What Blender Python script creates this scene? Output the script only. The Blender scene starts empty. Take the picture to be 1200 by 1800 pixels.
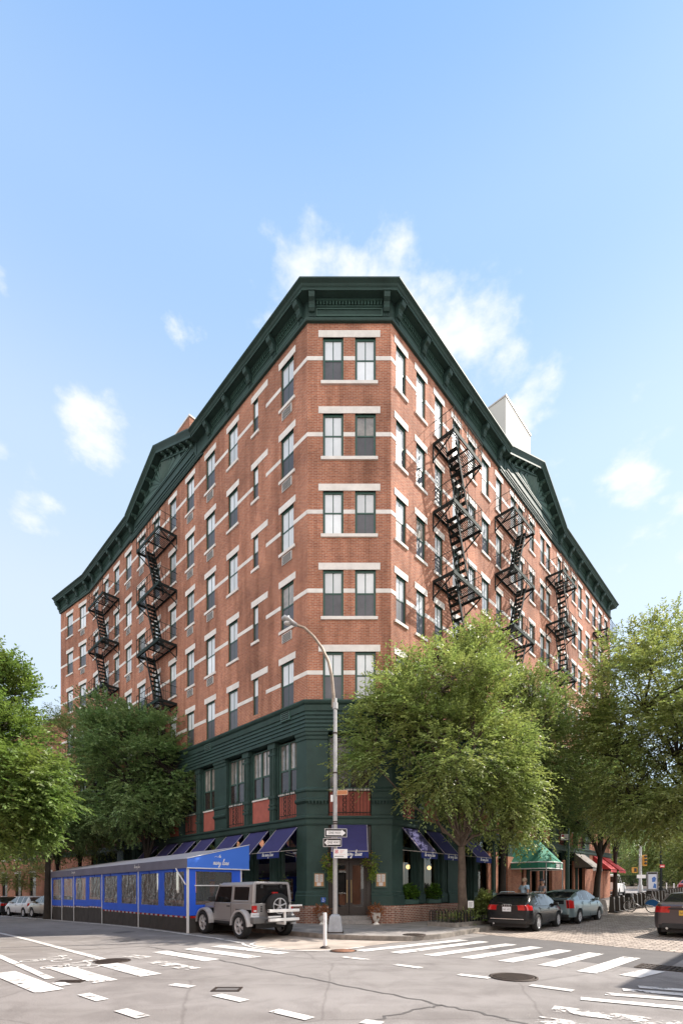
import bpy, bmesh, math, random
import numpy as np
from mathutils import Vector, Matrix
random.seed(7)
SC = bpy.context.scene
COL = SC.collection
PI = math.pi
R = math.radians

# ------------------------------------------------------------------ camera frame used to read the plan of the place
F, CX, HZ, CH = 850.0, 600.0, 1562.0, 1.6
def gp(px, py, z=0.0):
    """ground point (metres) seen at a photo pixel"""
    Y = (CH - z) * F / (py - HZ)
    return ((px - CX) * Y / F, Y)

# ------------------------------------------------------------------ street plan
A0 = (-1.41, 20.0); B0 = (2.05, 20.0)
UL = (-0.7112, 0.7030); NL = (-0.7030, -0.7112)
UR = (0.6948, 0.7192); NR = (0.7192, -0.6948)
class Fr:
    def __init__(s, o, u, n): s.o, s.u, s.n = o, u, n
    def p(s, a, d, z): return (s.o[0] + s.u[0]*a + s.n[0]*d, s.o[1] + s.u[1]*a + s.n[1]*d, z)
    def xy(s, a, d): return s.p(a, d, 0)[:2]
    def s_at(s, px, d=0.0):
        k = (px - CX) / F
        ox = s.o[0] + s.n[0]*d; oy = s.o[1] + s.n[1]*d
        return (k*oy - ox) / (s.u[0] - k*s.u[1])
FL = Fr(A0, UL, NL); FRt = Fr(B0, UR, NR); FC = Fr(A0, (1, 0), (0, -1))
SBEND = FL.s_at(158.7); EB = FL.xy(SBEND, 0)
_w = math.hypot(-4.06, 3.0); UW = (-4.06/_w, 3.0/_w); NW = (-UW[1], UW[0]); NW = (NW[0], NW[1]) if NW[1] < 0 else (-NW[0], -NW[1])
FW = Fr(EB, UW, NW)
SWEND = FW.s_at(106.7); SREND = FRt.s_at(1072)
def _ramp(t, w):
    t = min(t, 70)
    return 0.0 if t <= 0 else (t*t/(2*w) if t < w else t - w/2)
def gz(x, y):
    sr = (x-B0[0])*UR[0] + (y-B0[1])*UR[1]; sl = (x-A0[0])*UL[0] + (y-A0[1])*UL[1]
    return 0.028*_ramp(sr-2, 8) - 0.02*_ramp(sl-2, 6)

# ------------------------------------------------------------------ objects
class MB:
    def __init__(s): s.v = []; s.f = []; s.m = []; s.s = []
    def add(s, vs, fs, m=0, sm=False):
        b = len(s.v); s.v += [tuple(v) for v in vs]
        for f in fs: s.f.append([b+i for i in f]); s.m.append(m); s.s.append(sm)
        return s
    def hexa(s, P, m=0):
        return s.add(P, [(0,3,2,1),(4,5,6,7),(0,1,5,4),(1,2,6,5),(2,3,7,6),(3,0,4,7)], m)
    def box(s, x0, x1, y0, y1, z0, z1, m=0):
        return s.hexa([(x0,y0,z0),(x1,y0,z0),(x1,y1,z0),(x0,y1,z0),(x0,y0,z1),(x1,y0,z1),(x1,y1,z1),(x0,y1,z1)], m)
    def fbox(s, fr, a0, a1, d0, d1, z0, z1, m=0):
        return s.hexa([fr.p(a0,d1,z0),fr.p(a1,d1,z0),fr.p(a1,d0,z0),fr.p(a0,d0,z0),fr.p(a0,d1,z1),fr.p(a1,d1,z1),fr.p(a1,d0,z1),fr.p(a0,d0,z1)], m)
    def quad(s, a, b, c, d, m=0): return s.add([a,b,c,d], [(0,1,2,3)], m)
    def tube(s, pts, r, n=8, m=0, cap=True, sm=True):
        pts = [Vector(p) for p in pts]; k = len(pts)
        rs = r if isinstance(r, (list, tuple)) else [r]*k
        vs = []; fs = []; up = None
        for i, p in enumerate(pts):
            t = (pts[min(i+1,k-1)] - pts[max(i-1,0)]).normalized()
            if up is None:
                up = Vector((0,0,1)) if abs(t.z) < 0.9 else Vector((1,0,0))
            a = t.cross(up).normalized(); b = a.cross(t).normalized(); up = b
            for j in range(n):
                th = 2*PI*(j+.5)/n
                vs.append(p + (a*math.cos(th) + b*math.sin(th))*rs[i])
        for i in range(k-1):
            for j in range(n):
                fs.append((i*n+j, i*n+(j+1)%n, (i+1)*n+(j+1)%n, (i+1)*n+j))
        s.add(vs, fs, m, sm)
        if cap:
            s.add([vs[j] for j in range(n)], [tuple(reversed(range(n)))], m); s.add([vs[(k-1)*n+j] for j in range(n)], [tuple(range(n))], m)
        return s
    def bar(s, p, q, w, h=None, m=0):
        """square bar between two points"""
        h = w if h is None else h
        p = Vector(p); q = Vector(q); t = (q-p).normalized()
        up = Vector((0,0,1)) if abs(t.z) < 0.95 else Vector((0,1,0))
        a = t.cross(up).normalized()*w/2; b = a.cross(t).normalized()*h/2
        return s.hexa([p-a-b,p+a-b,p+a+b,p-a+b,q-a-b,q+a-b,q+a+b,q-a+b], m)
    def lathe(s, prof, n=16, m=0, axis='z', o=(0,0,0), sm=True, cap=True):
        vs = []; fs = []; k = len(prof)
        for (r, h) in prof:
            for j in range(n):
                th = 2*PI*j/n; c, d = r*math.cos(th), r*math.sin(th)
                v = (c,d,h) if axis == 'z' else ((c,h,d) if axis == 'y' else (h,c,d))
                vs.append((v[0]+o[0], v[1]+o[1], v[2]+o[2]))
        for i in range(k-1):
            for j in range(n): fs.append((i*n+j, i*n+(j+1)%n, (i+1)*n+(j+1)%n, (i+1)*n+j))
        s.add(vs, fs, m, sm)
        if cap and prof[0][0] > 1e-4: s.add(vs[:n], [tuple(reversed(range(n)))], m)
        if cap and prof[-1][0] > 1e-4: s.add(vs[-n:], [tuple(range(n))], m)
        return s
    def prism(s, poly, f0, f1, m=0):
        """poly: list of 2-D points; f0,f1 map (a,b)->3-D for both ends"""
        n = len(poly); vs = [f0(*p) for p in poly] + [f1(*p) for p in poly]
        fs = [tuple(reversed(range(n))), tuple(range(n, 2*n))] + [(i, (i+1)%n, n+(i+1)%n, n+i) for i in range(n)]
        return s.add(vs, fs, m)
    def ball(s, c, r, n=12, k=8, m=0, sz=1.0):
        prof = [(max(1e-5, r*math.sin(PI*i/k)), -r*sz*math.cos(PI*i/k)) for i in range(k+1)]
        return s.lathe(prof, n, m, 'z', c)
    def build(s, name, mats, parent=None, off=(0,0,0), uv=False, loc=(0,0,0), bevel=0, **props):
        me = bpy.data.meshes.new(name)
        v = np.array(s.v, dtype=np.float64).reshape(-1, 3) - np.array(off)
        me.from_pydata(v.tolist(), [], s.f)
        mats = mats if isinstance(mats, (list, tuple)) else [mats]
        for m_ in mats: me.materials.append(m_)
        if len(mats) > 1: me.polygons.foreach_set('material_index', s.m)
        me.polygons.foreach_set('use_smooth', s.s)
        me.update()
        if uv:
            lay = me.uv_layers.new(name='UVMap')
            uvs = np.zeros((len(me.loops), 2))
            for p in me.polygons:
                n = p.normal
                if abs(n.z) > 0.8: t1 = Vector((1,0,0)); t2 = Vector((0,1,0))
                else:
                    t1 = Vector((-n.y, n.x, 0)).normalized(); t2 = Vector((0,0,1))
                    if t1.x + 0.31*t1.y < 0: t1 = -t1
                for li in p.loop_indices:
                    q = s.v[me.loops[li].vertex_index]
                    uvs[li] = (q[0]*t1.x+q[1]*t1.y, q[2] if t2.z else q[1])
            lay.data.foreach_set('uv', uvs.ravel())
        o = bpy.data.objects.new(name, me); COL.objects.link(o)
        if parent is not None: o.parent = parent
        o.location = loc
        if bevel:
            b = o.modifiers.new('b', 'BEVEL'); b.width = bevel; b.segments = 2; b.limit_method = 'ANGLE'; b.angle_limit = R(40)
            me.polygons.foreach_set('use_smooth', [True]*len(me.polygons))
            w = o.modifiers.new('w', 'WEIGHTED_NORMAL')
        for k_, val in props.items(): o[k_] = val
        return o
def tag(o, label, cat, group=None):
    o['label'] = label; o['category'] = cat
    if group: o['group'] = group
    return o
def thing(name, label, cat, loc=(0,0,0), rz=0.0, group=None):
    o = bpy.data.objects.new(name, None); COL.objects.link(o); o.location = loc; o.rotation_euler = (0,0,rz)
    o.empty_display_size = .1
    return tag(o, label, cat, group)
def dup(root, loc, rz=None, label=None, group=None):
    r = root.copy(); COL.objects.link(r); r.location = loc
    if rz is not None: r.rotation_euler = (r.rotation_euler[0], r.rotation_euler[1], rz)
    if label: r['label'] = label
    if group: r['group'] = group
    for ch in list(root.children):
        c = ch.copy(); COL.objects.link(c); c.parent = r
        for g in list(ch.children):
            d = g.copy(); COL.objects.link(d); d.parent = c
    return r
def struct(mb, name, mats, **k):
    o = mb.build(name, mats, **k); o['kind'] = 'structure'; return o

# ------------------------------------------------------------------ materials
def _nodes(name):
    m = bpy.data.materials.new(name); m.use_nodes = True
    nt = m.node_tree; b = nt.nodes['Principled BSDF']
    return m, nt, b
def mat(name, col, rough=.6, metal=0., spec=.5, var=0., vscale=3., bump=0., bscale=40., coord='Object', emit=None, es=0., coat=0., vary_obj=0., dirt=None):
    m, nt, b = _nodes(name); L = nt.links
    b.inputs['Base Color'].default_value = (*col, 1); b.inputs['Roughness'].default_value = rough
    b.inputs['Metallic'].default_value = metal; b.inputs['Specular IOR Level'].default_value = spec
    b.inputs['Coat Weight'].default_value = coat
    tc = nt.nodes.new('ShaderNodeTexCoord')
    src = None
    if var:
        n = nt.nodes.new('ShaderNodeTexNoise'); n.inputs['Scale'].default_value = vscale; n.inputs['Detail'].default_value = 6; n.inputs['Roughness'].default_value = .65
        L.new(tc.outputs[coord], n.inputs['Vector'])
        mx = nt.nodes.new('ShaderNodeMix'); mx.data_type = 'RGBA'
        d = dirt if dirt else tuple(c*(1-var) for c in col); h = tuple(min(1, c*(1+var*.7)) for c in col)
        mx.inputs[6].default_value = (*d, 1); mx.inputs[7].default_value = (*h, 1)
        mr = nt.nodes.new('ShaderNodeMapRange'); mr.inputs[1].default_value = .3; mr.inputs[2].default_value = .7
        L.new(n.outputs['Fac'], mr.inputs[0]); L.new(mr.outputs[0], mx.inputs[0]); src = mx.outputs[2]
    if vary_obj:
        oi = nt.nodes.new('ShaderNodeObjectInfo'); hs = nt.nodes.new('ShaderNodeHueSaturation')
        mr2 = nt.nodes.new('ShaderNodeMapRange'); mr2.inputs[3].default_value = 1-vary_obj; mr2.inputs[4].default_value = 1+vary_obj*.5
        L.new(oi.outputs['Random'], mr2.inputs[0]); L.new(mr2.outputs[0], hs.inputs['Value'])
        if src: L.new(src, hs.inputs['Color'])
        else: hs.inputs['Color'].default_value = (*col, 1)
        src = hs.outputs[0]
    if src: L.new(src, b.inputs['Base Color'])
    if bump:
        n2 = nt.nodes.new('ShaderNodeTexNoise'); n2.inputs['Scale'].default_value = bscale; n2.inputs['Detail'].default_value = 4
        L.new(tc.outputs[coord], n2.inputs['Vector'])
        bp = nt.nodes.new('ShaderNodeBump'); bp.inputs['Strength'].default_value = bump; bp.inputs['Distance'].default_value = .02
        L.new(n2.outputs['Fac'], bp.inputs['Height']); L.new(bp.outputs[0], b.inputs['Normal'])
    if emit:
        b.inputs['Emission Color'].default_value = (*emit, 1); b.inputs['Emission Strength'].default_value = es
    return m
def brick_mat(name, c1, c2, mortar, wear=.35, bw=.215, rh=.0677, ms=.010, patch=None):
    m, nt, b = _nodes(name); L = nt.links
    uv = nt.nodes.new('ShaderNodeUVMap'); tc = nt.nodes.new('ShaderNodeTexCoord')
    br = nt.nodes.new('ShaderNodeTexBrick'); br.inputs['Scale'].default_value = 1
    br.inputs['Brick Width'].default_value = bw; br.inputs['Row Height'].default_value = rh
    br.inputs['Mortar Size'].default_value = ms; br.inputs['Mortar Smooth'].default_value = .1; br.inputs['Bias'].default_value = 0
    br.inputs['Color1'].default_value = (*c1, 1); br.inputs['Color2'].default_value = (*c2, 1); br.inputs['Mortar'].default_value = (*mortar, 1)
    L.new(uv.outputs[0], br.inputs['Vector'])
    n = nt.nodes.new('ShaderNodeTexNoise'); n.inputs['Scale'].default_value = .35; n.inputs['Detail'].default_value = 9; n.inputs['Roughness'].default_value = .62
    L.new(tc.outputs['Object'], n.inputs['Vector'])
    hs = nt.nodes.new('ShaderNodeHueSaturation')
    mr = nt.nodes.new('ShaderNodeMapRange'); mr.inputs[1].default_value = .32; mr.inputs[2].default_value = .68; mr.inputs[3].default_value = 1-wear; mr.inputs[4].default_value = 1+wear*.6
    L.new(n.outputs['Fac'], mr.inputs[0]); L.new(mr.outputs[0], hs.inputs['Value']); L.new(br.outputs['Color'], hs.inputs['Color'])
    # per-brick speckle
    n3 = nt.nodes.new('ShaderNodeTexNoise'); n3.inputs['Scale'].default_value = 7.; n3.inputs['Detail'].default_value = 2
    mp = nt.nodes.new('ShaderNodeMapping'); mp.inputs['Scale'].default_value = (1, 3, 1); L.new(uv.outputs[0], mp.inputs[0]); L.new(mp.outputs[0], n3.inputs['Vector'])
    mx = nt.nodes.new('ShaderNodeMix'); mx.data_type = 'RGBA'; mx.blend_type = 'MULTIPLY'; mx.inputs[0].default_value = .55
    cr = nt.nodes.new('ShaderNodeValToRGB'); cr.color_ramp.elements[0].position = .35; cr.color_ramp.elements[0].color = (.62,.55,.52,1); cr.color_ramp.elements[1].position = .62; cr.color_ramp.elements[1].color = (1.0,1,1,1)
    L.new(n3.outputs['Fac'], cr.inputs[0]); L.new(hs.outputs[0], mx.inputs[6]); L.new(cr.outputs[0], mx.inputs[7])
    # streaks of weathering running down
    n4 = nt.nodes.new('ShaderNodeTexNoise'); n4.inputs['Scale'].default_value = 1.6; n4.inputs['Detail'].default_value = 5
    mp4 = nt.nodes.new('ShaderNodeMapping'); mp4.inputs['Scale'].default_value = (1.4, .12, 1); L.new(uv.outputs[0], mp4.inputs[0]); L.new(mp4.outputs[0], n4.inputs['Vector'])
    cr4 = nt.nodes.new('ShaderNodeValToRGB'); cr4.color_ramp.elements[0].position = .36; cr4.color_ramp.elements[0].color = (.66,.62,.6,1); cr4.color_ramp.elements[1].position = .55; cr4.color_ramp.elements[1].color = (1,1,1,1)
    mx4 = nt.nodes.new('ShaderNodeMix'); mx4.data_type = 'RGBA'; mx4.blend_type = 'MULTIPLY'; mx4.inputs[0].default_value = .8
    L.new(n4.outputs['Fac'], cr4.inputs[0]); L.new(mx.outputs[2], mx4.inputs[6]); L.new(cr4.outputs[0], mx4.inputs[7])
    L.new(mx4.outputs[2], b.inputs['Base Color']); b.inputs['Roughness'].default_value = .88; b.inputs['Specular IOR Level'].default_value = .25
    bp = nt.nodes.new('ShaderNodeBump'); bp.inputs['Strength'].default_value = .35; bp.inputs['Distance'].default_value = .01; bp.invert = True
    L.new(br.outputs['Fac'], bp.inputs['Height']); L.new(bp.outputs[0], b.inputs['Normal'])
    return m
def glass_mat(name, tint=(.9,.93,.93), refl=.06, bump=0., bscale=6., rough=.02, extra=0.0, stretch=(1,1,1), fres=True):
    """thin pane: see-through plus a mirror coat"""
    m, nt, b = _nodes(name); L = nt.links; nt.nodes.remove(b)
    out = nt.nodes['Material Output']
    tr = nt.nodes.new('ShaderNodeBsdfTransparent'); tr.inputs[0].default_value = (*tint, 1)
    gl = nt.nodes.new('ShaderNodeBsdfGlossy'); gl.inputs['Roughness'].default_value = rough
    fr = nt.nodes.new('ShaderNodeFresnel'); fr.inputs[0].default_value = 1.5
    ad = nt.nodes.new('ShaderNodeMath'); ad.operation = 'ADD'; ad.use_clamp = True; ad.inputs[1].default_value = refl; L.new(fr.outputs[0], ad.inputs[0]) if fres else None; ad.inputs[0].default_value = 0
    mx = nt.nodes.new('ShaderNodeMixShader'); L.new(ad.outputs[0], mx.inputs[0]); L.new(tr.outputs[0], mx.inputs[1]); L.new(gl.outputs[0], mx.inputs[2])
    last = mx
    if extra:
        df = nt.nodes.new('ShaderNodeBsdfDiffuse'); df.inputs[0].default_value = (.75,.75,.75,1)
        m2 = nt.nodes.new('ShaderNodeMixShader'); m2.inputs[0].default_value = extra
        if bump > .4:
            tw = nt.nodes.new('ShaderNodeTexCoord'); mw = nt.nodes.new('ShaderNodeMapping'); mw.inputs['Scale'].default_value = (1,1,.7); nw = nt.nodes.new('ShaderNodeTexNoise'); nw.inputs['Scale'].default_value = 1.5; nw.inputs['Detail'].default_value = 3; nw.inputs['Distortion'].default_value = 3.0
            L.new(tw.outputs['Object'], mw.inputs[0]); L.new(mw.outputs[0], nw.inputs['Vector'])
            cw = nt.nodes.new('ShaderNodeValToRGB'); e = cw.color_ramp.elements; e[0].position = .47; e[0].color = (extra,)*3+(1,); e[1].position = .53; e[1].color = (extra,)*3+(1,); x_ = e.new(.5); x_.color = (extra+.34,)*3+(1,)
            L.new(nw.outputs['Fac'], cw.inputs[0]); L.new(cw.outputs[0], m2.inputs[0])
        L.new(mx.outputs[0], m2.inputs[1]); L.new(df.outputs[0], m2.inputs[2]); last = m2
    if bump:
        tc = nt.nodes.new('ShaderNodeTexCoord'); mp = nt.nodes.new('ShaderNodeMapping'); mp.inputs['Scale'].default_value = stretch
        n = nt.nodes.new('ShaderNodeTexNoise'); n.inputs['Scale'].default_value = bscale; n.inputs['Detail'].default_value = 3; n.inputs['Distortion'].default_value = 1.5
        L.new(tc.outputs['Object'], mp.inputs[0]); L.new(mp.outputs[0], n.inputs['Vector'])
        bp = nt.nodes.new('ShaderNodeBump'); bp.inputs['Strength'].default_value = bump; bp.inputs['Distance'].default_value = .05
        L.new(n.outputs['Fac'], bp.inputs['Height']); L.new(bp.outputs[0], gl.inputs['Normal'])
    L.new(last.outputs[0], out.inputs[0]); return m
M = {}
M['brick'] = brick_mat('red_brick', (.53,.202,.115), (.385,.132,.082), (.48,.345,.26))
M['brick_dark'] = brick_mat('brick_base', (.36,.14,.085), (.24,.085,.06), (.50,.43,.37), wear=.25, bw=.22, rh=.075, ms=.014)
M['brick_far'] = brick_mat('orange_brick', (.50,.20,.115), (.40,.15,.085), (.42,.29,.21))
M['stone'] = mat('limestone', (.74,.70,.66), .8, var=.14, vscale=2.5, bump=.15)
M['green'] = mat('green_paint', (.029,.060,.052), .6, spec=.3, var=.25, vscale=1.2, bump=.08, bscale=12)
M['green_hi'] = mat('green_trim_paint', (.044,.095,.078), .55, var=.2, vscale=2)
M['green_win'] = mat('green_window_paint', (.030,.080,.060), .4, var=.2, vscale=4)
M['pane'] = mat('curtained_glass', (.74,.77,.80), .06, spec=.7, var=.10, vscale=1.1, vary_obj=.28)
M['pane_bay'] = mat('curtained_bay_glass', (.34,.31,.28), .05, spec=.9, var=.45, vscale=2.2, vary_obj=.35)
M['screen'] = mat('insect_screen', (.09,.088,.10), .35, spec=.5, var=.2, vscale=2, vary_obj=.4)
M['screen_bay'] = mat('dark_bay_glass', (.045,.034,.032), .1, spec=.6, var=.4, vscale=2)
M['iron'] = mat('black_iron', (.014,.019,.019), .75, spec=.2, var=.3, vscale=8)
M['iron_rail'] = mat('painted_iron', (.016,.03,.027), .75, spec=.2)
M['red_panel'] = mat('red_stucco', (.42,.12,.09), .8, var=.18, vscale=3)
M['vent'] = mat('pale_vent_metal', (.5,.47,.44), .5, var=.15, vscale=6)
M['dark'] = mat('dark_void', (.006,.006,.006), .9)
M['roof'] = mat('roof_felt', (.12,.12,.12), .9)
M['grey_wall'] = mat('grey_stucco', (.55,.54,.50), .85, var=.08, vscale=.7)
M['navy'] = mat('navy_canvas', (.036,.034,.135), .85, var=.2, vscale=1.5, bump=.1, bscale=5)
M['navy_face'] = mat('navy_valance', (.014,.028,.16), .85)
M['white_paint'] = mat('white_lettering', (.8,.8,.8), .6)
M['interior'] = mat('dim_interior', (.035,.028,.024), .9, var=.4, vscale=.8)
M['column_in'] = mat('pale_column', (.30,.28,.26), .8)
M['glass'] = glass_mat('shop_glass', (.62,.64,.63), .05)
M['globe'] = mat('lit_globe', (.9,.7,.4), .4, emit=(1.,.58,.22), es=.9)
M['door'] = mat('dark_bronze_door', (.03,.022,.018), .35, var=.2)
M['brass'] = mat('brass', (.55,.42,.22), .3, metal=1.)
M['paper'] = mat('menu_paper', (.72,.68,.66), .8)
M['copper'] = mat('menu_card', (.5,.27,.13), .7)
M['granite'] = mat('granite_step', (.30,.28,.27), .8, var=.25, vscale=12)
M['blue_sign'] = mat('blue_sign', (.02,.10,.42), .4)

# ------------------------------------------------------------------ hand-drawn script lettering
_G = {
 'm': (1.05, [[(0,.7),(.15,1),(.2,.6),(.15,0)],[(.17,.5),(.4,1),(.5,.8),(.45,0)],[(.47,.5),(.7,1),(.8,.8),(.75,.15),(.9,.05),(1.1,.35)]]),
 'a': (.86, [[(.62,.85),(.35,1),(.1,.6),(.1,.15),(.3,0),(.55,.5),(.65,.95),(.6,.3),(.7,.03),(.92,.35)]]),
 'r': (.68, [[(0,.3),(.15,.95),(.2,1.1),(.3,.85),(.5,.92),(.45,.4),(.5,.05),(.72,.35)]]),
 'y': (.8, [[(.05,.95),(.1,.4),(.25,.1),(.45,.4),(.62,.95),(.5,0),(.3,-.9),(.02,-.95),(.08,-.5),(.5,-.05),(.85,.35)]]),
 'l': (.5, [[(0,.2),(.35,1.3),(.4,2.1),(.25,2.2),(.15,1.2),(.15,.2),(.3,0),(.55,.35)]]),
 'n': (.8, [[(0,.7),(.15,1),(.2,.6),(.15,0)],[(.17,.5),(.4,1),(.5,.8),(.47,.15),(.6,.03),(.85,.35)]]),
 'e': (.65, [[(0,.35),(.3,.5),(.5,.8),(.35,1),(.12,.7),(.15,.2),(.35,0),(.68,.35)]]),
 't': (.5, [[(.28,1.8),(.2,.3),(.3,0),(.55,.35)],[(0,1.2),(.55,1.28)]]),
 'h': (.75, [[(0,.3),(.3,1.4),(.35,2.1),(.22,2.2),(.12,1.2),(.1,0)],[(.12,.5),(.35,1),(.48,.8),(.45,.15),(.6,.03),(.8,.35)]]),
 ' ': (.55, []),
}
def _cat(pts, n=5):
    out = []; P = [pts[0]] + list(pts) + [pts[-1]]
    for i in range(1, len(P)-2):
        for k in range(n):
            t = k/n; a, b, c, d = P[i-1], P[i], P[i+1], P[i+2]
            out.append(tuple(.5*((2*b[j]) + (-a[j]+c[j])*t + (2*a[j]-5*b[j]+4*c[j]-d[j])*t*t + (-a[j]+3*b[j]-3*c[j]+d[j])*t**3) for j in (0,1)))
    out.append(pts[-1]); return out
def script(mb, text, f, h, w=.16, x0=0., z0=0., m=0):
    """strokes of a handwriting line: f(x, z)->3-D; h = x-height"""
    x = 0
    for ch in text:
        adv, st = _G[ch]
        for s_ in st:
            q = _cat([(px + x + .28*pz, pz) for px, pz in s_])
            L_, R_ = [], []
            for i, p in enumerate(q):
                a = q[max(i-1,0)]; b = q[min(i+1,len(q)-1)]; dx, dz = b[0]-a[0], b[1]-a[1]; l = math.hypot(dx,dz) or 1
                ww = w*(.75 + .5*abs(dz)/l)/2
                L_.append(f(x0+(p[0]-dz/l*ww)*h, z0+(p[1]+dx/l*ww)*h)); R_.append(f(x0+(p[0]+dz/l*ww)*h, z0+(p[1]-dx/l*ww)*h))
            n = len(q); mb.add(L_+R_, [(i, i+1, n+i+1, n+i) for i in range(n-1)], m)
        x += adv
    return x*h
def script_w(text, h): return sum(_G[c][0] for c in text)*h
def text_obj(name, body, size, mat_, parent, loc, rot, align='CENTER', ext=.0015, sx=1.0):
    c = bpy.data.curves.new(name, 'FONT'); c.body = body; c.size = size; c.align_x = align; c.align_y = 'CENTER'; c.extrude = ext
    c.materials.append(mat_); o = bpy.data.objects.new(name, c); COL.objects.link(o)
    bpy.context.view_layer.update()
    me = bpy.data.meshes.new_from_object(o.evaluated_get(bpy.context.evaluated_depsgraph_get())); bpy.data.objects.remove(o)
    me.transform(Matrix.Diagonal((sx, 1, 1, 1)))
    if not me.materials: me.materials.append(mat_)
    o = bpy.data.objects.new(name, me); COL.objects.link(o); o.parent = parent; o.location = loc; o.rotation_euler = rot
    return o
# ================================================================== the corner apartment building
BO = (0.32, 20.3, 0.15)
bld = thing('apartment_building', 'red brick corner apartment building with dark green cornice and shopfront', 'building', BO)
def bpart(mb, name, mats, parent=None, **k):
    return mb.build(name, mats, parent=parent or bld, off=BO, **k)
def sweep(mb, prof, pts, nrm, m=0, cap=True):
    """prof [(d,z)] carried along the plan polyline pts, nrm = outward normal of each leg; corners are mitred"""
    n = len(pts); rings = []
    for i in range(n):
        if i == 0: v = nrm[0]
        elif i == n-1: v = nrm[-1]
        else:
            a, b = nrm[i-1], nrm[i]; k = 1 + a[0]*b[0] + a[1]*b[1]; v = ((a[0]+b[0])/k, (a[1]+b[1])/k)
        rings.append([(pts[i][0]+v[0]*d, pts[i][1]+v[1]*d, z) for d, z in prof])
    q = len(prof); vs = [p for r_ in rings for p in r_]
    fs = [(i*q+j, i*q+j+1, (i+1)*q+j+1, (i+1)*q+j) for i in range(n-1) for j in range(q-1)]
    if cap: fs += [tuple(range(q)), tuple(reversed(range((n-1)*q, n*q)))]
    mb.add(vs, fs, m); return mb
def leg(segs):
    """[(frame, s0, s1), ...] in order from the wing end round to the right end -> points and normals"""
    pts = []; nr = []
    for fr, a, b in segs:
        if not pts: pts.append(fr.xy(a, 0))
        pts.append(fr.xy(b, 0)); nr.append(fr.n)
    return pts, nr
CW = B0[0]-A0[0]
def full(d=0): return [(FW, SWEND, 0), (FL, SBEND, 0), (FC, 0, CW), (FRt, 0, SREND)]

# ---- storeys
LT = [24.68, 21.53, 18.33, 15.06, 11.67]              # top of lintels
SI = [22.58, 19.45, 16.25, 12.84, 9.42]               # top of sills
WT = [z-.28 for z in LT]
LWIN = [(493.5,516,0),(444.5,453.5,1),(401,417.5,0),(362,377.5,0),(328,341,0),(298,309.5,0),(269.5,281,0),(243,255,0),(221,231,0),(201,209.5,0),(183,190.5,0),(165,172.5,0)]
WWIN = [(139.8,151),(118,128)]
RWIN = [(696,713.3),(731.6,747.3),(764,778),(795,808.5),(822,835),(847,859),(871.5,881.5),(897,907),(910,919.5),(930,938.5),(949.2,956.5),(959.5,966.5),(979.5,985.5),(991.5,997.5),(1004.5,1011),(1015.5,1022),(1029,1035),(1040.5,1046.5),(1051,1057),(1061.5,1066.5)]
wins = []       # (frame, s0, s1, row, kind)
for px in LWIN:
    a, b = sorted((FL.s_at(px[1]), FL.s_at(px[0])))
    for r_ in range(5): wins.append((FL, a, b, r_, 'narrow' if px[2] else 'l'))
for px in WWIN:
    a, b = sorted((FW.s_at(px[1]), FW.s_at(px[0])))
    for r_ in range(5): wins.append((FW, a, b, r_, 'w'))
for i, px in enumerate(RWIN):
    a, b = FRt.s_at(px[0]), FRt.s_at(px[1])
    for r_ in range(5): wins.append((FRt, a, b, r_, 'r%d' % i))
CWIN = [(0.64, 1.49), (1.97, 2.83)]
for a, b in CWIN:
    for r_ in range(5): wins.append((FC, a, b, r_, 'c'))

def wall(mb, fr, s0, s1, z0, z1, holes, dep=.17):
    ss = sorted({s0, s1, *[h[0] for h in holes], *[h[1] for h in holes]}); zs = sorted({z0, z1, *[h[2] for h in holes], *[h[3] for h in holes]})
    for i in range(len(ss)-1):
        for j in range(len(zs)-1):
            a, b, c, d = ss[i], ss[i+1], zs[j], zs[j+1]
            if any(h[0]-1e-6 <= a and b <= h[1]+1e-6 and h[2]-1e-6 <= c and d <= h[3]+1e-6 for h in holes): continue
            mb.quad(fr.p(a,0,c), fr.p(b,0,c), fr.p(b,0,d), fr.p(a,0,d))
    for a, b, c, d in holes:
        for (p, q) in (((a,c),(b,c)),((b,c),(b,d)),((b,d),(a,d)),((a,d),(a,c))):
            mb.quad(fr.p(p[0],0,p[1]), fr.p(q[0],0,q[1]), fr.p(q[0],-dep,q[1]), fr.p(p[0],-dep,p[1]))
def wz(r_, kind):
    z0, z1 = SI[r_], WT[r_]
    if kind == 'narrow': z0 += .28
    return z0, z1
bk = MB()
for fr, s0, s1 in ((FW,0,SWEND),(FL,0,SBEND),(FC,0,CW),(FRt,0,SREND)):
    wall(bk, fr, s0, s1, 9.2, 25.05, [(a,b,*wz(r_,k)) for f_,a,b,r_,k in wins if f_ is fr])
# end walls and back, lower walls behind the shop front
EW = FW.xy(SWEND, 0); ER = FRt.xy(SREND, 0)
bw_ = [EW, (EW[0]+9, EW[1]+12), (0.3, 58), (ER[0]-9.5, ER[1]+9), ER]
for i in range(4):
    p, q = bw_[i], bw_[i+1]; bk.quad((*p,-2),(*q,-2),(*q,25.9),(*p,25.9))
rf = MB(); rf.add([(*p, 25.9) for p in [FW.xy(SWEND,0), EB, A0, B0, ER]+bw_[3:0:-1]], [tuple(range(8))]); bpart(rf, 'roof', M['roof'])

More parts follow.
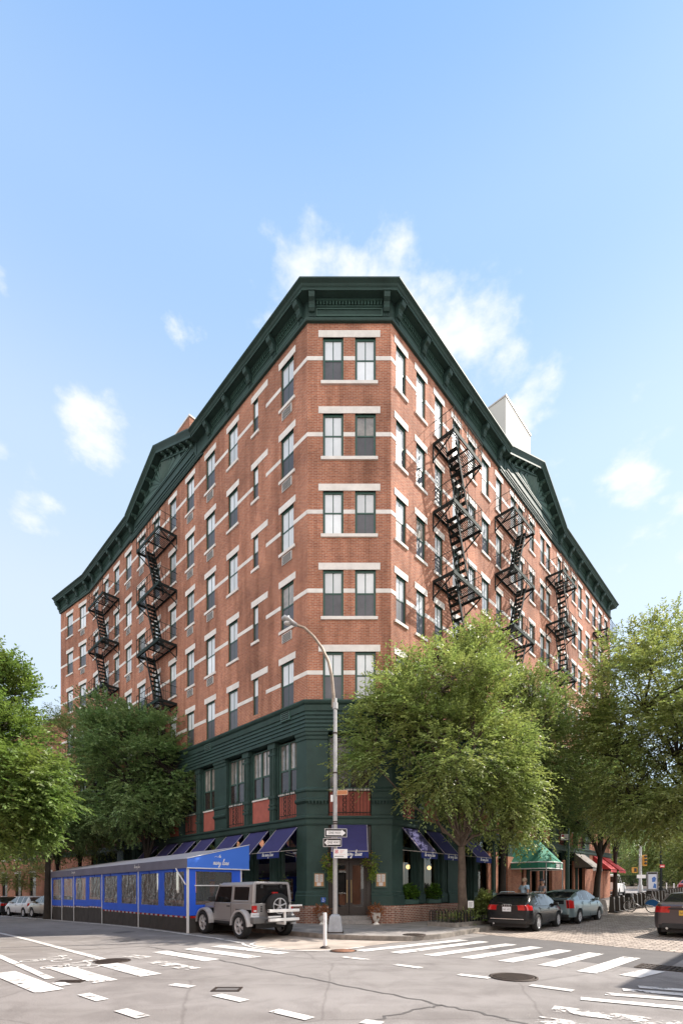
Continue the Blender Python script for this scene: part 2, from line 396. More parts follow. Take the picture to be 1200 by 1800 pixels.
# ---- white courses
bd = bk
for fr, s0, s1 in ((FW,0,SWEND),(FL,0,SBEND),(FC,0,CW),(FRt,0,SREND)):
    for r_ in range(5):
        zt = LT[r_]-1.06
        cuts = sorted((a,b) for f_,a,b,rr,k in wins if f_ is fr and rr == r_)
        if fr is FL:   # brick patch beside the narrow windows interrupts the course
            i_ = FL.s_at(453.5); cuts = sorted([c if not (abs(c[0]-i_)<.01) else (c[0]-.62, c[1]) for c in cuts])
        x = s0
        for a, b in cuts+[(s1, s1)]:
            if a-.001 > x: bd.fbox(fr, x, a, -.05, .012, zt-.17, zt, 1)
            x = max(x, b)
bpart(bk, 'brick_wall', [M['brick'], M['stone']], uv=True)

# ---- windows
def window_meshes(fr, a, b, z0, z1, narrow):
    f = MB(); w = .045 if narrow else .088 if fr is FC else .068
    f.fbox(fr, a, a+w, -.15, -.055, z0, z1); f.fbox(fr, b-w, b, -.15, -.055, z0, z1)
    f.fbox(fr, a+w, b-w, -.15, -.055, z1-w, z1); f.fbox(fr, a+w, b-w, -.15, -.055, z0, z0+.06)
    zm = (z0+z1)/2 + .02; f.fbox(fr, a+w, b-w, -.15, -.072, zm-.03, zm+.03)
    mid = (a+b)/2
    if not narrow: f.fbox(fr, mid-.018, mid+.018, -.145, -.083, zm+.03, z1-w); f.fbox(fr, mid-.013, mid+.013, -.145, -.083, z0+.06, zm-.03)
    p = MB(); p.quad(fr.p(a+w,-.092,zm), fr.p(b-w,-.092,zm), fr.p(b-w,-.092,z1-w), fr.p(a+w,-.092,z1-w))
    s_ = MB(); s_.quad(fr.p(a+w,-.088,z0+.05), fr.p(b-w,-.088,z0+.05), fr.p(b-w,-.088,zm), fr.p(a+w,-.088,zm))
    return f, p, s_
def lint(fr, a, b, r_, kind):
    mb = MB(); e = .13
    if kind == 'narrow': mb.fbox(fr, a-.75, b+.12, -.06, .022, WT[r_], LT[r_])
    else: mb.fbox(fr, a-e, b+e, -.06, .022, WT[r_], LT[r_])
    return mb
def sill(fr, a, b, z0): return MB().fbox(fr, a-.1, b+.1, -.10, .06, z0-.12, z0)
VENT = set()
for c_, rows in ((0,(0,1,2,3)),(3,(0,1,2,3)),(4,(0,1,2,3)),(7,(0,1,2,3)),(8,(0,1,2,3)),(9,(1,2))):
    for r_ in rows: VENT.add(('L', c_, r_))
for r_ in (0,1,2): VENT.add(('W', 0, r_))
for c_ in (15,): 
    for r_ in (0,1,2,3): VENT.add(('R', c_, r_))
def keyof(w):
    fr, a, b, r_, k = w
    l = [x for x in wins if x[0] is fr and x[3] == r_]; return ({id(FL):'L',id(FW):'W',id(FRt):'R',id(FC):'C'}[id(fr)], l.index(w), r_)
def area(w):
    fr, a, b, r_, k = w; p, q = fr.p(a,0,0), fr.p(b,0,0); mz = .5*(p[1]+q[1])
    v = abs(p[0]/p[1]-q[0]/q[1])*F*(WT[r_]-SI[r_])*F/mz
    if fr is FRt and r_ >= 3 and a < 12: v *= .15          # behind the street tree
    if fr is FRt and r_ == 4: v *= .1
    if fr is FL and r_ == 4 and a > 8: v *= .2
    return v
order = sorted(wins, key=area, reverse=True); keep = set(map(id, order[:96]))
rest = MB(); rmats = [M['green_win'], M['pane'], M['screen'], M['stone'], M['vent']]
def vent_mb(fr, a, b, z0):
    mb = MB(); c = (a+b)/2; mb.fbox(fr, c-.33, c+.33, -.02, .03, z0-.55, z0-.17)
    for i in range(5): mb.fbox(fr, c-.28, c+.28, .012, .034, z0-.52+i*.068, z0-.485+i*.068, 1)
    return mb
rnd = random.Random(3)
for w in wins:
    fr, a, b, r_, k = w; z0, z1 = wz(r_, k); key = keyof(w)
    f, p, s_ = window_meshes(fr, a, b, z0, z1, k == 'narrow')
    has_sill = r_ < 4; ismul = k in ('r10', 'r11')
    if id(w) in keep:
        o = bpart(f, 'window', M['green_win'])
        bpart(p, 'pane', M['pane'] if rnd.random() > .10 else M['pane_bay'], o)
        bpart(s_, 'insect_screen', M['screen'] if rnd.random() > (.12 if k != 'c' else .3) else M['pane'], o)
        if k != 'c':
            bpart(lint(fr, a, b, r_, k), 'lintel', M['stone'], o)
            if has_sill: bpart(sill(fr, a, b, z0), 'window_sill', M['stone'], o)
        if key in VENT: bpart(vent_mb(fr, a, b, z0), 'air_vent', [M['vent'], M['dark']], o)
    else:
        for mb, i_ in ((f,0),(p,1),(s_,2),(lint(fr,a,b,r_,k),3)) + (((sill(fr,a,b,z0),3),) if has_sill else ()) + (((vent_mb(fr,a,b,z0),4),) if key in VENT else ()):
            rest.add(mb.v, mb.f, i_)
bpart(rest, 'window_array', rmats, kind='stuff', label='far windows of the upper floors half hidden by tree crowns')
for r_ in range(5):
    a, b = CWIN[0][0], CWIN[1][1]
    bpart(MB().fbox(FC, a-.18, b+.18, -.06, .024, WT[r_], LT[r_]), 'lintel', M['stone'])
    if r_ < 4: bpart(MB().fbox(FC, a-.08, b+.08, -.1, .06, SI[r_]-.13, SI[r_]), 'window_sill', M['stone'])

# ---- cornice with pediments
def zpx(fr, s, d, py): return CH + (HZ-py)*fr.p(s,d,0)[1]/F
PL = sorted((FL.s_at(220.5,.6), FL.s_at(331.5,.6))); PR = sorted((FRt.s_at(900,.6), FRt.s_at(995,.6)))
PLA = FL.s_at(270,.6); PRA = FRt.s_at(956,.6); PLZ = zpx(FL, PLA, .6, 785); PRZ = zpx(FRt, PRA, .6, 813)
print('PED', PL, PLA, PLZ, PR, PRA, PRZ, 'ends', SBEND, SWEND, SREND)
frieze = [(-.05,24.98),(.11,24.98),(.13,25.02),(.13,25.09),(.07,25.12),(.05,25.16),(.05,25.86),(-.05,25.86)]
crown = [(-.05,25.84),(.40,25.84),(.44,25.80),(.46,25.80),(.46,25.90),(.50,25.93),(.54,25.99),(.62,26.03),(.66,26.05),(.66,26.10),(-.05,26.14)]
co = MB()
sweep(co, frieze, *leg(full()))
for segs in ([(FW,SWEND+.15,0),(FL,SBEND,PL[1])], [(FL,PL[0],0),(FC,0,CW),(FRt,0,PR[0])], [(FRt,PR[1],SREND+.15)]):
    sweep(co, crown, *leg(segs))
cornice = bpart(co, 'cornice', M['green'])
BRP = [(-.02,25.28),(.13,25.28),(.20,25.36),(.19,25.46),(.24,25.55),(.36,25.60),(.40,25.70),(.42,25.835),(-.02,25.835)]
def bracket(fr, s, w=.24):
    mb = MB(); mb.prism(BRP, lambda d,z: fr.p(s-w/2,d+.06,z), lambda d,z: fr.p(s+w/2,d+.06,z))
    mb.fbox(fr, s-w/2-.03, s+w/2+.03, .05, .50, 25.77, 25.838)
    mb.fbox(fr, s-w/2-.02, s+w/2+.02, .05, .10, 25.12, 25.28)
    for i in range(4): mb.fbox(fr, s-w/2+i*.066, s-w/2+.035+i*.066, .10, .135, 25.13, 25.27)
    return mb
fills = {}
def bay_fill(fr, a, b):
    fill = fills.setdefault(id(fr), MB())
    """panel moulding and dentils between two brackets"""
    a += .16; b -= .16
    if b-a < .3: return
    for (x0,x1,z0,z1) in ((a,b,25.48,25.53),(a,b,25.2,25.25),(a,a+.05,25.25,25.48),(b-.05,b,25.25,25.48)): fill.fbox(fr, x0,x1,.05,.085,z0,z1)
    n = max(2, int((b-a)/.13)); fill.fbox(fr, a, b, .05, .09, 25.58, 25.62)
    for i in range(n): x = a+(b-a)*(i+.5)/n; fill.fbox(fr, x-.035, x+.035, .05, .14, 25.62, 25.76)
    fill.fbox(fr, a, b, .05, .16, 25.76, 25.835)
def run(fr, pos, skip=None):
    for i, s in enumerate(pos):
        bpart(bracket(fr, s), 'bracket', M['green'], cornice)
        if i and not (skip and skip[0] < (s+pos[i-1])/2 < skip[1]): bay_fill(fr, pos[i-1], s)
lp = [.3+1.82*i for i in range(40)]
run(FL, [s for s in lp if s < PL[0]-.1], None); run(FL, [s for s in [PL[1]+.15+1.82*i for i in range(9)] if s < SBEND-.2])
run(FW, [.25+1.6*i for i in range(4) if .25+1.6*i < SWEND])
run(FRt, [s for s in lp if s < PR[0]-.1]); run(FRt, [s for s in [PR[1]+.15+1.82*i for i in range(12)] if s < SREND-.1])
run(FC, [.2, CW-.2])
for fl_ in fills.values(): bpart(fl_, 'frieze_moulding', M['green_hi'], cornice)
def pediment(fr, P, sa, za, label):
    mb = MB(); zb = 26.12; a, b = P
    def pl(s, d, z): return fr.p(s, d, z)
    # raking cornice: a moulded beam up each slope
    prof = [(-1.2,-.28),(.44,-.28),(.46,-.34),(.5,-.34),(.5,-.2),(.56,-.12),(.66,-.02),(.66,.04),(-1.2,.06)]
    for (s0, z0) in ((a, zb), (b, zb)):
        q = len(prof); mb.add([pl(s0,d,z0+h) for d,h in prof]+[pl(sa,d,za+h) for d,h in prof], [(j,j+1,q+j+1,q+j) for j in range(q-1)]+[tuple(range(q)), tuple(range(q,2*q))])
    # tympanum
    i_ = .12
    mb.prism([(a+i_,25.12),(b-i_,25.12),(b-i_,zb-.2),(sa,za-.25),(a+i_,zb-.2)], lambda s,z: pl(s,.08,z), lambda s,z: pl(s,.0,z))
    L_ = (b-a)
    # band and panel frame
    for (z0,z1) in ((25.40,25.47),(25.86,25.93)): mb.fbox(fr, a+.35, b-.35, .08, .13, z0, z1)
    mb.fbox(fr, a+.2,b-.2,.08,.16,25.12,25.2)
    # dentil strip hanging under the architrave
    n = int((b-a+.8)/.14)
    for i in range(n): x = a-.4+(b-a+.8)*(i+.5)/n; mb.fbox(fr, x-.045, x+.045, .0, .1, 24.86, 24.98)
    mb.fbox(fr, a-.5, b+.5, .0, .06, 24.86, 24.98)
    o = bpart(mb, 'pediment', M['green'], label=label)
    # modillions under the rakes
    for s0 in (a, b):
        for k in range(1, 6):
            t = (k-.3)/5.6; s = s0+(sa-s0)*t; z = zb+(za-zb)*t-.3
            md = MB(); md.prism([(.02,z-.22),(.12,z-.2),(.16,z-.1),(.36,z-.07),(.4,z+.03),(.02,z+.03)], lambda d,z_: pl(s-.1,d+.06,z_), lambda d,z_: pl(s+.1,d+.06,z_)); bpart(md, 'modillion', M['green_hi'], o)
    # sunburst panel
    sb = MB(); zc = 26.0; rad = (za-.55)-zc
    tri = [(a+.9,zc),(b-.9,zc),(sa,za-.55)]
    for i in range(3):
        p, q = tri[i], tri[(i+1)%3]; sb.bar(pl(p[0],.1,p[1]), pl(q[0],.1,q[1]), .09, .07)
    for k in range(13):
        th = PI*(k+.5)/13; c, s_ = math.cos(th), math.sin(th)
        sl_ = (za-.55-zc)/((tri[1][0]-tri[0][0])/2); r_ = ((tri[1][0]-tri[0][0])/2*sl_)/(s_+abs(c)*sl_)*.93
        x0 = sa+c*.12; z0 = zc+.05+s_*.08; sb.add([pl(x0,.1,z0), pl(sa+math.cos(th-.09)*r_,.085,zc+math.sin(th-.09)*r_), pl(sa+c*r_,.16,zc+s_*r_), pl(sa+math.cos(th+.09)*r_,.085,zc+math.sin(th+.09)*r_)], [(0,1,2),(0,2,3)])
    bpart(sb, 'sunburst', M['green_hi'], o)
pediment(FL, PL, PLA, PLZ, 'triangular green pediment over the darker street face')
pediment(FRt, PR, PRA, PRZ, 'triangular green pediment over the sunlit street face')

# ---- roof structures
def roof_box(fr, s0, s1, d0, d1, z1, name, m, cap):
    mb = MB().fbox(fr, s0, s1, d0, d1, 25.9, z1); o = bpart(mb, name, m, uv=True)
    bpart(MB().fbox(fr, s0-.04, s1+.04, d0-.04, d1+.04, z1, z1+.09), 'coping', cap, o)
s0 = FRt.s_at(888.5,-1.2); s1 = FRt.s_at(932,-1.2); roof_box(FRt, s0, s1, -4.6, -1.2, zpx(FRt, s0, -1.2, 696), 'roof_bulkhead', M['grey_wall'], M['vent'])
s0 = FL.s_at(333,-1.6); s1 = FL.s_at(306,-1.6); roof_box(FL, s0, s1, -2.6, -1.6, zpx(FL, s0, -1.6, 731), 'chimney', M['brick'], M['stone'])

# ---- belt cornice over the shop front
belt = [(-.05,9.40),(.05,9.38),(.32,9.30),(.34,9.25),(.30,9.17),(.22,9.12),(.22,9.04)]
z = 9.04
for i in range(5): belt += [(.20,z-.15),(.15,z-.155),(.15,z-.165)]; z -= .165
belt += [(.20,8.16),(.20,8.05),(-.25,8.05)]
bpart(sweep(MB(), belt, *leg(full())), 'belt_cornice', M['green'])
for px_, py_ in ((274*.3+420, 265*.3+1180), (366,1315)):
    s = FL.s_at(px_, .2); zc = zpx(FL, s, .2, py_); mb = MB().fbox(FL, s-.3, s+.3, .14, .24, zc-.2, zc+.2)
    for i in range(4): mb.fbox(FL, s-.25, s+.25, .238, .246, zc-.15+i*.085, zc-.11+i*.085, 1)
    bpart(mb, 'louvre', [M['green_hi'], M['dark']])

# ---- ledge between the ground and second floors, plinth, corner piers
LEND = 16.; REND = SREND
ledge = [(-.3,4.22),(.10,4.22),(.12,4.28),(.12,4.44),(.18,4.50),(.18,4.58),(-.3,4.62)]
bpart(sweep(MB(), ledge, *leg([(FW,SWEND,0),(FL,SBEND,0),(FC,0,CW),(FRt,0,SREND)])), 'ledge', M['green'])
plinth = [(0,-1.2),(.22,-1.2),(.22,.82),(.17,.88),(-.3,.92)]
bpart(sweep(MB(), plinth, *leg([(FL,SBEND,0),(FC,0,.88)])), 'brick_plinth', M['brick_dark'], uv=True)
bpart(sweep(MB(), plinth, *leg([(FC,CW-.86,CW),(FRt,0,6.2)])), 'brick_plinth', M['brick_dark'], uv=True)
pier = [(-.25,.88),(.15,.88),(.15,1.28),(.11,1.33),(.11,1.42),(.07,1.46),(.06,1.5),(.06,4.2),(.11,4.25),(.11,4.52),(.16,4.56),(.16,4.60),(.07,4.63),(.07,5.10),(.17,5.20),(.17,5.28),(.10,5.33),(.10,5.58),(.15,5.62),(.15,5.69),(.11,5.73),(.07,5.78),(.07,7.72),(.11,7.76),(.11,7.88),(.16,7.92),(.16,8.08),(-.25,8.08)]
bpart(sweep(MB(), pier, *leg([(FL,.62,0),(FC,0,.86)])), 'corner_pier', M['green'])
bpart(sweep(MB(), pier, *leg([(FC,CW-.82,CW),(FRt,0,.73)])), 'corner_pier', M['green'])
def drip(fr, a, b):
    mb = MB(); n = int((b-a)/.12)
    for i in range(n): x = a+(b-a)*(i+.5)/n; mb.fbox(fr, x-.025, x+.025, .12, .19, 5.08, 5.22)
    return mb
# ---- bays of the two shop floors
def column(fr, a, b):
    mb = MB(); c = (a+b)/2
    mb.fbox(fr, a, b, -.3, -.06, .9, 8.1)
    mb.fbox(fr, c-.2, c+.2, -.06, .05, .95, 8.08); 
    for (z0,z1,e) in ((.95,1.35,.05),(4.15,4.3,.04),(5.1,5.2,.05),(5.28,5.36,.03),(5.6,5.72,.05),(7.5,7.6,.04),(7.8,8.08,.06)): mb.fbox(fr, c-.2-e, c+.2+e, -.06, .05+e, z0, z1)
    mb.tube([fr.p(c-.1,.06,1.4), fr.p(c-.1,.06,7.8)], .045, 6); mb.tube([fr.p(c+.1,.06,1.4), fr.p(c+.1,.06,7.8)], .045, 6)
    return bpart(mb, 'pilaster', M['green'])
def bay_upper(fr, a, b, rail, chamfer=False):
    f = MB(); zb, zt = 5.75, 7.95; m = (a+b)/2; zm = 6.75 if not chamfer else 6.62
    f.fbox(fr, a, a+.06, -.22, -.12, zb, zt); f.fbox(fr, b-.06, b, -.22, -.12, zb, zt); f.fbox(fr, a+.06, b-.06, -.22, -.12, zt-.06, zt); f.fbox(fr, a+.06, b-.06, -.22, -.1, zb-.02, zb+.05)
    f.fbox(fr, m-.05, m+.05, -.22, -.11, zb+.05, zt-.06)
    for x0, x1 in ((a+.06, m-.05), (m+.05, b-.06)):
        f.fbox(fr, x0, x1, -.215, -.14, zm-.035, zm+.035); f.fbox(fr, (x0+x1)/2-.014, (x0+x1)/2+.014, -.21, -.15, zm+.035 if not chamfer else zb+.05, zt-.06 if not chamfer else zm-.035)
    o = bpart(f, 'bay_window', M['green_hi'])
    for x0, x1 in ((a+.06, m-.05), (m+.05, b-.06)):
        p = MB(); p.quad(fr.p(x0,-.18,zm), fr.p(x1,-.18,zm), fr.p(x1,-.18,zt-.05), fr.p(x0,-.18,zt-.05)); bpart(p, 'pane', M['pane_bay'] if not chamfer else M['screen_bay'], o)
        p = MB(); p.quad(fr.p(x0,-.17,zb+.04), fr.p(x1,-.17,zb+.04), fr.p(x1,-.17,zm), fr.p(x0,-.17,zm)); bpart(p, 'lower_pane', M['screen_bay'], o)
    bpart(MB().fbox(fr, a, b, -.3, -.1, 4.6, 5.66), 'spandrel', M['red_panel'])
    bpart(MB().fbox(fr, a-.02, b+.02, -.3, -.06, 5.66, 5.73), 'window_sill', M['stone'])
    if rail:
        r_ = MB(); d = .02; n = max(5, int((b-a)/.14))
        r_.fbox(fr, a, b, d-.012, d+.012, 4.72, 4.75); r_.fbox(fr, a, b, d-.012, d+.012, 5.60, 5.63)
        for i in range(n+1):
            x = a+.02+(b-a-.04)*i/n; r_.tube([fr.p(x,d,4.64), fr.p(x,d,5.74)], .011, 5); r_.ball(fr.p(x,d,5.76), .022, 6, 4)
        for cx in (m-.2, m+.12):
            for zz in (4.85, 5.05, 5.25, 5.45):
                for sg in (-1, 1):
                    r_.tube([fr.p(cx+sg*(.01+.06*math.sin(t*PI/4)),d+.012,zz-.09+.18*t/4) for t in range(5)], .013, 5)
            r_.tube([fr.p(cx,d+.01,5.6), fr.p(cx+.02,d+.01,5.8), fr.p(cx-.06,d+.01,5.86), fr.p(cx-.08,d+.01,5.8)], .014, 5)
        bpart(r_, 'balcony_railing', M['iron_rail'], None)
def shop_window(fr, a, b):
    f = MB(); f.fbox(fr, a, a+.07, -.3, -.16, .92, 4.22); f.fbox(fr, b-.07, b, -.3, -.16, .92, 4.22); f.fbox(fr, a+.07, b-.07, -.3, -.16, .92, 1.02); f.fbox(fr, a+.07, b-.07, -.3, -.16, 3.3, 3.38); f.fbox(fr, a+.07, b-.07, -.3, -.16, 4.12, 4.22)
    o = bpart(f, 'shop_window', M['green'])
    p = MB(); p.quad(fr.p(a+.05,-.24,1), fr.p(b-.05,-.24,1), fr.p(b-.05,-.24,4.15), fr.p(a+.05,-.24,4.15)); bpart(p, 'pane', M['glass'], o)
def awning(fr, a, b, zt, pr, zv, vh, text, th=.2, label=None):
    mb = MB()
    mb.add([fr.p(a,.03,zt), fr.p(b,.03,zt), fr.p(b,pr,zv), fr.p(a,pr,zv), fr.p(a,.03,zt-.03), fr.p(b,.03,zt-.03), fr.p(b,pr-.02,zv-.03), fr.p(a,pr-.02,zv-.03)], [(0,1,2,3),(7,6,5,4),(0,4,5,1),(0,3,7,4),(1,5,6,2)])
    for s in (a+.03, b-.03):
        mb.tube([fr.p(s,.03,zv+.12), fr.p(s,pr-.03,zv)], .014, 6, 1); mb.tube([fr.p(s,.03,zt), fr.p(s,pr,zv)], .012, 5, 1)
    mb.tube([fr.p(a,pr,zv-.005), fr.p(b,pr,zv-.005)], .018, 6, 1)
    o = bpart(mb, 'awning', [M['navy'], M['vent']], label=label) if label else bpart(mb, 'awning', [M['navy'], M['vent']])
    v = MB(); v.fbox(fr, a, b, pr-.012, pr+.006, zv-vh, zv-.02, 0)
    h = th*.42; w = script_w(text, h); c = (a+b)/2
    flip = (fr.u[0]*1.0 < 0)
    f = (lambda x, z: fr.p(c - (x - w/2) if flip else c + (x - w/2), pr+.011, zv-vh*.66+z))
    script(v, text, f, h, .2, m=1)
    bpart(v, 'valance', [M['navy_face'], M['white_paint']], o)
TXT = 'the mary lane'
# left face
cells = []   # (kind, s0, s1)
x = .62; k = 0
while x < SBEND-2.2:
    for j in range(3):
        cells.append(('bay', x, x+1.38)); x += 1.38
        if j < 2: cells.append(('col', x, x+.64)); x += .64
    cells.append(('pier', x, x+1.13)); x += 1.13
nb = 0
for kd, a, b in cells:
    if b > SBEND: continue
    if kd == 'bay':
        bay_upper(FL, a, b, nb % 2 == 0)
        if a < 14:
            shop_window(FL, a, b); awning(FL, a-.06, b+.06, 4.2, 1.05, 3.1, .26, TXT)
        else:
            shop_window(FL, a, b)
        nb += 1
    elif kd == 'col': column(FL, a, b)
    else:
        mb = sweep(MB(), pier, [FL.xy(a,0), FL.xy(b,0)], [FL.n]); bpart(mb, 'pilaster', M['green'])
# right face
rc = [('bay',.73,1.78),('col',1.78,2.45),('bay',2.45,3.62),('col',3.62,4.28),('pier',4.28,5.27)]
x = 5.27
while x < SREND-6:
    for j in range(3):
        rc.append(('bay', x, x+1.38)); x += 1.38
        if j < 2: rc.append(('col', x, x+.64)); x += .64
    rc.append(('pier', x, x+1.13)); x += 1.13
nb = 0
brf = MB()
for kd, a, b in rc:
    if b > SREND: continue
    if kd == 'bay':
        bay_upper(FRt, a, b, nb % 2 == 0)
        shop_window(FRt, a, b)
        if a < 7: awning(FRt, a-.06, b+.06, 4.2, 1.05, 3.1, .26, TXT)
        nb += 1
    elif kd == 'col': 
        column(FRt, a, b)
        if a > 8: brf.fbox(FRt, a-.25, b+.25, -.1, .0, -.3, 3.6)
    else:
        mb = sweep(MB(), pier, [FRt.xy(a,0), FRt.xy(b,0)], [FRt.n]); bpart(mb, 'pilaster', M['green'])
        if a > 8: brf.fbox(FRt, a-.35, b+.35, .0, .2, -.3, 3.4)
xe = x
wall(brf, FRt, xe-.1, SREND, -.5, 4.3, []); wall(brf, FRt, xe-.1, SREND, 4.55, 8.1, [])
bpart(brf, 'brick_infill', M['brick'], uv=True)
wl = MB(); wall(wl, FW, 0, SWEND, -2, 8.1, []); xl = max(b for kd,a,b in cells if b <= SBEND); wall(wl, FL, xl, SBEND, -2, 8.1, []); 
bpart(wl, 'lower_wall', M['brick'], uv=True)
bpart(drip(FC, .02, .84), 'fringe', M['green']); bpart(drip(FC, CW-.8, CW-.02), 'fringe', M['green'])
# chamfer: bay above the door, awning, door
bay_upper(FC, .88, CW-.84, True, True)
awning(FC, 1.0, CW-.98, 4.3, .9, 3.07, .27, TXT, .24)
dr = MB(); a, b = 1.0, CW-1.0
dr.fbox(FC, .86, a, -.35, -.1, .45, 4.22); dr.fbox(FC, b, CW-.82, -.35, -.1, .45, 4.22); dr.fbox(FC, a, b, -.3, -.18, 2.72, 2.9); dr.fbox(FC, a, b, -.3, -.24, 2.9, 4.22)
bpart(dr, 'door_surround', M['door'])
mid = (a+b)/2
for x0, x1, hs in ((a, mid-.01, 1), (mid+.01, b, -1)):
    f = MB(); f.fbox(FC, x0, x0+.13, -.28, -.2, .47, 2.72); f.fbox(FC, x1-.13, x1, -.28, -.2, .47, 2.72); f.fbox(FC, x0+.13, x1-.13, -.28, -.2, .47, .82); f.fbox(FC, x0+.13, x1-.13, -.28, -.2, 2.56, 2.72)
    o = bpart(f, 'door', M['door'])
    p = MB(); p.quad(FC.p(x0+.12,-.25,.8), FC.p(x1-.12,-.25,.8), FC.p(x1-.12,-.25,2.6), FC.p(x0+.12,-.25,2.6)); bpart(p, 'pane', M['glass'], o)
    hx = x1-.08 if hs > 0 else x0+.08; h_ = MB().tube([FC.p(hx,-.15,1.0), FC.p(hx,-.15,1.95)], .018, 6); h_.bar(FC.p(hx,-.2,1.05), FC.p(hx,-.15,1.05), .02); h_.bar(FC.p(hx,-.2,1.9), FC.p(hx,-.15,1.9), .02); bpart(h_, 'handle', M['brass'], o)
bpart(MB().fbox(FC, .86, CW-.82, -.5, .42, .1, .30).fbox(FC, .9, CW-.86, -.5, .12, .30, .46), 'doorstep', M['granite'])
for a_, in ((.30,), (CW-.62,)):
    c = MB().fbox(FC, a_-.06, a_+.44, .06, .13, 1.62, 2.26, 0).fbox(FC, a_, a_+.38, .13, .135, 1.68, 2.2, 1)
    c.fbox(FC, a_+.03, a_+.18, .135, .139, 1.86, 2.17, 2).fbox(FC, a_+.21, a_+.35, .135, .139, 1.86, 2.17, 2).fbox(FC, a_+.1, a_+.27, .139, .142, 1.7, 1.84, 2)
    for q in range(9):
        for xx in (a_+.05, a_+.23): c.fbox(FC, xx, xx+.05+.05*((q*7)%3)/2, .139, .140, 2.13-q*.03, 2.137-q*.03, 0)
    bpart(c, 'menu_case', [M['green_hi'], M['copper'], M['paper']])
# interior seen through the glass
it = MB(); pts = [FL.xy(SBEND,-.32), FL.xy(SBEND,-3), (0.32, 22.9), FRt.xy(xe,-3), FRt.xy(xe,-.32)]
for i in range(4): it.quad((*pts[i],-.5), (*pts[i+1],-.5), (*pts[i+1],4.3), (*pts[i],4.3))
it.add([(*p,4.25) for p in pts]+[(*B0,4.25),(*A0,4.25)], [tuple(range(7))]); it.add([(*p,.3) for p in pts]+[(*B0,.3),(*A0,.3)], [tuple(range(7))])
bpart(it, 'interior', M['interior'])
ic = MB()
for fr, s in ((FL,1.55),(FL,3.4),(FL,5.3),(FRt,1.72),(FRt,3.35),(FRt,5.9)): ic.tube([fr.p(s,-.75,.3), fr.p(s,-.75,4.2)], .13, 12)
bpart(ic, 'inner_column', M['column_in'])

# accessibility plaque
pq = MB().fbox(FC, .57, .76, .15, .165, 1.02, 1.22, 0)
for P in ([(.655,1.18),(.65,1.12),(.70,1.12),(.715,1.07)], [(.65,1.15),(.69,1.145)]): pq.tube([FC.p(x_,.168,z_) for x_,z_ in P], .008, 5, 1)
pq.tube([FC.p(.665+.04*math.cos(t),.168,1.085+.04*math.sin(t)) for t in [R(110+i*24) for i in range(10)]], .007, 5, 1); pq.ball(FC.p(.655,.168,1.195), .013, 8, 5, 1)
bpart(pq, 'accessibility_plaque', [M['blue_sign'], M['white_paint']])

# ---- fire escapes
def fire_escape(fr, s0, s1, nrow, sdir, label):
    PZ = [22.0, 18.86, 15.68, 12.28, 8.95]; D = 1.1
    top = MB()
    # gooseneck ladder from the top balcony to the roof is left out: the photo shows none
    for i in range(nrow-1):
        zt, zb_ = PZ[i], PZ[i+1]; m = (s0+s1)/2
        xa, xb = (m-.75, m+.55) if sdir > 0 else (m+.75, m-.55)
        for d in (.38, .88): top.bar(fr.p(xa,d,zt), fr.p(xb,d,zb_+.02), .035, .12)
        n = 11
        for k in range(1, n): t = k/n; s = xa+(xb-xa)*t; z = zt+(zb_-zt)*t; top.fbox(fr, s-.11, s+.11, .40, .86, z-.012, z+.012)
        for d in (.38, .88): top.tube([fr.p(xa,d,zt+.0), fr.p(xa,d,zt+.85), fr.p(xb,d,zb_+.95), fr.p(xb,d,zb_)], .015, 5)
    o = bpart(top, 'fire_escape', M['iron'], label=label)
    for i in range(nrow):
        z = PZ[i]; p = MB(); m = (s0+s1)/2
        xa = m-.75 if sdir > 0 else m+.75
        h0, h1 = (xa-.35, xa+.75) if sdir > 0 else (xa-.75, xa+.35)
        p.fbox(fr, s0, s1, D-.03, D+.02, z-.09, z+.09, 1); p.fbox(fr, s0, s0+.05, .0, D-.03, z-.08, z+.06); p.fbox(fr, s1-.05, s1, .0, D-.03, z-.08, z+.06)
        p.fbox(fr, s0+.05, s1-.05, .02, .06, z-.06, z+.02)
        n = 14
        for k in range(n):
            d = .08+(D-.14)*k/(n-1)
            if .34 < d < .92: segs = [(s0+.05, h0), (h1, s1-.05)]
            else: segs = [(s0+.05, s1-.05)]
            for a, b in segs:
                if b-a > .05: p.fbox(fr, a, b, d-.016, d+.016, z-.01, z+.012)
        for a in (s0+.6, m, s1-.6):
            if h0 < a < h1: continue
            p.fbox(fr, a-.02, a+.02, .05, D-.03, z-.07, z-.01)
        for a in (s0+.02, s1-.02):
            p.bar(fr.p(a, D-.06, z-.1), fr.p(a, .0, z-.75), .05); p.fbox(fr, a-.025, a+.025, 0, .05, z-.85, z)
        bpart(p, 'platform', [M['iron'], M['iron_rail']], o)
        r_ = MB()
        for h in (.55, .98):
            r_.tube([fr.p(s0,.0,z+h), fr.p(s0,D,z+h), fr.p(s1,D,z+h), fr.p(s1,.0,z+h)], .017 if h > .9 else .012, 5)
        ns = 8
        for k in range(ns+1): s = s0+(s1-s0)*k/ns; r_.tube([fr.p(s,D,z+.05), fr.p(s,D,z+.98)], .013 if k % 4 else .02, 4)
        for d in (.35,.7):
            for s in (s0, s1): r_.tube([fr.p(s,d,z), fr.p(s,d,z+.98)], .011, 4)
        bpart(r_, 'railing', M['iron_rail'], o)
fire_escape(FL, 11.4, 14.4, 5, -1, 'fire escape under the pediment on the darker face')
fire_escape(FL, 20.0, 23.0, 5, -1, 'fire escape beside the bend of the darker face')
fire_escape(FRt, 3.07, 5.63, 5, 1, 'fire escape nearest the chamfered corner on the sunlit face')
fire_escape(FRt, 9.17, 11.87, 5, -1, 'fire escape below the near end of the pediment on the sunlit face')
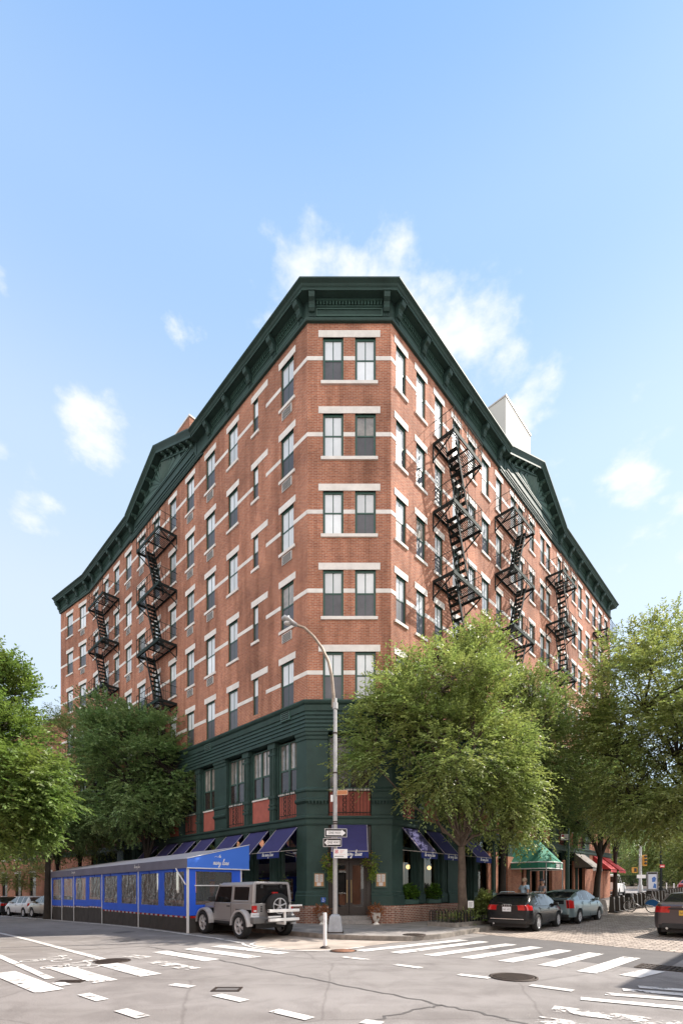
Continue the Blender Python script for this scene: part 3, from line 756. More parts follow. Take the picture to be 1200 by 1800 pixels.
fire_escape(FRt, 16.3, 18.85, 5, 1, 'fire escape below the far end of the pediment on the sunlit face')
fire_escape(FRt, 25.9, 28.3, 5, 1, 'fire escape at the far end of the sunlit face')
# ================================================================== ground, road markings, pavements
def asphalt_mat():
    m, nt, b = _nodes('asphalt'); L = nt.links; tc = nt.nodes.new('ShaderNodeTexCoord')
    def noise(s, d=5, r=.6, dist=0.):
        n = nt.nodes.new('ShaderNodeTexNoise'); n.inputs['Scale'].default_value = s; n.inputs['Detail'].default_value = d; n.inputs['Roughness'].default_value = r; n.inputs['Distortion'].default_value = dist
        L.new(tc.outputs['Object'], n.inputs['Vector']); return n.outputs['Fac']
    def ramp(v, p0, c0, p1, c1):
        c = nt.nodes.new('ShaderNodeValToRGB'); c.color_ramp.elements[0].position = p0; c.color_ramp.elements[0].color = (*c0,1); c.color_ramp.elements[1].position = p1; c.color_ramp.elements[1].color = (*c1,1); L.new(v, c.inputs[0]); return c.outputs[0]
    def mul(a, c, f=1.):
        x = nt.nodes.new('ShaderNodeMix'); x.data_type = 'RGBA'; x.blend_type = 'MULTIPLY'; x.inputs[0].default_value = f; L.new(a, x.inputs[6]); L.new(c, x.inputs[7]); return x.outputs[2]
    c = ramp(noise(.22, 8, .65, .4), .35, (.246,.229,.220), .68, (.318,.297,.286))
    c = mul(c, ramp(noise(70, 3, .8), .34, (.55,.55,.55), .62, (1.15,1.15,1.15)))
    c = mul(c, ramp(noise(1.3, 7, .7, .8), .36, (.78,.77,.77), .55, (1,1,1)), .8)
    st = nt.nodes.new('ShaderNodeTexNoise'); st.inputs['Scale'].default_value = 1.1; st.inputs['Detail'].default_value = 5; sm_ = nt.nodes.new('ShaderNodeMapping'); sm_.inputs['Rotation'].default_value = (0,0,R(-45)); sm_.inputs['Scale'].default_value = (.07,1,1); L.new(tc.outputs['Object'], sm_.inputs[0]); L.new(sm_.outputs[0], st.inputs['Vector'])
    c = mul(c, ramp(st.outputs['Fac'], .38, (.80,.79,.78), .56, (1.04,1.04,1.04)), .75)
    c = mul(c, ramp(noise(.55, 3, .5, .2), .62, (1,1,1), .74, (.66,.65,.64)), .8)
    # fine cracks
    v = nt.nodes.new('ShaderNodeTexVoronoi'); v.feature = 'DISTANCE_TO_EDGE'; v.inputs['Scale'].default_value = .33
    ds = nt.nodes.new('ShaderNodeMix'); ds.data_type = 'VECTOR'; ds.inputs[0].default_value = .12
    nn = nt.nodes.new('ShaderNodeTexNoise'); nn.inputs['Scale'].default_value = 1.7; L.new(tc.outputs['Object'], nn.inputs['Vector']); L.new(tc.outputs['Object'], ds.inputs[4]); L.new(nn.outputs['Color'], ds.inputs[5]); L.new(ds.outputs[1], v.inputs['Vector'])
    c = mul(c, ramp(v.outputs['Distance'], .0, (.55,.54,.53), .008, (1,1,1)), .5)
    L.new(c, b.inputs['Base Color']); b.inputs['Roughness'].default_value = .88; b.inputs['Specular IOR Level'].default_value = .3
    bp = nt.nodes.new('ShaderNodeBump'); bp.inputs['Strength'].default_value = .5; bp.inputs['Distance'].default_value = .006; L.new(noise(120, 2), bp.inputs['Height']); L.new(bp.outputs[0], b.inputs['Normal'])
    return m
def cobble_mat():
    m, nt, b = _nodes('cobble'); L = nt.links; tc = nt.nodes.new('ShaderNodeTexCoord')
    mp = nt.nodes.new('ShaderNodeMapping'); mp.inputs['Rotation'].default_value = (0,0,R(44)); L.new(tc.outputs['Object'], mp.inputs[0])
    ds = nt.nodes.new('ShaderNodeMix'); ds.data_type = 'VECTOR'; ds.inputs[0].default_value = .06
    nn = nt.nodes.new('ShaderNodeTexNoise'); nn.inputs['Scale'].default_value = 2.2; L.new(mp.outputs[0], nn.inputs['Vector']); L.new(mp.outputs[0], ds.inputs[4]); L.new(nn.outputs['Color'], ds.inputs[5])
    br = nt.nodes.new('ShaderNodeTexBrick'); br.inputs['Scale'].default_value = 1; br.inputs['Brick Width'].default_value = .30; br.inputs['Row Height'].default_value = .17; br.inputs['Mortar Size'].default_value = .02; br.inputs['Mortar Smooth'].default_value = .8
    br.inputs['Color1'].default_value = (.52,.44,.38,1); br.inputs['Color2'].default_value = (.34,.285,.25,1); br.inputs['Mortar'].default_value = (.12,.10,.085,1); L.new(ds.outputs[1], br.inputs['Vector'])
    n = nt.nodes.new('ShaderNodeTexNoise'); n.inputs['Scale'].default_value = 5; n.inputs['Detail'].default_value = 5; L.new(mp.outputs[0], n.inputs['Vector'])
    cr = nt.nodes.new('ShaderNodeValToRGB'); cr.color_ramp.elements[0].position = .33; cr.color_ramp.elements[0].color = (.6,.58,.56,1); cr.color_ramp.elements[1].position = .65; cr.color_ramp.elements[1].color = (1.1,1.1,1.1,1); L.new(n.outputs['Fac'], cr.inputs[0])
    x = nt.nodes.new('ShaderNodeMix'); x.data_type = 'RGBA'; x.blend_type = 'MULTIPLY'; x.inputs[0].default_value = 1; L.new(br.outputs['Color'], x.inputs[6]); L.new(cr.outputs[0], x.inputs[7]); L.new(x.outputs[2], b.inputs['Base Color']); b.inputs['Roughness'].default_value = .75
    ad = nt.nodes.new('ShaderNodeMath'); ad.operation = 'MULTIPLY_ADD'; ad.inputs[1].default_value = .35; L.new(n.outputs['Fac'], ad.inputs[0])
    iv = nt.nodes.new('ShaderNodeMath'); iv.operation = 'SUBTRACT'; iv.inputs[0].default_value = 1; L.new(br.outputs['Fac'], iv.inputs[1]); L.new(iv.outputs[0], ad.inputs[2])
    bp = nt.nodes.new('ShaderNodeBump'); bp.inputs['Strength'].default_value = 1.; bp.inputs['Distance'].default_value = .045; L.new(ad.outputs[0], bp.inputs['Height']); L.new(bp.outputs[0], b.inputs['Normal'])
    return m
def paint_mat(name, col, wear):
    m, nt, b = _nodes(name); L = nt.links; tc = nt.nodes.new('ShaderNodeTexCoord'); out = nt.nodes['Material Output']
    b.inputs['Base Color'].default_value = (*col,1); b.inputs['Roughness'].default_value = .75
    n = nt.nodes.new('ShaderNodeTexNoise'); n.inputs['Scale'].default_value = 3.2; n.inputs['Detail'].default_value = 9; n.inputs['Roughness'].default_value = .72; L.new(tc.outputs['Object'], n.inputs['Vector'])
    cr = nt.nodes.new('ShaderNodeValToRGB'); cr.color_ramp.elements[0].position = wear-.03; cr.color_ramp.elements[0].color = (0,0,0,1); cr.color_ramp.elements[1].position = wear+.03; cr.color_ramp.elements[1].color = (1,1,1,1); L.new(n.outputs['Fac'], cr.inputs[0])
    tr = nt.nodes.new('ShaderNodeBsdfTransparent'); mx = nt.nodes.new('ShaderNodeMixShader'); L.new(cr.outputs[0], mx.inputs[0]); L.new(tr.outputs[0], mx.inputs[1]); L.new(b.outputs[0], mx.inputs[2]); L.new(mx.outputs[0], out.inputs[0])
    # grime
    n2 = nt.nodes.new('ShaderNodeTexNoise'); n2.inputs['Scale'].default_value = 1.5; n2.inputs['Detail'].default_value = 6; L.new(tc.outputs['Object'], n2.inputs['Vector'])
    x = nt.nodes.new('ShaderNodeMix'); x.data_type = 'RGBA'; x.inputs[6].default_value = (*[c*.72 for c in col],1); x.inputs[7].default_value = (*col,1)
    mr = nt.nodes.new('ShaderNodeMapRange'); mr.inputs[1].default_value = .35; mr.inputs[2].default_value = .6; L.new(n2.outputs['Fac'], mr.inputs[0]); L.new(mr.outputs[0], x.inputs[0]); L.new(x.outputs[2], b.inputs['Base Color'])
    return m
M['asphalt'] = asphalt_mat(); M['cobble'] = cobble_mat()
M['line'] = paint_mat('road_paint', (.70,.675,.65), .41); M['line_worn'] = paint_mat('worn_road_paint', (.68,.65,.62), .50)
M['tan'] = paint_mat('tan_road_coating', (.42,.36,.31), .30)
M['tar'] = mat('sealing_tar', (.10,.093,.09), .7, var=.3, vscale=4)
M['patch'] = mat('newer_asphalt', (.115,.107,.105), .85, var=.15, vscale=2, bump=.3, bscale=120)
M['kerb'] = mat('granite_kerb', (.24,.215,.19), .85, var=.4, vscale=4, bump=.4, bscale=20)
M['cast'] = mat('cast_iron', (.055,.04,.033), .6, metal=.4, var=.4, vscale=10)
def slab_mat():
    m, nt, b = _nodes('pavement_slabs'); L = nt.links; tc = nt.nodes.new('ShaderNodeTexCoord'); mp = nt.nodes.new('ShaderNodeMapping'); mp.inputs['Rotation'].default_value = (0,0,R(44.5)); L.new(tc.outputs['Object'], mp.inputs[0])
    br = nt.nodes.new('ShaderNodeTexBrick'); br.offset = 0; br.inputs['Scale'].default_value = 1; br.inputs['Brick Width'].default_value = 1.5; br.inputs['Row Height'].default_value = 1.5; br.inputs['Mortar Size'].default_value = .012
    br.inputs['Color1'].default_value = (.25,.23,.222,1); br.inputs['Color2'].default_value = (.30,.28,.268,1); br.inputs['Mortar'].default_value = (.07,.065,.06,1); L.new(mp.outputs[0], br.inputs['Vector'])
    n = nt.nodes.new('ShaderNodeTexNoise'); n.inputs['Scale'].default_value = 1.2; n.inputs['Detail'].default_value = 9; n.inputs['Roughness'].default_value = .7; L.new(tc.outputs['Object'], n.inputs['Vector'])
    cr = nt.nodes.new('ShaderNodeValToRGB'); cr.color_ramp.elements[0].position = .34; cr.color_ramp.elements[0].color = (.6,.6,.6,1); cr.color_ramp.elements[1].position = .62; cr.color_ramp.elements[1].color = (1.12,1.1,1.08,1); L.new(n.outputs['Fac'], cr.inputs[0])
    x = nt.nodes.new('ShaderNodeMix'); x.data_type = 'RGBA'; x.blend_type = 'MULTIPLY'; x.inputs[0].default_value = 1; L.new(br.outputs['Color'], x.inputs[6]); L.new(cr.outputs[0], x.inputs[7]); L.new(x.outputs[2], b.inputs['Base Color']); b.inputs['Roughness'].default_value = .85
    return m
M['slab'] = slab_mat()

# ---- road: one sheet out to the horizon, rising gently to the right, falling to the left
def axis(lo, hi, fine_lo, fine_hi, st):
    a = [lo, lo*.6, (lo*.6+fine_lo)/2]; x = fine_lo
    while x < fine_hi: a.append(x); x += st
    return a + [fine_hi, (fine_hi+hi*.6)/2, hi*.6, hi]
xs = axis(-900, 900, -60, 80, 1.0); ys = axis(-900, 900, -20, 90, 1.0)
gm = MB(); vs = [(x, y, gz(x, y)) for y in ys for x in xs]; nx = len(xs)
gm.add(vs, [(j*nx+i, j*nx+i+1, (j+1)*nx+i+1, (j+1)*nx+i) for j in range(len(ys)-1) for i in range(nx-1)], 0, True)
struct(gm, 'road', M['asphalt'])
def strip(mb, left, right, dz, m=0, sub=1.0):
    """drape the band between two plan polylines of equal length"""
    P = []
    for i in range(len(left)-1):
        n = max(1, int(math.ceil(max(math.dist(left[i], left[i+1]), math.dist(right[i], right[i+1]))/sub)))
        for k in range(n): t = k/n; P.append((tuple(left[i][j]*(1-t)+left[i+1][j]*t for j in (0,1)), tuple(right[i][j]*(1-t)+right[i+1][j]*t for j in (0,1))))
    P.append((left[-1], right[-1]))
    vs = [(*a, gz(*a)+dz) for a, b in P] + [(*b, gz(*b)+dz) for a, b in P]; n = len(P)
    mb.add(vs, [(i, i+1, n+i+1, n+i) for i in range(n-1)], m); return mb
def ribbon(mb, pts, w, dz, m=0, sub=1.0):
    L_, R_ = [], []
    for i, p in enumerate(pts):
        a = pts[max(i-1,0)]; b = pts[min(i+1,len(pts)-1)]; dx, dy = b[0]-a[0], b[1]-a[1]; l = math.hypot(dx, dy)
        L_.append((p[0]-dy/l*w/2, p[1]+dx/l*w/2)); R_.append((p[0]+dy/l*w/2, p[1]-dx/l*w/2))
    return strip(mb, L_, R_, dz, m, sub)
def arc(c, r, a0, a1, n=8): return [(c[0]+r*math.cos(R(a0+(a1-a0)*i/n)), c[1]+r*math.sin(R(a0+(a1-a0)*i/n))) for i in range(n+1)]

# ---- cobbled street
KR = 3.75; KO = 11.0
cb = MB(); strip(cb, [FRt.xy(-.4+i*1.0, KR-.3) for i in range(80)], [FRt.xy(-1.4+i*1.0, KO+.6) for i in range(80)], .006)
# a coarser cross grid so the sheet follows the slope
cb = MB()
for j in range(8):
    d0 = KR-.3+(KO+.9-KR)*j/8; d1 = KR-.3+(KO+.9-KR)*(j+1)/8
    strip(cb, [FRt.xy(.4-.18*d0+i*1.0, d0) for i in range(70)], [FRt.xy(.4-.18*d1+i*1.0, d1) for i in range(70)], .008)
struct(cb, 'cobbled_street', M['cobble'])

# ---- pavement round the building
KL = 2.75
kerb_path = [FW.xy(30, 3.3), FW.xy(12, 3.3), FW.xy(2, 3.2), FL.xy(22, 2.85), FL.xy(12, KL), FL.xy(4.5, KL), (-3.2,17.55), gp(520,1646.5), gp(560,1650), gp(600,1652.6), gp(650,1654.3), gp(695,1655.2), gp(722,1655.2), gp(745,1653.5), (3.05,15.2), (3.6,15.85), FRt.xy(.9, KR), FRt.xy(4, KR), FRt.xy(20, KR), FRt.xy(70, KR)]
wall_path = [FW.xy(30, .3), FW.xy(12, .3), FW.xy(2,.3), FL.xy(22, .1), FL.xy(12, .1), FL.xy(5, .1), FL.xy(3,.1), FL.xy(1.5,.1), FL.xy(.5,.1), (-1.3,19.8), (-.5,19.9), (.3,19.9), (.9,19.9), (1.5,19.9), FRt.xy(.2,.1), FRt.xy(.8,.1), FRt.xy(1.5,.1), FRt.xy(4,.1), FRt.xy(20,.1), FRt.xy(70,.1)]
def inset(path, d):
    out = []
    for i, p in enumerate(path):
        a = path[max(i-1,0)]; b = path[min(i+1,len(path)-1)]; dx, dy = b[0]-a[0], b[1]-a[1]; l = math.hypot(dx, dy); out.append((p[0]-dy/l*d, p[1]+dx/l*d))
    return out
kin = inset(kerb_path, .16)
sw = MB(); N_ = 5
for j in range(N_):
    t0, t1 = j/N_, (j+1)/N_
    lp_ = lambda t: [tuple(a[k]*(1-t)+b[k]*t for k in (0,1)) for a, b in zip(kin, wall_path)]
    strip(sw, lp_(t0), lp_(t1), .148)
struct(sw, 'pavement', M['slab'])
def kerb_mb(path, inn, z=.15):
    mb = MB(); strip(mb, path, inn, z)
    P = []
    for i in range(len(path)-1):
        n = max(1, int(math.dist(path[i], path[i+1])))
        P += [tuple(path[i][k]*(1-t/n)+path[i+1][k]*t/n for k in (0,1)) for t in range(n)]
    P.append(path[-1]); n = len(P)
    mb.add([(*p, gz(*p)+z) for p in P]+[(*p, gz(*p)-.1) for p in P], [(i, i+1, n+i+1, n+i) for i in range(n-1)]); return mb
struct(kerb_mb(kerb_path, kin), 'kerb', M['kerb'])
# pavement of the opposite corner, just inside the right edge
oc = [FRt.xy(70, KO), FRt.xy(20, KO), FRt.xy(4, KO-.1), FRt.xy(0, KO-.2)]
c_ = FRt.xy(-2.2, KO-.4); ocp = oc + [FRt.xy(-1.2,KO-.25), FRt.xy(-1.9,KO+.1), FRt.xy(-2.3,KO+.8), FRt.xy(-2.4,KO+4), FRt.xy(-2.4,KO+30)]
ocp = ocp[::-1]
oin = inset(ocp, -.16); oin = [(p[0]*1, p[1]*1) for p in inset(ocp, .16)]
# keep the inset on the far side of the street
if (oin[-1][0]-B0[0])*NR[0]+(oin[-1][1]-B0[1])*NR[1] < KO: oin = inset(ocp, -.16)
far_ = [FRt.xy(1.4,KO+30), FRt.xy(1.4,KO+5), FRt.xy(1.4,KO+4), FRt.xy(1.4,KO+3.9), FRt.xy(1.45,KO+3.85), FRt.xy(1.5,KO+3.8), FRt.xy(4,KO+3.8), FRt.xy(20,KO+3.8), FRt.xy(70,KO+3.8)]
sw2 = MB()
for j in range(4): strip(sw2, [tuple(a[k]*(1-j/4)+b[k]*j/4 for k in (0,1)) for a,b in zip(oin,far_)], [tuple(a[k]*(1-(j+1)/4)+b[k]*(j+1)/4 for k in (0,1)) for a,b in zip(oin,far_)], .148)
struct(sw2, 'pavement_opposite', M['slab']); struct(kerb_mb(ocp, oin), 'kerb_opposite', M['kerb'])

# ---- painted markings
def bar_px(mb, p, q, w, dz=.012, m=0): ribbon(mb, [gp(*p), gp(*q)], w, dz, m, .5)
xw = MB()
for p, q in (((632,1673),(815,1653.5)),((694,1676.5),(850,1656.3)),((754,1681),(898,1661)),((820,1686),(943,1666)),((888,1692),(993,1671.5)),((960,1699.5),(1048,1677)),((1030,1711),(1110,1684.5)),((1106,1718),(1150,1707.5))): bar_px(xw, p, q, .36)
for p, q in (((1020,1757),(1212,1775)),((1062,1748.5),(1210,1760)),((1094,1741.5),(1210,1751)),((1122,1736.5),(1210,1743))): bar_px(xw, p, q, .2)
for p, q in (((280,1674),(373,1689.5)),((333,1668.5),(448,1684.5)),((380,1664),(500,1677.5)),((190,1696),(266,1716)),((98,1700),(186,1727)),((5,1711),(88,1744))): bar_px(xw, p, q, .40)
struct(xw, 'crosswalk', M['line'])
wn = MB()
for p, q in (((970,1775),(1212,1806)),((925,1792),(1200,1830)),((222,1681),(258,1685)),((266,1691),(340,1705))): bar_px(wn, p, q, .36)
struct(wn, 'worn_crosswalk', M['line_worn'])
ds = MB()
for p, q in (((302,1732),(338,1736.5)),((147,1749),(180,1760)),((212,1777),(252,1790)),((381,1750.5),(430,1761.5)),((481,1778),(545,1793)),((100,1728.5),(116,1734)),((602,1683.5),(647,1688.5)),((694,1697),(740,1703)),((806,1714.5),(860,1721)),((932,1733.5),(1007,1743.5)),((637,1797),(670,1802))): bar_px(ds, p, q, .18)
struct(ds, 'lane_dashes', M['line'])
ln = MB()
ribbon(ln, [gp(-60,1624.5), gp(0,1640.5), gp(60,1655.5), gp(182,1688)], .17, .012)
ribbon(ln, [gp(-60,1658), gp(0,1682.5), gp(88,1722)], .15, .012)
ribbon(ln, [FL.xy(45,5.9), FL.xy(30,5.6), FL.xy(18,5.35), FL.xy(9,5.2), FL.xy(2,5.15), gp(378,1650.5), gp(424,1659)], .14, .016)
arcp = [gp(x,y) for x,y in ((424,1657.5),(430,1662.5),(447,1667),(470,1669.8),(500,1671.6),(540,1672.6),(575,1672),(605,1669.8),(640,1665.5))]
ribbon(ln, arcp, .10, .012, sub=.3)
ribbon(ln, [gp(x,y) for x,y in ((449,1658),(440,1661),(452,1665),(475,1667.6),(500,1669.2))], .10, .012, sub=.3)
struct(ln, 'lane_lines', M['line'])
tn = MB(); tp = [gp(x,y) for x,y in ((446,1655.5),(450,1663.5),(470,1668),(500,1670.4),(540,1671.6),(575,1671),(605,1669),(640,1664.8),(690,1658.5),(722,1656))]
tn.add([(*p, gz(*p)+.007) for p in tp]+[(*p, gz(*p)+.007) for p in [gp(722,1655.4), gp(650,1654.6), gp(600,1653), gp(560,1650.4), gp(520,1647), gp(470,1644)]], [tuple(range(len(tp)+6))])
struct(tn, 'kerb_extension', M['tan'])
# bicycle symbols of the cycle lane
def bike_symbol(mb, c, ang, sc):
    ca, sa = math.cos(ang), math.sin(ang)
    def T(x, y): return (c[0]+(x*ca-y*sa)*sc, c[1]+(x*sa+y*ca)*sc)
    for x in (-.55,.55): ribbon(mb, [T(x+.33*math.cos(t*PI/8), .33*math.sin(t*PI/8)) for t in range(17)], .07*sc, .012, sub=9)
    for pl in ([(-.55,0),(-.1,.05),(.35,.5),(-.3,.5),(-.55,0)], [(-.1,.05),(-.35,.62),(-.5,.62)], [(.55,0),(.35,.62),(.5,.75)], [(-.3,.75),(.0,1.15),(.3,.8)]): ribbon(mb, [T(*q) for q in pl], .10*sc, .012, sub=9)
    ribbon(mb, [T(.02+.12*math.cos(t*PI/5), 1.3+.12*math.sin(t*PI/5)) for t in range(11)], .12*sc, .012, sub=9)
bs = MB(); ga = math.atan2(UL[1], UL[0])
def para(mb, c, ax, ay, w, h):
    pass
bike_symbol(bs, gp(81,1690), R(6), .58); bike_symbol(bs, gp(124,1701), R(6), .62)
struct(bs, 'cycle_symbols', M['line'])
# sealed cracks and patches
tr = MB()
def jig(pts, n=6, a=.05):
    out = []
    for i in range(len(pts)-1):
        for k in range(n): t = k/n; out.append((pts[i][0]*(1-t)+pts[i+1][0]*t+random.uniform(-a,a), pts[i][1]*(1-t)+pts[i+1][1]*t+random.uniform(-a,a)))
    return out+[pts[-1]]
ribbon(tr, jig([gp(x,y) for x,y in ((262,1665),(300,1671),(400,1691),(480,1708),(560,1724),(640,1741),(740,1760),(790,1770),(870,1788),(950,1806))]), .05, .004)
ribbon(tr, jig([gp(x,y) for x,y in ((775,1768),(740,1774),(690,1786),(640,1800))]), .045, .004)
ribbon(tr, jig([gp(x,y) for x,y in ((0,1675),(120,1672),(260,1664),(420,1653))]), .03, .003)
ribbon(tr, jig([gp(x,y) for x,y in ((330,1672),(600,1665),(640,1663))]), .025, .003)
struct(tr, 'tar_seams', M['tar'])
pt = MB()
for px_ in (((196,1640),(225,1637),(240,1639),(210,1641.5)), ((208,1655),(240,1651),(248,1653),(215,1656.5))): pt.add([(*gp(*p), .004) for p in px_], [(0,1,2,3)])
# darker newer asphalt where the cobbles begin
strip(pt, [FRt.xy(-3.0-.18*d, d) for d in (4.6,5.5,6.5,7.5,8.5,9.5,10.4)], [FRt.xy(.5-.18*d, d) for d in (4.6,5.5,6.5,7.5,8.5,9.5,10.4)], .003)
struct(pt, 'asphalt_patches', M['patch'])

# ---- covers and grates: things of their own
def cover(px_, py_, r, label, z=0., dz=.0):
    x, y = gp(px_, py_, z)
    t = thing('manhole_cover', label, 'manhole', (x, y, gz(x,y)+z+.004))
    mb = MB(); mb.lathe([(r*.86,.0),(r*.86,.014),(r*.8,.016),(.0001,.016)], 24)
    mb.build('lid', M['cast'], t)
    ring = MB(); ring.lathe([(r,.0),(r,.012),(r*.88,.016),(r*.88,.0)], 24); ring.build('rim', M['cast'], t)
    g = MB()
    for i in range(-5, 6):
        h = math.sqrt(max(0, (r*.78)**2-(i*r*.14)**2)); g.box(i*r*.14-r*.03, i*r*.14+r*.03, -h, h, .015, .021)
        g.box(-h, h, i*r*.14-r*.03, i*r*.14+r*.03, .015, .0205)
    g.build('tread', M['cast'], t); return t
cover(902,1719, .42, 'round manhole cover in the road, before the crosswalk of long white bars')
cover(197,1690.5, .38, 'round manhole cover beside the solid lane line end on the left')
cover(728,1644, .36, 'manhole cover set in the pavement beside the kerb corner', .15)
def grate(px_, py_, w, d, rz, label):
    x, y = gp(px_, py_); t = thing('drain_grate', label, 'drain', (x, y, gz(x,y)+.003), rz)
    f = MB(); f.box(-w,w,-d,-d+.04,0,.014).box(-w,w,d-.04,d,0,.014).box(-w,-w+.04,-d+.04,d-.04,0,.014).box(w-.04,w,-d+.04,d-.04,0,.014); f.build('frame', M['cast'], t)
    g = MB(); n = int(w*2/.09)
    for i in range(n): a = -w+.05+(2*w-.1)*i/n; g.box(a, a+.045, -d+.04, d-.04, .0, .012)
    g.box(-w+.04,w-.04,-.02,.02,.012,.016); g.build('grille', M['cast'], t)
    mb = MB().box(-w+.03,w-.03,-d+.03,d-.03,-.02,-.001); mb.build('pit', M['dark'], t)
grate(1163,1702.5, .42, .32, R(-44), 'storm drain grate in the gutter at the opposite kerb corner')
grate(124,1726.5, .22, .09, R(0), 'small drain grate in the foremost left crosswalk')
mbx = thing('access_cover', 'square utility cover in the road, by a lane dash', 'utility cover', (*gp(399,1740.5), .003))
MB().box(-.22,.22,-.15,-.11,0,.012).box(-.22,.22,.11,.15,0,.012).box(-.22,-.18,-.11,.11,0,.012).box(.18,.22,-.11,.11,0,.012).build('frame', M['cast'], mbx)
MB().box(-.17,.17,-.10,.10,0,.006).build('lid', M['patch'], mbx)
lid = thing('valve_cover', 'rusty oval utility cover beside the white delineator post', 'utility cover', (*gp(603,1672.5), .003))
MB().lathe([(.3,0),(.3,.012),(.0001,.012)], 20).build('lid', mat('rusty_iron', (.2,.09,.05), .8, var=.3, vscale=6), lid)
MB().lathe([(.35,0),(.35,.009),(.305,.009),(.305,0)], 20).build('rim', M['cast'], lid)
# ================================================================== trees and plants
def leaf_mat(name, col, tr=.35, var=.35):
    m, nt, b = _nodes(name); L = nt.links; out = nt.nodes['Material Output']
    ge = nt.nodes.new('ShaderNodeNewGeometry'); hs = nt.nodes.new('ShaderNodeHueSaturation'); hs.inputs['Color'].default_value = (*col,1)
    m1 = nt.nodes.new('ShaderNodeMapRange'); m1.inputs[3].default_value = 1-var; m1.inputs[4].default_value = 1+var; L.new(ge.outputs['Random Per Island'], m1.inputs[0]); L.new(m1.outputs[0], hs.inputs['Value'])
    tc = nt.nodes.new('ShaderNodeTexCoord'); n = nt.nodes.new('ShaderNodeTexNoise'); n.inputs['Scale'].default_value = .9; n.inputs['Detail'].default_value = 2; L.new(tc.outputs['Object'], n.inputs['Vector'])
    m2 = nt.nodes.new('ShaderNodeMapRange'); m2.inputs[1].default_value = .3; m2.inputs[2].default_value = .7; m2.inputs[3].default_value = .475; m2.inputs[4].default_value = .52; L.new(n.outputs['Fac'], m2.inputs[0]); L.new(m2.outputs[0], hs.inputs['Hue'])
    L.new(hs.outputs[0], b.inputs['Base Color']); b.inputs['Roughness'].default_value = .5; b.inputs['Specular IOR Level'].default_value = .4
    t = nt.nodes.new('ShaderNodeBsdfTranslucent'); h2 = nt.nodes.new('ShaderNodeHueSaturation'); h2.inputs['Value'].default_value = 1.5; h2.inputs['Saturation'].default_value = 1.15; L.new(hs.outputs[0], h2.inputs['Color']); L.new(h2.outputs[0], t.inputs[0])
    mx = nt.nodes.new('ShaderNodeMixShader'); mx.inputs[0].default_value = tr; L.new(b.outputs[0], mx.inputs[1]); L.new(t.outputs[0], mx.inputs[2]); L.new(mx.outputs[0], out.inputs[0])
    return m
M['leaf_street'] = leaf_mat('zelkova_leaf', (.235,.29,.10))
M['leaf_bright'] = leaf_mat('bright_leaf', (.15,.215,.062))
M['leaf_dark'] = leaf_mat('dark_leaf', (.18,.26,.105))
M['leaf_mid'] = leaf_mat('mid_green_leaf', (.20,.255,.09))
M['leaf_yellow'] = leaf_mat('yellow_green_leaf', (.245,.285,.10))
M['bark'] = mat('grey_brown_bark', (.115,.085,.065), .9, var=.45, vscale=3, bump=.6, bscale=18)
M['bark_dark'] = mat('dark_bark', (.035,.027,.022), .9, var=.4, vscale=3, bump=.6, bscale=18)
def leaves(name, pts_dir, mat_, parent, L, W, per, rng, droop=.5, tl=(.5,.95)):
    """pts_dir: (origins, directions) of twigs; leaves sit alternately along every twig"""
    O, D = pts_dir; n = len(O)
    tlen = rng.uniform(tl[0], tl[1], n)
    side = np.cross(D, np.array([0,0,1.])); side /= np.linalg.norm(side, axis=1, keepdims=True)+1e-6
    t = np.tile(np.linspace(.12, 1., per), (n,1)) + rng.uniform(-.04,.04,(n,per))
    P = O[:,None,:] + D[:,None,:]*(t*tlen[:,None])[:,:,None]
    P[:,:,2] -= droop*(t*tlen[:,None])**2*.55
    sg = np.where(np.arange(per)%2 == 0, 1., -1.)[None,:,None]
    d = D[:,None,:]*.75 + side[:,None,:]*sg*.8 + rng.normal(0,.28,(n,per,3)); d[:,:,2] -= .22*droop
    d /= np.linalg.norm(d, axis=2, keepdims=True)
    up = np.array([0,0,1.]) + rng.normal(0,.42,(n,per,3))
    s = np.cross(d, up); s /= np.linalg.norm(s, axis=2, keepdims=True)+1e-6
    nn = np.cross(s, d)
    l = L*rng.uniform(.7,1.25,(n,per,1)); w = W*rng.uniform(.8,1.2,(n,per,1))
    a = P; b = P + d*l*.45 + s*w*.5 + nn*w*.12; c = P + d*l - nn*l*.10; e = P + d*l*.45 - s*w*.5 + nn*w*.12
    V = np.stack([a,b,c,e], axis=2).reshape(-1,3); nf = V.shape[0]//4
    me = bpy.data.meshes.new(name); me.vertices.add(len(V)); me.vertices.foreach_set('co', V.astype(np.float32).ravel())
    me.loops.add(nf*4); me.loops.foreach_set('vertex_index', np.arange(nf*4, dtype=np.int32)); me.polygons.add(nf)
    me.polygons.foreach_set('loop_start', np.arange(0, nf*4, 4, dtype=np.int32)); me.polygons.foreach_set('loop_total', np.full(nf,4,dtype=np.int32))
    me.materials.append(mat_); me.update(calc_edges=True); me.validate()
    o = bpy.data.objects.new(name, me); COL.objects.link(o); o.parent = parent; return o
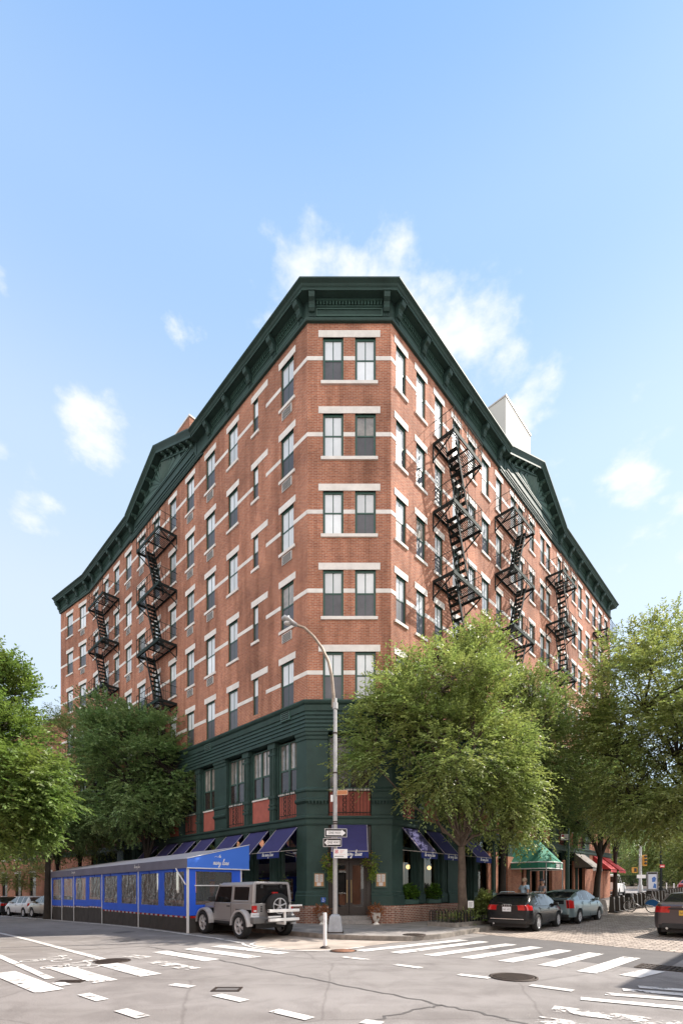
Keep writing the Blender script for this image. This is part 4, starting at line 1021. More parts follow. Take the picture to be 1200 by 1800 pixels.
def tree(name, label, loc, blobs, trunk_r, fork_z, leafm, bark, seed, clumps, twigs, per, L, W, group='street trees', droop=.5, clump_r=(.7,1.2), tl=(.5,.95), lean=(0,0), limb_r=.35, cat='tree', flat=.7, extra=None, reject=None):
    """blobs: ellipsoids (x,y,z,rx,ry,rz) relative to the foot that the crown fills"""
    rng = np.random.default_rng(seed); rd = random.Random(seed)
    root = thing(name, label, cat, loc, 0, group)
    vol = np.array([b[3]*b[4]*b[5] for b in blobs]); vol = vol**.75; vol /= vol.sum()
    C = []; cent = np.array([np.average([b[0] for b in blobs], weights=vol), np.average([b[1] for b in blobs], weights=vol), np.average([b[2] for b in blobs], weights=vol)])
    while len(C) < clumps:
        b = blobs[rng.choice(len(blobs), p=vol)]
        v = rng.normal(0,1,3); v /= np.linalg.norm(v); r = rng.uniform(.2,1.2)**.5
        q = np.array(b[:3]) + v*r*np.array(b[3:])
        if reject and reject(*(q+np.array(loc))): continue
        C.append(q)
    C = np.array(C)
    tb = MB(); fx, fy = lean
    n = 7; tp = [(fx*(i/n)**1.3 + (rd.uniform(-.03,.03) if 0 < i else 0), fy*(i/n)**1.3 + (rd.uniform(-.03,.03) if 0 < i else 0), -.15+(fork_z+.15)*i/n) for i in range(n+1)]
    tb.tube(tp, [trunk_r*(1.35 if i == 0 else 1.1 if i == 1 else 1-.05*i) for i in range(n+1)], 10)
    fork = Vector(tp[-1]); tips = []
    # main limbs towards the blobs, then boughs to the clumps
    lf = min(.62, 1.5/len(blobs)**.6)
    for b in blobs:
        c = Vector(b[:3]); m1 = fork.lerp(c, .5) + Vector((rd.uniform(-.3,.3), rd.uniform(-.3,.3), rd.uniform(-.1,.35)))
        path = [fork, fork.lerp(m1,.5)+Vector((0,0,.15)), m1, c, c+Vector((rd.uniform(-.4,.4),rd.uniform(-.4,.4),b[5]*.45))]
        tb.tube(path, [trunk_r*lf, trunk_r*lf*.78, trunk_r*lf*.56, trunk_r*lf*.34, trunk_r*lf*.14], 7); tips += [path[1], path[2], path[3]]
    for c in C:
        c = Vector(c); s = min(tips, key=lambda q: (q-c).length + (1.0 if q.z > c.z else 0)); m1 = s.lerp(c,.55)+Vector((rd.uniform(-.15,.15),rd.uniform(-.15,.15),rd.uniform(.0,.3)))
        tb.tube([s, m1, c], [trunk_r*.17, trunk_r*.10, trunk_r*.04], 4, cap=False)
    tb.build('trunk', bark, root)
    # twigs
    k = len(C)*twigs; ci = np.repeat(np.arange(len(C)), twigs)
    cr = rng.uniform(clump_r[0], clump_r[1], len(C))
    v = rng.normal(0,1,(k,3)); v /= np.linalg.norm(v, axis=1, keepdims=True)
    out = C[ci]-cent; out /= np.linalg.norm(out, axis=1, keepdims=True)+1e-6
    O = C[ci] + v*cr[ci][:,None]*np.array([1,1,flat])*(rng.uniform(0,1,k)**.5)[:,None]
    D = v*.55 + out*.75 + np.array([0,0,.12]) + rng.normal(0,.2,(k,3)); D[:,2] *= .8; D /= np.linalg.norm(D, axis=1, keepdims=True)
    if extra is not None: extra(O, D, rng)
    leaves('crown', (O, D), leafm, root, L, W, per, rng, droop, tl)
    return root
def px_at(px, py, Y): return ((px-CX)*Y/F, Y, CH+(HZ-py)*Y/F)
def blob(foot, px, py, Y, rx, rz, ry=None):
    x, y, z = px_at(px, py, Y); return (x-foot[0], y-foot[1], z-foot[2], rx*Y/F, (ry if ry else rx)*Y/F, rz*Y/F)
def foot_px(px, Y, dz=.15):
    x = (px-CX)*Y/F; return (x, Y, gz(x,Y)+dz)
def below_left(x, y, z):
    # the crown is lifted over the pavement on the corner side, clear of the shop awnings
    s = (x-B0[0])*UR[0]+(y-B0[1])*UR[1]; return (s < 1.7 and z < 5.0) or (s < 2.6 and z < 4.1) or z < 2.95
# big tree on the right pavement beside the chamfered corner
f = foot_px(812, 19.4)
tree('street_tree', 'large feathery green street tree in an iron guarded pit near the chamfered corner', f,
     [blob(f,775,1215,19.4,95,75), blob(f,690,1260,19.0,65,55), blob(f,650,1335,18.6,42,36), blob(f,850,1250,20,70,75), blob(f,770,1350,18.6,75,70), blob(f,870,1370,19,55,55), blob(f,715,1165,20,30,26), blob(f,830,1150,20,45,34), blob(f,865,1435,18.8,65,34), blob(f,795,1430,19.2,55,45), blob(f,900,1310,19.5,40,40), blob(f,830,1462,18.4,75,36), blob(f,765,1430,18.8,45,35), blob(f,905,1455,18.8,55,32)],
     .21, 3.1, M['leaf_street'], M['bark'], 11, 225, 26, 12, .15, .065, droop=.45, clump_r=(.25,.85), tl=(.45,1.1), reject=lambda x,y,z: below_left(x,y,z))
# second tree, dense and darker, further along the pavement
f = foot_px(884, 24.5)
tree('street_tree', 'darker dense street tree with a thick trunk behind the black hatchback', f,
     [blob(f,935,1300,24.5,60,70), blob(f,965,1380,25,50,70), blob(f,900,1350,24,60,60), blob(f,930,1230,25,45,40)],
     .2, 3.4, M['leaf_mid'], M['bark_dark'], 12, 170, 26, 10, .12, .07, droop=.4, clump_r=(.5,.9), tl=(.35,.7))
f = foot_px(1047, 34)
tree('street_tree', 'forked dark trunked street tree beside the row of bicycle docks', f,
     [blob(f,1040,1400,34,52,60), blob(f,1010,1440,34,40,45), blob(f,1060,1340,35,45,50), blob(f,1085,1440,34,30,40)],
     .24, 3.2, M['leaf_dark'], M['bark_dark'], 13, 150, 24, 10, .15, .08, clump_r=(.7,1.2), lean=(.3,0))
f = foot_px(1081, 41)
tree('street_tree', 'slim dark trunked street tree nearest the white van', f,
     [blob(f,1085,1400,41,45,60), blob(f,1110,1450,41,30,30), blob(f,1070,1350,42,40,40)],
     .2, 3.2, M['leaf_dark'], M['bark_dark'], 14, 100, 22, 9, .17, .09, clump_r=(.8,1.3))
# spreading tree across the cobbled street at the right edge
f = foot_px(1262, 25)
tree('street_tree', 'huge spreading yellow green tree at the right edge', f,
     [blob(f,1130,1250,25,110,90), blob(f,1190,1330,24,130,90), blob(f,1080,1330,25,80,70), blob(f,1130,1150,26,60,60), blob(f,1240,1200,25,100,110), blob(f,1110,1410,24,85,50), blob(f,1200,1430,23.5,90,35), blob(f,1270,1360,25,100,100), blob(f,1060,1250,25.5,40,40)],
     .3, 4.0, M['leaf_yellow'], M['bark_dark'], 15, 340, 28, 11, .18, .08, droop=.45, clump_r=(.6,1.15), tl=(.5,1.0))
# left street: bright tree, ivy-dark dense tree, feathery one between
f = (-12.4, 14.0, gz(-12.4,14)+.15)
tree('street_tree', 'tall bright green street tree leaning in at the left edge', f,
     [blob(f,0,1290,14.4,50,55), blob(f,45,1380,13.6,58,55), blob(f,-60,1330,14,80,130), blob(f,20,1445,13.6,55,40), blob(f,-5,1200,14.6,34,38), blob(f,80,1425,14,36,36), blob(f,-130,1300,14,90,130)],
     .2, 2.6, M['leaf_bright'], M['bark_dark'], 16, 240, 26, 11, .14, .06, droop=.45, clump_r=(.30,.6), tl=(.3,.65))
f = foot_px(84, 29)
tree('street_tree', 'straight dark trunked street tree ahead of the parked white hatchback', f,
     [blob(f,70,1400,29,50,60), blob(f,40,1460,29,45,40), blob(f,110,1450,29,35,40)], .2, 4.0, M['leaf_dark'], M['bark_dark'], 26, 120, 26, 10, .15, .07, clump_r=(.6,1.0))
f = foot_px(258, 28.5)
tree('street_tree', 'dense dark green street tree behind the blue dining shed', f,
     [blob(f,235,1320,28.5,85,65), blob(f,300,1360,27.5,50,55), blob(f,200,1270,29,50,38), blob(f,250,1420,28,75,50), blob(f,320,1390,27,30,35), blob(f,290,1300,28,40,35)],
     .2, 3.2, M['leaf_dark'], M['bark_dark'], 17, 260, 28, 11, .12, .10, droop=.25, clump_r=(.45,.85), tl=(.3,.6))
f = foot_px(140, 34)
tree('street_tree', 'feathery mid green street tree between the bright and the dark one', f,
     [blob(f,140,1310,34,60,60), blob(f,170,1390,33,70,60), blob(f,120,1420,33,50,60), blob(f,190,1330,34,45,45), blob(f,160,1450,33,60,40)],
     .19, 3.6, M['leaf_mid'], M['bark_dark'], 18, 190, 28, 11, .16, .055, droop=.7, clump_r=(.7,1.2))
f = foot_px(112, 33)
tree('street_tree', 'slim leaning street tree behind the far end of the dining shed', f,
     [blob(f,105,1440,33,40,35), blob(f,85,1480,33,30,25), blob(f,125,1475,33,28,22)], .15, 3.2, M['leaf_dark'], M['bark_dark'], 19, 60, 22, 10, .15, .07, clump_r=(.5,.9), lean=(-.4,0))
f = foot_px(38, 40)
tree('young_tree', 'young pale green tree beyond the parked white car', f,
     [blob(f,35,1535,40,30,22), blob(f,50,1525,40,22,18)], .06, 1.6, M['leaf_yellow'], M['bark'], 20, 40, 18, 8, .14, .07, group=None, clump_r=(.35,.6), tl=(.3,.6))
# park trees beyond the far cross street
for i, (px, py, Y, r, h) in enumerate(((1150,1490,75,45,48),(1195,1470,70,45,60),(1110,1500,85,35,40),(1225,1500,62,45,50))):
    f = foot_px(px, Y, .0)
    tree('park_tree', ['leafy pale green tree beyond the traffic signal','tall pale green tree beyond the far crossing at the right edge','small pale tree seen beyond the white van','broad pale tree at the right edge behind the small red car'][i], f, [blob(f,px,py,Y,r,h), blob(f,px-18,py+18,Y,r*.7,h*.6), blob(f,px+15,py-10,Y,r*.7,h*.7)], .3, 4.5, M['leaf_yellow'], M['bark_dark'], 30+i, 90, 22, 9, .30, .15, group='park trees beyond the far crossing', clump_r=(1.3,2.2), tl=(.8,1.5))
# ================================================================== vehicles
def paint(name, col, metal=.35, rough=.3): return mat(name, col, rough, metal=metal, spec=.25, coat=.3)
M['car_glass'] = mat('car_glass', (.010,.011,.012), .04, spec=.5)
M['tyre'] = mat('tyre_rubber', (.014,.014,.014), .85)
M['alloy'] = mat('alloy_rim', (.55,.55,.56), .4, metal=.15)
M['alloy_dark'] = mat('dark_rim', (.08,.08,.085), .35, metal=.6)
M['plastic'] = mat('black_trim', (.02,.02,.021), .6)
M['lamp_red'] = mat('red_lamp_lens', (.45,.012,.012), .12, spec=.8, coat=.6)
M['lamp_clear'] = mat('clear_lamp_lens', (.6,.6,.6), .1, spec=.8)
M['chrome'] = mat('chrome', (.7,.7,.7), .12, metal=1.)
M['plate_w'] = mat('pale_plate', (.70,.70,.72), .5)
M['plate_y'] = mat('yellow_plate', (.62,.36,.04), .5)
M['ink'] = mat('dark_ink', (.02,.025,.06), .6)
def lerp_tab(tab, x):
    if x <= tab[0][0]: return tab[0][1]
    for (a, va), (b, vb) in zip(tab, tab[1:]):
        if x <= b: 
            t = (x-a)/(b-a); return va+(vb-va)*t
    return tab[-1][1]
def smooth_tab(tab):
    out = []
    P = [tab[0]]+list(tab)+[tab[-1]]
    for i in range(1, len(P)-2):
        for k in range(8):
            t = k/8; x = P[i][0]+(P[i+1][0]-P[i][0])*t
            m0 = (P[i+1][1]-P[i-1][1])/max(1e-6,(P[i+1][0]-P[i-1][0])); m1 = (P[i+2][1]-P[i][1])/max(1e-6,(P[i+2][0]-P[i][0])); h = P[i+1][0]-P[i][0]
            out.append((x, (2*t**3-3*t*t+1)*P[i][1]+(t**3-2*t*t+t)*h*m0+(-2*t**3+3*t*t)*P[i+1][1]+(t**3-t*t)*h*m1))
    return out+[tab[-1]]
def wheel_part(root, x, y, r, w, side, rimm, spokes=5):
    mb = MB(); mb.lathe([(r*.66,-w/2),(r*.93,-w/2),(r,-w/2+.035),(r,w/2-.035),(r*.93,w/2),(r*.66,w/2),(r*.66,-w/2)], 28, 0, 'y', cap=False)
    o = mb.build('wheel', M['tyre'], root, loc=(x,y,r))
    rm = MB(); s = side
    rm.lathe([(r*.68,s*(w/2-.005)),(r*.62,s*(w/2-.01)),(r*.60,s*(w/2-.07)),(r*.60,-s*w/2),(r*.67,-s*w/2)], 28, 0, 'y', cap=False)
    for k in range(spokes):
        a = 2*PI*k/spokes+.3
        for da in (-.16,.16):
            p = [(r*.10*math.cos(a+da), s*(w/2-.035), r*.10*math.sin(a+da)), (r*.63*math.cos(a+da*.8), s*(w/2-.03), r*.63*math.sin(a+da*.8))]
            rm.bar(p[0], p[1], .035, .028)
    rm.lathe([(.001,s*(w/2-.01)),(r*.16,s*(w/2-.015)),(r*.18,s*(w/2-.06))], 12, 0, 'y', cap=False)
    rm.build('rim', rimm, o)
    d = MB(); d.lathe([(.001,s*(w/2-.085)),(r*.61,s*(w/2-.085))], 20, 0, 'y', cap=False); d.build('brake', M['plastic'], o)
SIDED = ('tail_lamp','headlight','window')
def make_car(name, label, cat, loc, rz, sp, body, group=None, rim=None, plate='w', details=()):
    """x runs from the tail (-L/2) to the nose (+L/2)"""
    L, W = sp['L'], sp['W']; r = sp['r']; hw = W/2
    top = smooth_tab(sp['top']); belt = smooth_tab(sp['belt']); xr, xf = sp['xr'], sp['xf']
    root = thing(name, label, cat, loc, rz, group)
    X = sorted({round(v,4) for v in list(np.arange(-L/2, L/2+.001, .06)) + [-L/2+.01, -L/2+.03, L/2-.03, L/2-.01, L/2] + [xr+s*(r+.055)*math.cos(R(a)) for s in (1,) for a in range(0,181,15)] + [xf+(r+.055)*math.cos(R(a)) for a in range(0,181,15)]})
    ends = sp.get('round', .30)
    def halfw(x):
        e = min(x+L/2, L/2-x)
        f = 1 - sp.get('taper',.17)*max(0, 1-e/ends)**2.2
        return hw*f*(1-.035*abs(x/(L/2))**2)
    def low(x):
        z = sp['sill'] + max(0, abs(x)-L/2+.35)*.25
        for xw in (xr, xf):
            d = abs(x-xw); R_ = r+.055
            if d < R_: z = max(z, r+math.sqrt(R_*R_-d*d))
        return z
    HS = sp.get('heights', [.30,.42,.55,.68,.80])
    G = []
    for x in X:
        w = halfw(x); zb = lerp_tab(belt, x); zt = max(lerp_tab(top, x), zb+.015); zl = min(low(x), zb-.06); h = zt-zb
        row = []
        for k, hz in enumerate(HS):
            z = max(zl + .004*k, min(hz, zb-.05+.008*(k-len(HS))))
            bul = (1 - .06*max(0, (.52-hz)/.3)**2 - .02*max(0,(hz-.62)/.3)**2)
            row.append((w*bul, z))
        row.append((w*.965, zb-.02)); row.append((w*.93, zb+min(.012, h*.3)))
        tum = min(1, h/.45)
        wr = w*(.93-.20*tum) if h > .1 else w*(.93-.44*h)
        row.append((w*.93+(wr-w*.93)*.5, zb+h*.50)); row.append((wr, zb+h*.90)); row.append((wr*.90, zt-.022*tum)); row.append((wr*.5, zt-.006)); row.append((0, zt))
        G.append(row)
    J = len(G[0]); bj = len(HS)+1
    parts = {}
    def put(key, quad):
        mb = parts.setdefault(key, ([], {}, []))
        idx = []
        for v in quad:
            kk = (round(v[0],4), round(v[1],4), round(v[2],4))
            if kk not in mb[1]: mb[1][kk] = len(mb[0]); mb[0].append(v)
            idx.append(mb[1][kk])
        if len(set(idx)) >= 3:
            q = []
            for i in idx:
                if i not in q: q.append(i)
            mb[2].append(q)
    cls = sp['cls']
    for i in range(len(X)-1):
        for j in range(J-1):
            for sg in (1,-1):
                q = [(X[i],sg*G[i][j][0],G[i][j][1]), (X[i+1],sg*G[i+1][j][0],G[i+1][j][1]), (X[i+1],sg*G[i+1][j+1][0],G[i+1][j+1][1]), (X[i],sg*G[i][j+1][0],G[i][j+1][1])]
                if sg < 0: q = q[::-1]
                c = [sum(p[k] for p in q)/4 for k in range(3)]
                h_ = lerp_tab(top, c[0])-lerp_tab(belt, c[0]); key = None
                if h_ > .07 and j in (bj, bj+1):
                    for a, b in sp['side_glass']:
                        if a < c[0] < b and (j == bj or h_ > .12): key = 'window'
                if j >= bj+3 and any(a < c[0] < b for a, b in sp['screens']): key = 'windscreen'
                if key is None: key = cls(c[0], abs(c[1]), c[2], 'side' if j < bj else 'top') or 'body'
                put(key if key not in SIDED else (key, sg), q)
    K = 14
    for i, sgx in ((0,-1),(len(X)-1,1)):
        for j in range(J-1):
            for k in range(K):
                def P(jj, kk):
                    y = G[i][jj][0]*(1-2*kk/K); return (X[i]+sgx*.05*(1-(2*kk/K-1)**2)*min(1,(G[i][jj][1]-sp['sill'])*3 if G[i][jj][1] < sp['sill']+.33 else 1), y, G[i][jj][1])
                q = [P(j,k), P(j,k+1), P(j+1,k+1), P(j+1,k)]
                if sgx > 0: q = q[::-1]
                c = [sum(p[n] for p in q)/4 for n in range(3)]
                key = cls(c[0], abs(c[1]), c[2], 'tail' if sgx < 0 else 'nose') or 'body'; put(key if key not in SIDED else (key, 1 if c[1] > 0 else -1), q)
    mats = dict(body=body, window=M['car_glass'], windscreen=M['car_glass'], tail_lamp=M['lamp_red'], headlight=M['lamp_clear'], bumper=M['plastic'], bumper_paint=body)
    for key, (vs, _, fs) in parts.items():
        key = key[0] if isinstance(key, tuple) else key
        mb = MB().add(vs, fs, 0, True); o = mb.build('bodywork' if key == 'body' else key, mats[key], root)
        bmx = bmesh.new(); bmx.from_mesh(o.data); bmesh.ops.recalc_face_normals(bmx, faces=bmx.faces) if key == 'body' else None; bmx.to_mesh(o.data); bmx.free()
    ub = MB().box(-L/2+.12, L/2-.12, -hw+.24, hw-.24, .17, .62).box(xr-r-.04, xr+r+.04, -hw+.10, hw-.10, .5, .72).box(xf-r-.04, xf+r+.04, -hw+.10, hw-.10, .5, .70); ub.build('underbody', M['plastic'], root)
    for x in (xr, xf):
        for sg in (1,-1): wheel_part(root, x, sg*(hw-.115), r, .21, sg, rim or M['alloy'], sp.get('spokes',7))
    for sg in (1,-1):
        mx = sp['mirror']; zb = lerp_tab(belt, mx); mb = MB().box(mx-.07, mx+.07, sg*hw*.93-.02 if sg > 0 else -hw*.93-.17, sg*hw*.93+.17 if sg > 0 else -hw*.93+.02, zb+.01, zb+.14)
        mb.build('wing_mirror', body, root, bevel=.03)
        for dx in sp['handles']:
            zb = lerp_tab(belt, dx); MB().box(dx-.09, dx+.09, sg*halfw(dx)-.012, sg*halfw(dx)+.022, zb-.13, zb-.10).build('handle', body, root, bevel=.008)
        s_ = MB()
        for dx in sp['seams']:
            zb = lerp_tab(belt, dx); s_.box(dx-.006, dx+.006, sg*halfw(dx)*.99-.006, sg*halfw(dx)*.99+.006, max(low(dx),sp['sill']+.05)+.02, zb-.03)
        s_.build('door_seam', M['plastic'], root)
    if plate:
        zpl = sp['plate']; xx = -L/2-.05
        p = MB().box(xx-.022, xx+.06, -.155, .155, zpl-.08, zpl+.08); po = p.build('number_plate', M['plate_w' if plate == 'w' else 'plate_y'], root)
        s_ = MB(); 
        for k in range(7):
            if k == 3: continue
            y = -.115+k*.0385; s_.box(xx-.025, xx-.020, y-.012, y+.012, zpl-.032, zpl-.022).box(xx-.025, xx-.020, y-.012, y-.005, zpl-.022, zpl+.035).box(xx-.025, xx-.020, y-.005, y+.012, zpl+.025-(k%3)*.02, zpl+.035-(k%3)*.02)
        s_.build('plate_characters', M['ink'], po)
    for d in details: d(root, L, hw)
    return root
def hatch(L, W, H, r, xr, xf, tail_z=.98, glass_x=.52, kind='hatch', lamp=(.80,.98,.48)):
    """plan of a five-door hatchback"""
    t = -L/2; n = L/2
    return dict(L=L, W=W, r=r, xr=xr, xf=xf, sill=.22, top=[(t,tail_z),(t+.06,tail_z+.06),(t+glass_x*.55,tail_z+(H-tail_z)*.60),(t+glass_x,H-.06),(t+glass_x+.25,H-.015),(t+1.5,H),(.25,H-.02),(.75,H-.16),(1.28,tail_z+.02),(1.55,tail_z-.05),(n-.35,.80),(n-.08,.70),(n,.62)],
        belt=[(t,tail_z-.03),(t+.3,tail_z-.02),(0,tail_z-.06),(1.2,tail_z-.10),(1.5,tail_z-.12),(n-.3,.74),(n,.58)],
        side_glass=[(t+.62,t+1.18),(t+1.26,-.08),(-.02,1.05)], screens=[(t+.10,t+glass_x-.03),(.38,1.22)], mirror=.78, handles=[-.12,-1.05], seams=[.95,-.05,-1.05+ -.12], plate=.83,
        cls=lambda x,y,z,zone: ('tail_lamp' if (x < t+.22 and lamp[0] < z < lamp[1] and y > lamp[2]) else 'headlight' if (x > n-.45 and .56 < z < .74 and y > hw_(W,.55)) else 'bumper' if (zone in ('tail',) and z < .42) or (zone == 'side' and z < .29) else None))
def hw_(W, f): return W/2*f
def exhaust(root, L, hw):
    for y in (.48,): MB().lathe([(.035,-.08),(.035,.05),(.028,.05),(.028,-.05)], 10, 0, 'x', (-L/2-.0, y, .30)).build('exhaust_pipe', M['chrome'], root)
def wiper(z, x):
    def f(root, L, hw): MB().bar((-L/2+x, -.1, z), (-L/2+x+.05, .42, z+.06), .015).build('wiper', M['plastic'], root)
    return f
def rings(root, L, hw):
    mb = MB()
    for k in range(4): y = -.12+.08*k; mb.tube([(-L/2-.058, y+.05*math.cos(a*PI/6), .965+.05*math.sin(a*PI/6)) for a in range(13)], .007, 5)
    mb.build('badge', M['chrome'], root)
def spoiler(H, x0, x1, w):
    def f(root, L, hw): MB().box(-L/2+x0, -L/2+x1, -w, w, H-.055, H-.012).build('spoiler', M['plastic'], root, bevel=.012)
    return f
def rails(H):
    def f(root, L, hw):
        for sg in (1,-1): MB().tube([(-L/2+.75, sg*hw*.66, H-.02), (-L/2+.9, sg*hw*.67, H+.035), (.2, sg*hw*.67, H+.035), (.4, sg*hw*.66, H-.04)], .016, 6).build('roof_rail', M['chrome'], root)
    return f
def strip_chrome(z, w):
    def f(root, L, hw): MB().box(-L/2-.062, -L/2-.02, -w, w, z, z+.03).build('bumper_strip', M['chrome'], root, bevel=.006)
    return f
def place(x, y): return (x, y, gz(x, y))
AZR = math.atan2(UR[1], UR[0]); AZL = math.atan2(UL[1], UL[0]); AZW = math.atan2(UW[1], UW[0])
def from_rr(rr, az, sp):
    """centre of the car from the ground point of its near rear wheel: rr=(x,y,side) side=+1 left wheel, -1 right wheel"""
    x, y, sd = rr; dx, dy = math.cos(az), math.sin(az); lx, ly = -dy, dx; o = sp['W']/2-.115
    return place(x - dx*sp['xr'] - lx*o*sd, y - dy*sp['xr'] - ly*o*sd)
A3 = hatch(4.29, 1.77, 1.42, .32, -1.30, 1.28, tail_z=.98, glass_x=.60, lamp=(.80,.99,.42))
azA = math.atan2(.777,.629)
make_car('parked_car', 'black hatchback with red tail lamps parked nearest on the cobbles', 'car', from_rr((7.2,17.9,-1), azA, A3), azA, A3, paint('black_car_paint', (.012,.012,.013), 0, .25), 'cars parked along the cobbled street', plate='w', details=[exhaust, wiper(1.02,.06), rings, spoiler(1.42,.42,.72,.56), rails(1.42), strip_chrome(.46,.62)])
PR_ = hatch(4.48, 1.75, 1.49, .31, -1.36, 1.34, tail_z=1.05, glass_x=1.05, lamp=(.72,1.02,.60))
tP = -2.24
PR_['top'] = [(tP,1.05),(tP+.05,1.10),(tP+.35,1.20),(tP+1.05,1.39),(tP+1.6,1.475),(-.25,1.49),(.25,1.45),(.8,1.26),(1.45,.98),(1.7,.92),(2.0,.80),(2.24,.66)]
PR_['screens'] = [(tP+.12,tP+1.05),(.25,1.40)]; PR_['side_glass'] = [(tP+.95,tP+1.4),(tP+1.46,-.02),(.04,1.25)]; PR_['seams'] = [1.05,.0,-1.0]
def prius_extra(root, L, hw):
    MB().box(-L/2-.058, -L/2-.02, -.50, .50, .86, 1.03).build('tail_window', M['car_glass'], root, bevel=.01)
    MB().box(-L/2-.02, -L/2+.10, -.62, .62, 1.06, 1.09).build('spoiler', M['plastic'], root, bevel=.01)
make_car('parked_car', 'pale blue green hatchback with split rear window parked ahead of the black one', 'car', from_rr((10.3,21.1,-1), AZR, PR_), AZR, PR_, paint('pale_blue_paint', (.20,.27,.29), .5, .3), 'cars parked along the cobbled street', plate=None, details=[prius_extra])
CAM = hatch(4.85, 1.82, 1.46, .33, -1.40, 1.40, tail_z=1.06, glass_x=1.2, lamp=(.80,1.0,.42))
tC = -4.85/2
CAM['top'] = [(tC,1.02),(tC+.06,1.07),(tC+.45,1.10),(tC+.62,1.13),(tC+1.35,1.40),(tC+1.75,1.455),(.0,1.46),(.35,1.42),(.85,1.24),(1.35,.99),(1.7,.93),(2.1,.82),(4.85/2,.66)]
CAM['belt'] = [(tC,.98),(tC+.5,1.03),(0,.95),(1.2,.90),(1.6,.87),(2.1,.76),(4.85/2,.6)]
CAM['screens'] = [(tC+.64,tC+1.42),(.38,1.28)]; CAM['side_glass'] = [(tC+.95,tC+1.5),(tC+1.56,-.02),(.04,1.2)]; CAM['seams'] = [1.05,.0,-1.05]; CAM['plate'] = .80
def camry_extra(root, L, hw):
    MB().box(-L/2-.07, -L/2-.03, -.45, .45, .915, .955).build('boot_strip', M['plastic'], root, bevel=.008)
    MB().tube([(-L/2-.064, .07*math.cos(a*PI/8), 1.0+.048*math.sin(a*PI/8)) for a in range(17)], .008, 5).build('badge', M['chrome'], root)
    MB().box(-L/2-.052, -L/2-.02, -.62, .62, .30, .46).build('diffuser', M['plastic'], root, bevel=.01)
x_, y_ = 10.95, 16.5
make_car('parked_car', 'grey brown saloon with a yellow plate cut by the right edge of the view', 'car', from_rr((x_,y_,1), AZR, CAM), AZR, CAM, paint('grey_brown_paint', (.10,.085,.088), .5, .3), 'cars parked along the cobbled street', plate='y', details=[camry_extra, exhaust])
# left street
WH = hatch(4.30, 1.78, 1.46, .32, -1.30, 1.28, tail_z=1.0, glass_x=.55, lamp=(.84,.98,.5))
make_car('parked_car', 'white hatchback with a dark rear bumper parked on the left street', 'car', place(-22.6,35.0), AZW, WH, paint('white_car_paint', (.68,.68,.68), 0, .3), 'cars parked along the left street', details=[wiper(1.05,.05)])
BG = hatch(4.50, 1.76, 1.47, .31, -1.33, 1.32, tail_z=1.02, glass_x=1.15, lamp=(.8,.98,.5))
tB = -2.25; BG['top'] = [(tB,.96),(tB+.06,1.02),(tB+.5,1.05),(tB+.62,1.08),(tB+1.2,1.40),(tB+1.6,1.46),(-.1,1.47),(.25,1.44),(.75,1.26),(1.3,1.0),(1.7,.93),(2.0,.82),(2.25,.66)]; BG['screens'] = [(tB+.64,tB+1.3),(.3,1.22)]; BG['side_glass'] = [(tB+.85,tB+1.4),(tB+1.46,-.02),(.04,1.15)]
az_ = (AZL+AZW)/2
make_car('parked_car', 'pale beige saloon parked behind the far end of the blue dining shed', 'car', place(-18.75,31.6), az_+.05, BG, paint('beige_car_paint', (.42,.40,.34), .4, .3), 'cars parked along the left street')
make_car('parked_car', 'black saloon parked ahead of the white hatchback', 'car', place(-27.0,38.6), AZW, BG, paint('dark_car_paint', (.02,.02,.022), .2, .25), 'cars parked along the left street')
SUV = hatch(4.6, 1.86, 1.68, .36, -1.38, 1.38, tail_z=1.12, glass_x=.5, lamp=(.9,1.2,.6))
make_car('parked_car', 'red tall car parked farthest along the left street', 'car', place(-31.6,42.3), AZW, SUV, paint('red_car_paint', (.30,.03,.03), .2, .3), 'cars parked along the left street')
p_ = px_at(1197,1575,46)
make_car('parked_car', 'small red tailed car far up the street above the grey brown saloon', 'car', place(p_[0]+1.0,p_[1]), AZR, BG, paint('dusty_red_paint', (.32,.05,.05), .2, .3), 'cars parked along the cobbled street')
# white van at the far end
VN = hatch(5.2, 1.98, 2.08, .36, -1.6, 1.65, tail_z=1.15, glass_x=.10, lamp=(1.0,1.32,.80))
tV = -2.6
VN['top'] = [(tV,1.98),(tV+.03,2.02),(tV+.10,2.06),(tV+1.5,2.08),(.6,2.06),(1.0,1.95),(1.75,1.25),(2.2,1.12),(2.6,.8)]; VN['belt'] = [(tV,1.18),(0,1.18),(1.5,1.12),(2.1,1.02),(2.6,.72)]; VN['heights'] = [.35,.5,.65,.85,1.02]
VN['screens'] = [(1.1,1.7)]; VN['side_glass'] = [(tV+.5,tV+1.6),(tV+1.7,0),(.1,1.5)]; VN['plate'] = .85; VN['taper'] = .06
def van_extra(root, L, hw):
    for sg in (1,-1): MB().box(-L/2-.06, -L/2-.02, .08*sg if sg > 0 else -.72, .72 if sg > 0 else -.08, 1.30, 1.82).build('rear_window', M['car_glass'], root, bevel=.02)
    MB().box(-L/2-.12, -L/2+.05, -.92, .92, .42, .6).build('bumper', M['chrome'], root, bevel=.03)
    for sg in (1,-1): MB().box(-L/2-.05, -L/2+.04, sg*.86-.07, sg*.86+.07, 1.0, 1.32).build('tail_lamp', M['lamp_red'], root, bevel=.02)
    MB().box(-L/2-.055, -L/2-.045, -.006, .006, .65, 1.9).build('door_seam', M['plastic'], root)
p_ = px_at(1094,1560,46)
make_car('parked_van', 'white panel van with rear windows seen past the building end', 'van', place(p_[0],p_[1]+2), AZR+.1, VN, paint('white_van_paint', (.72,.72,.72), 0, .35), None, rim=M['alloy_dark'], details=[van_extra])

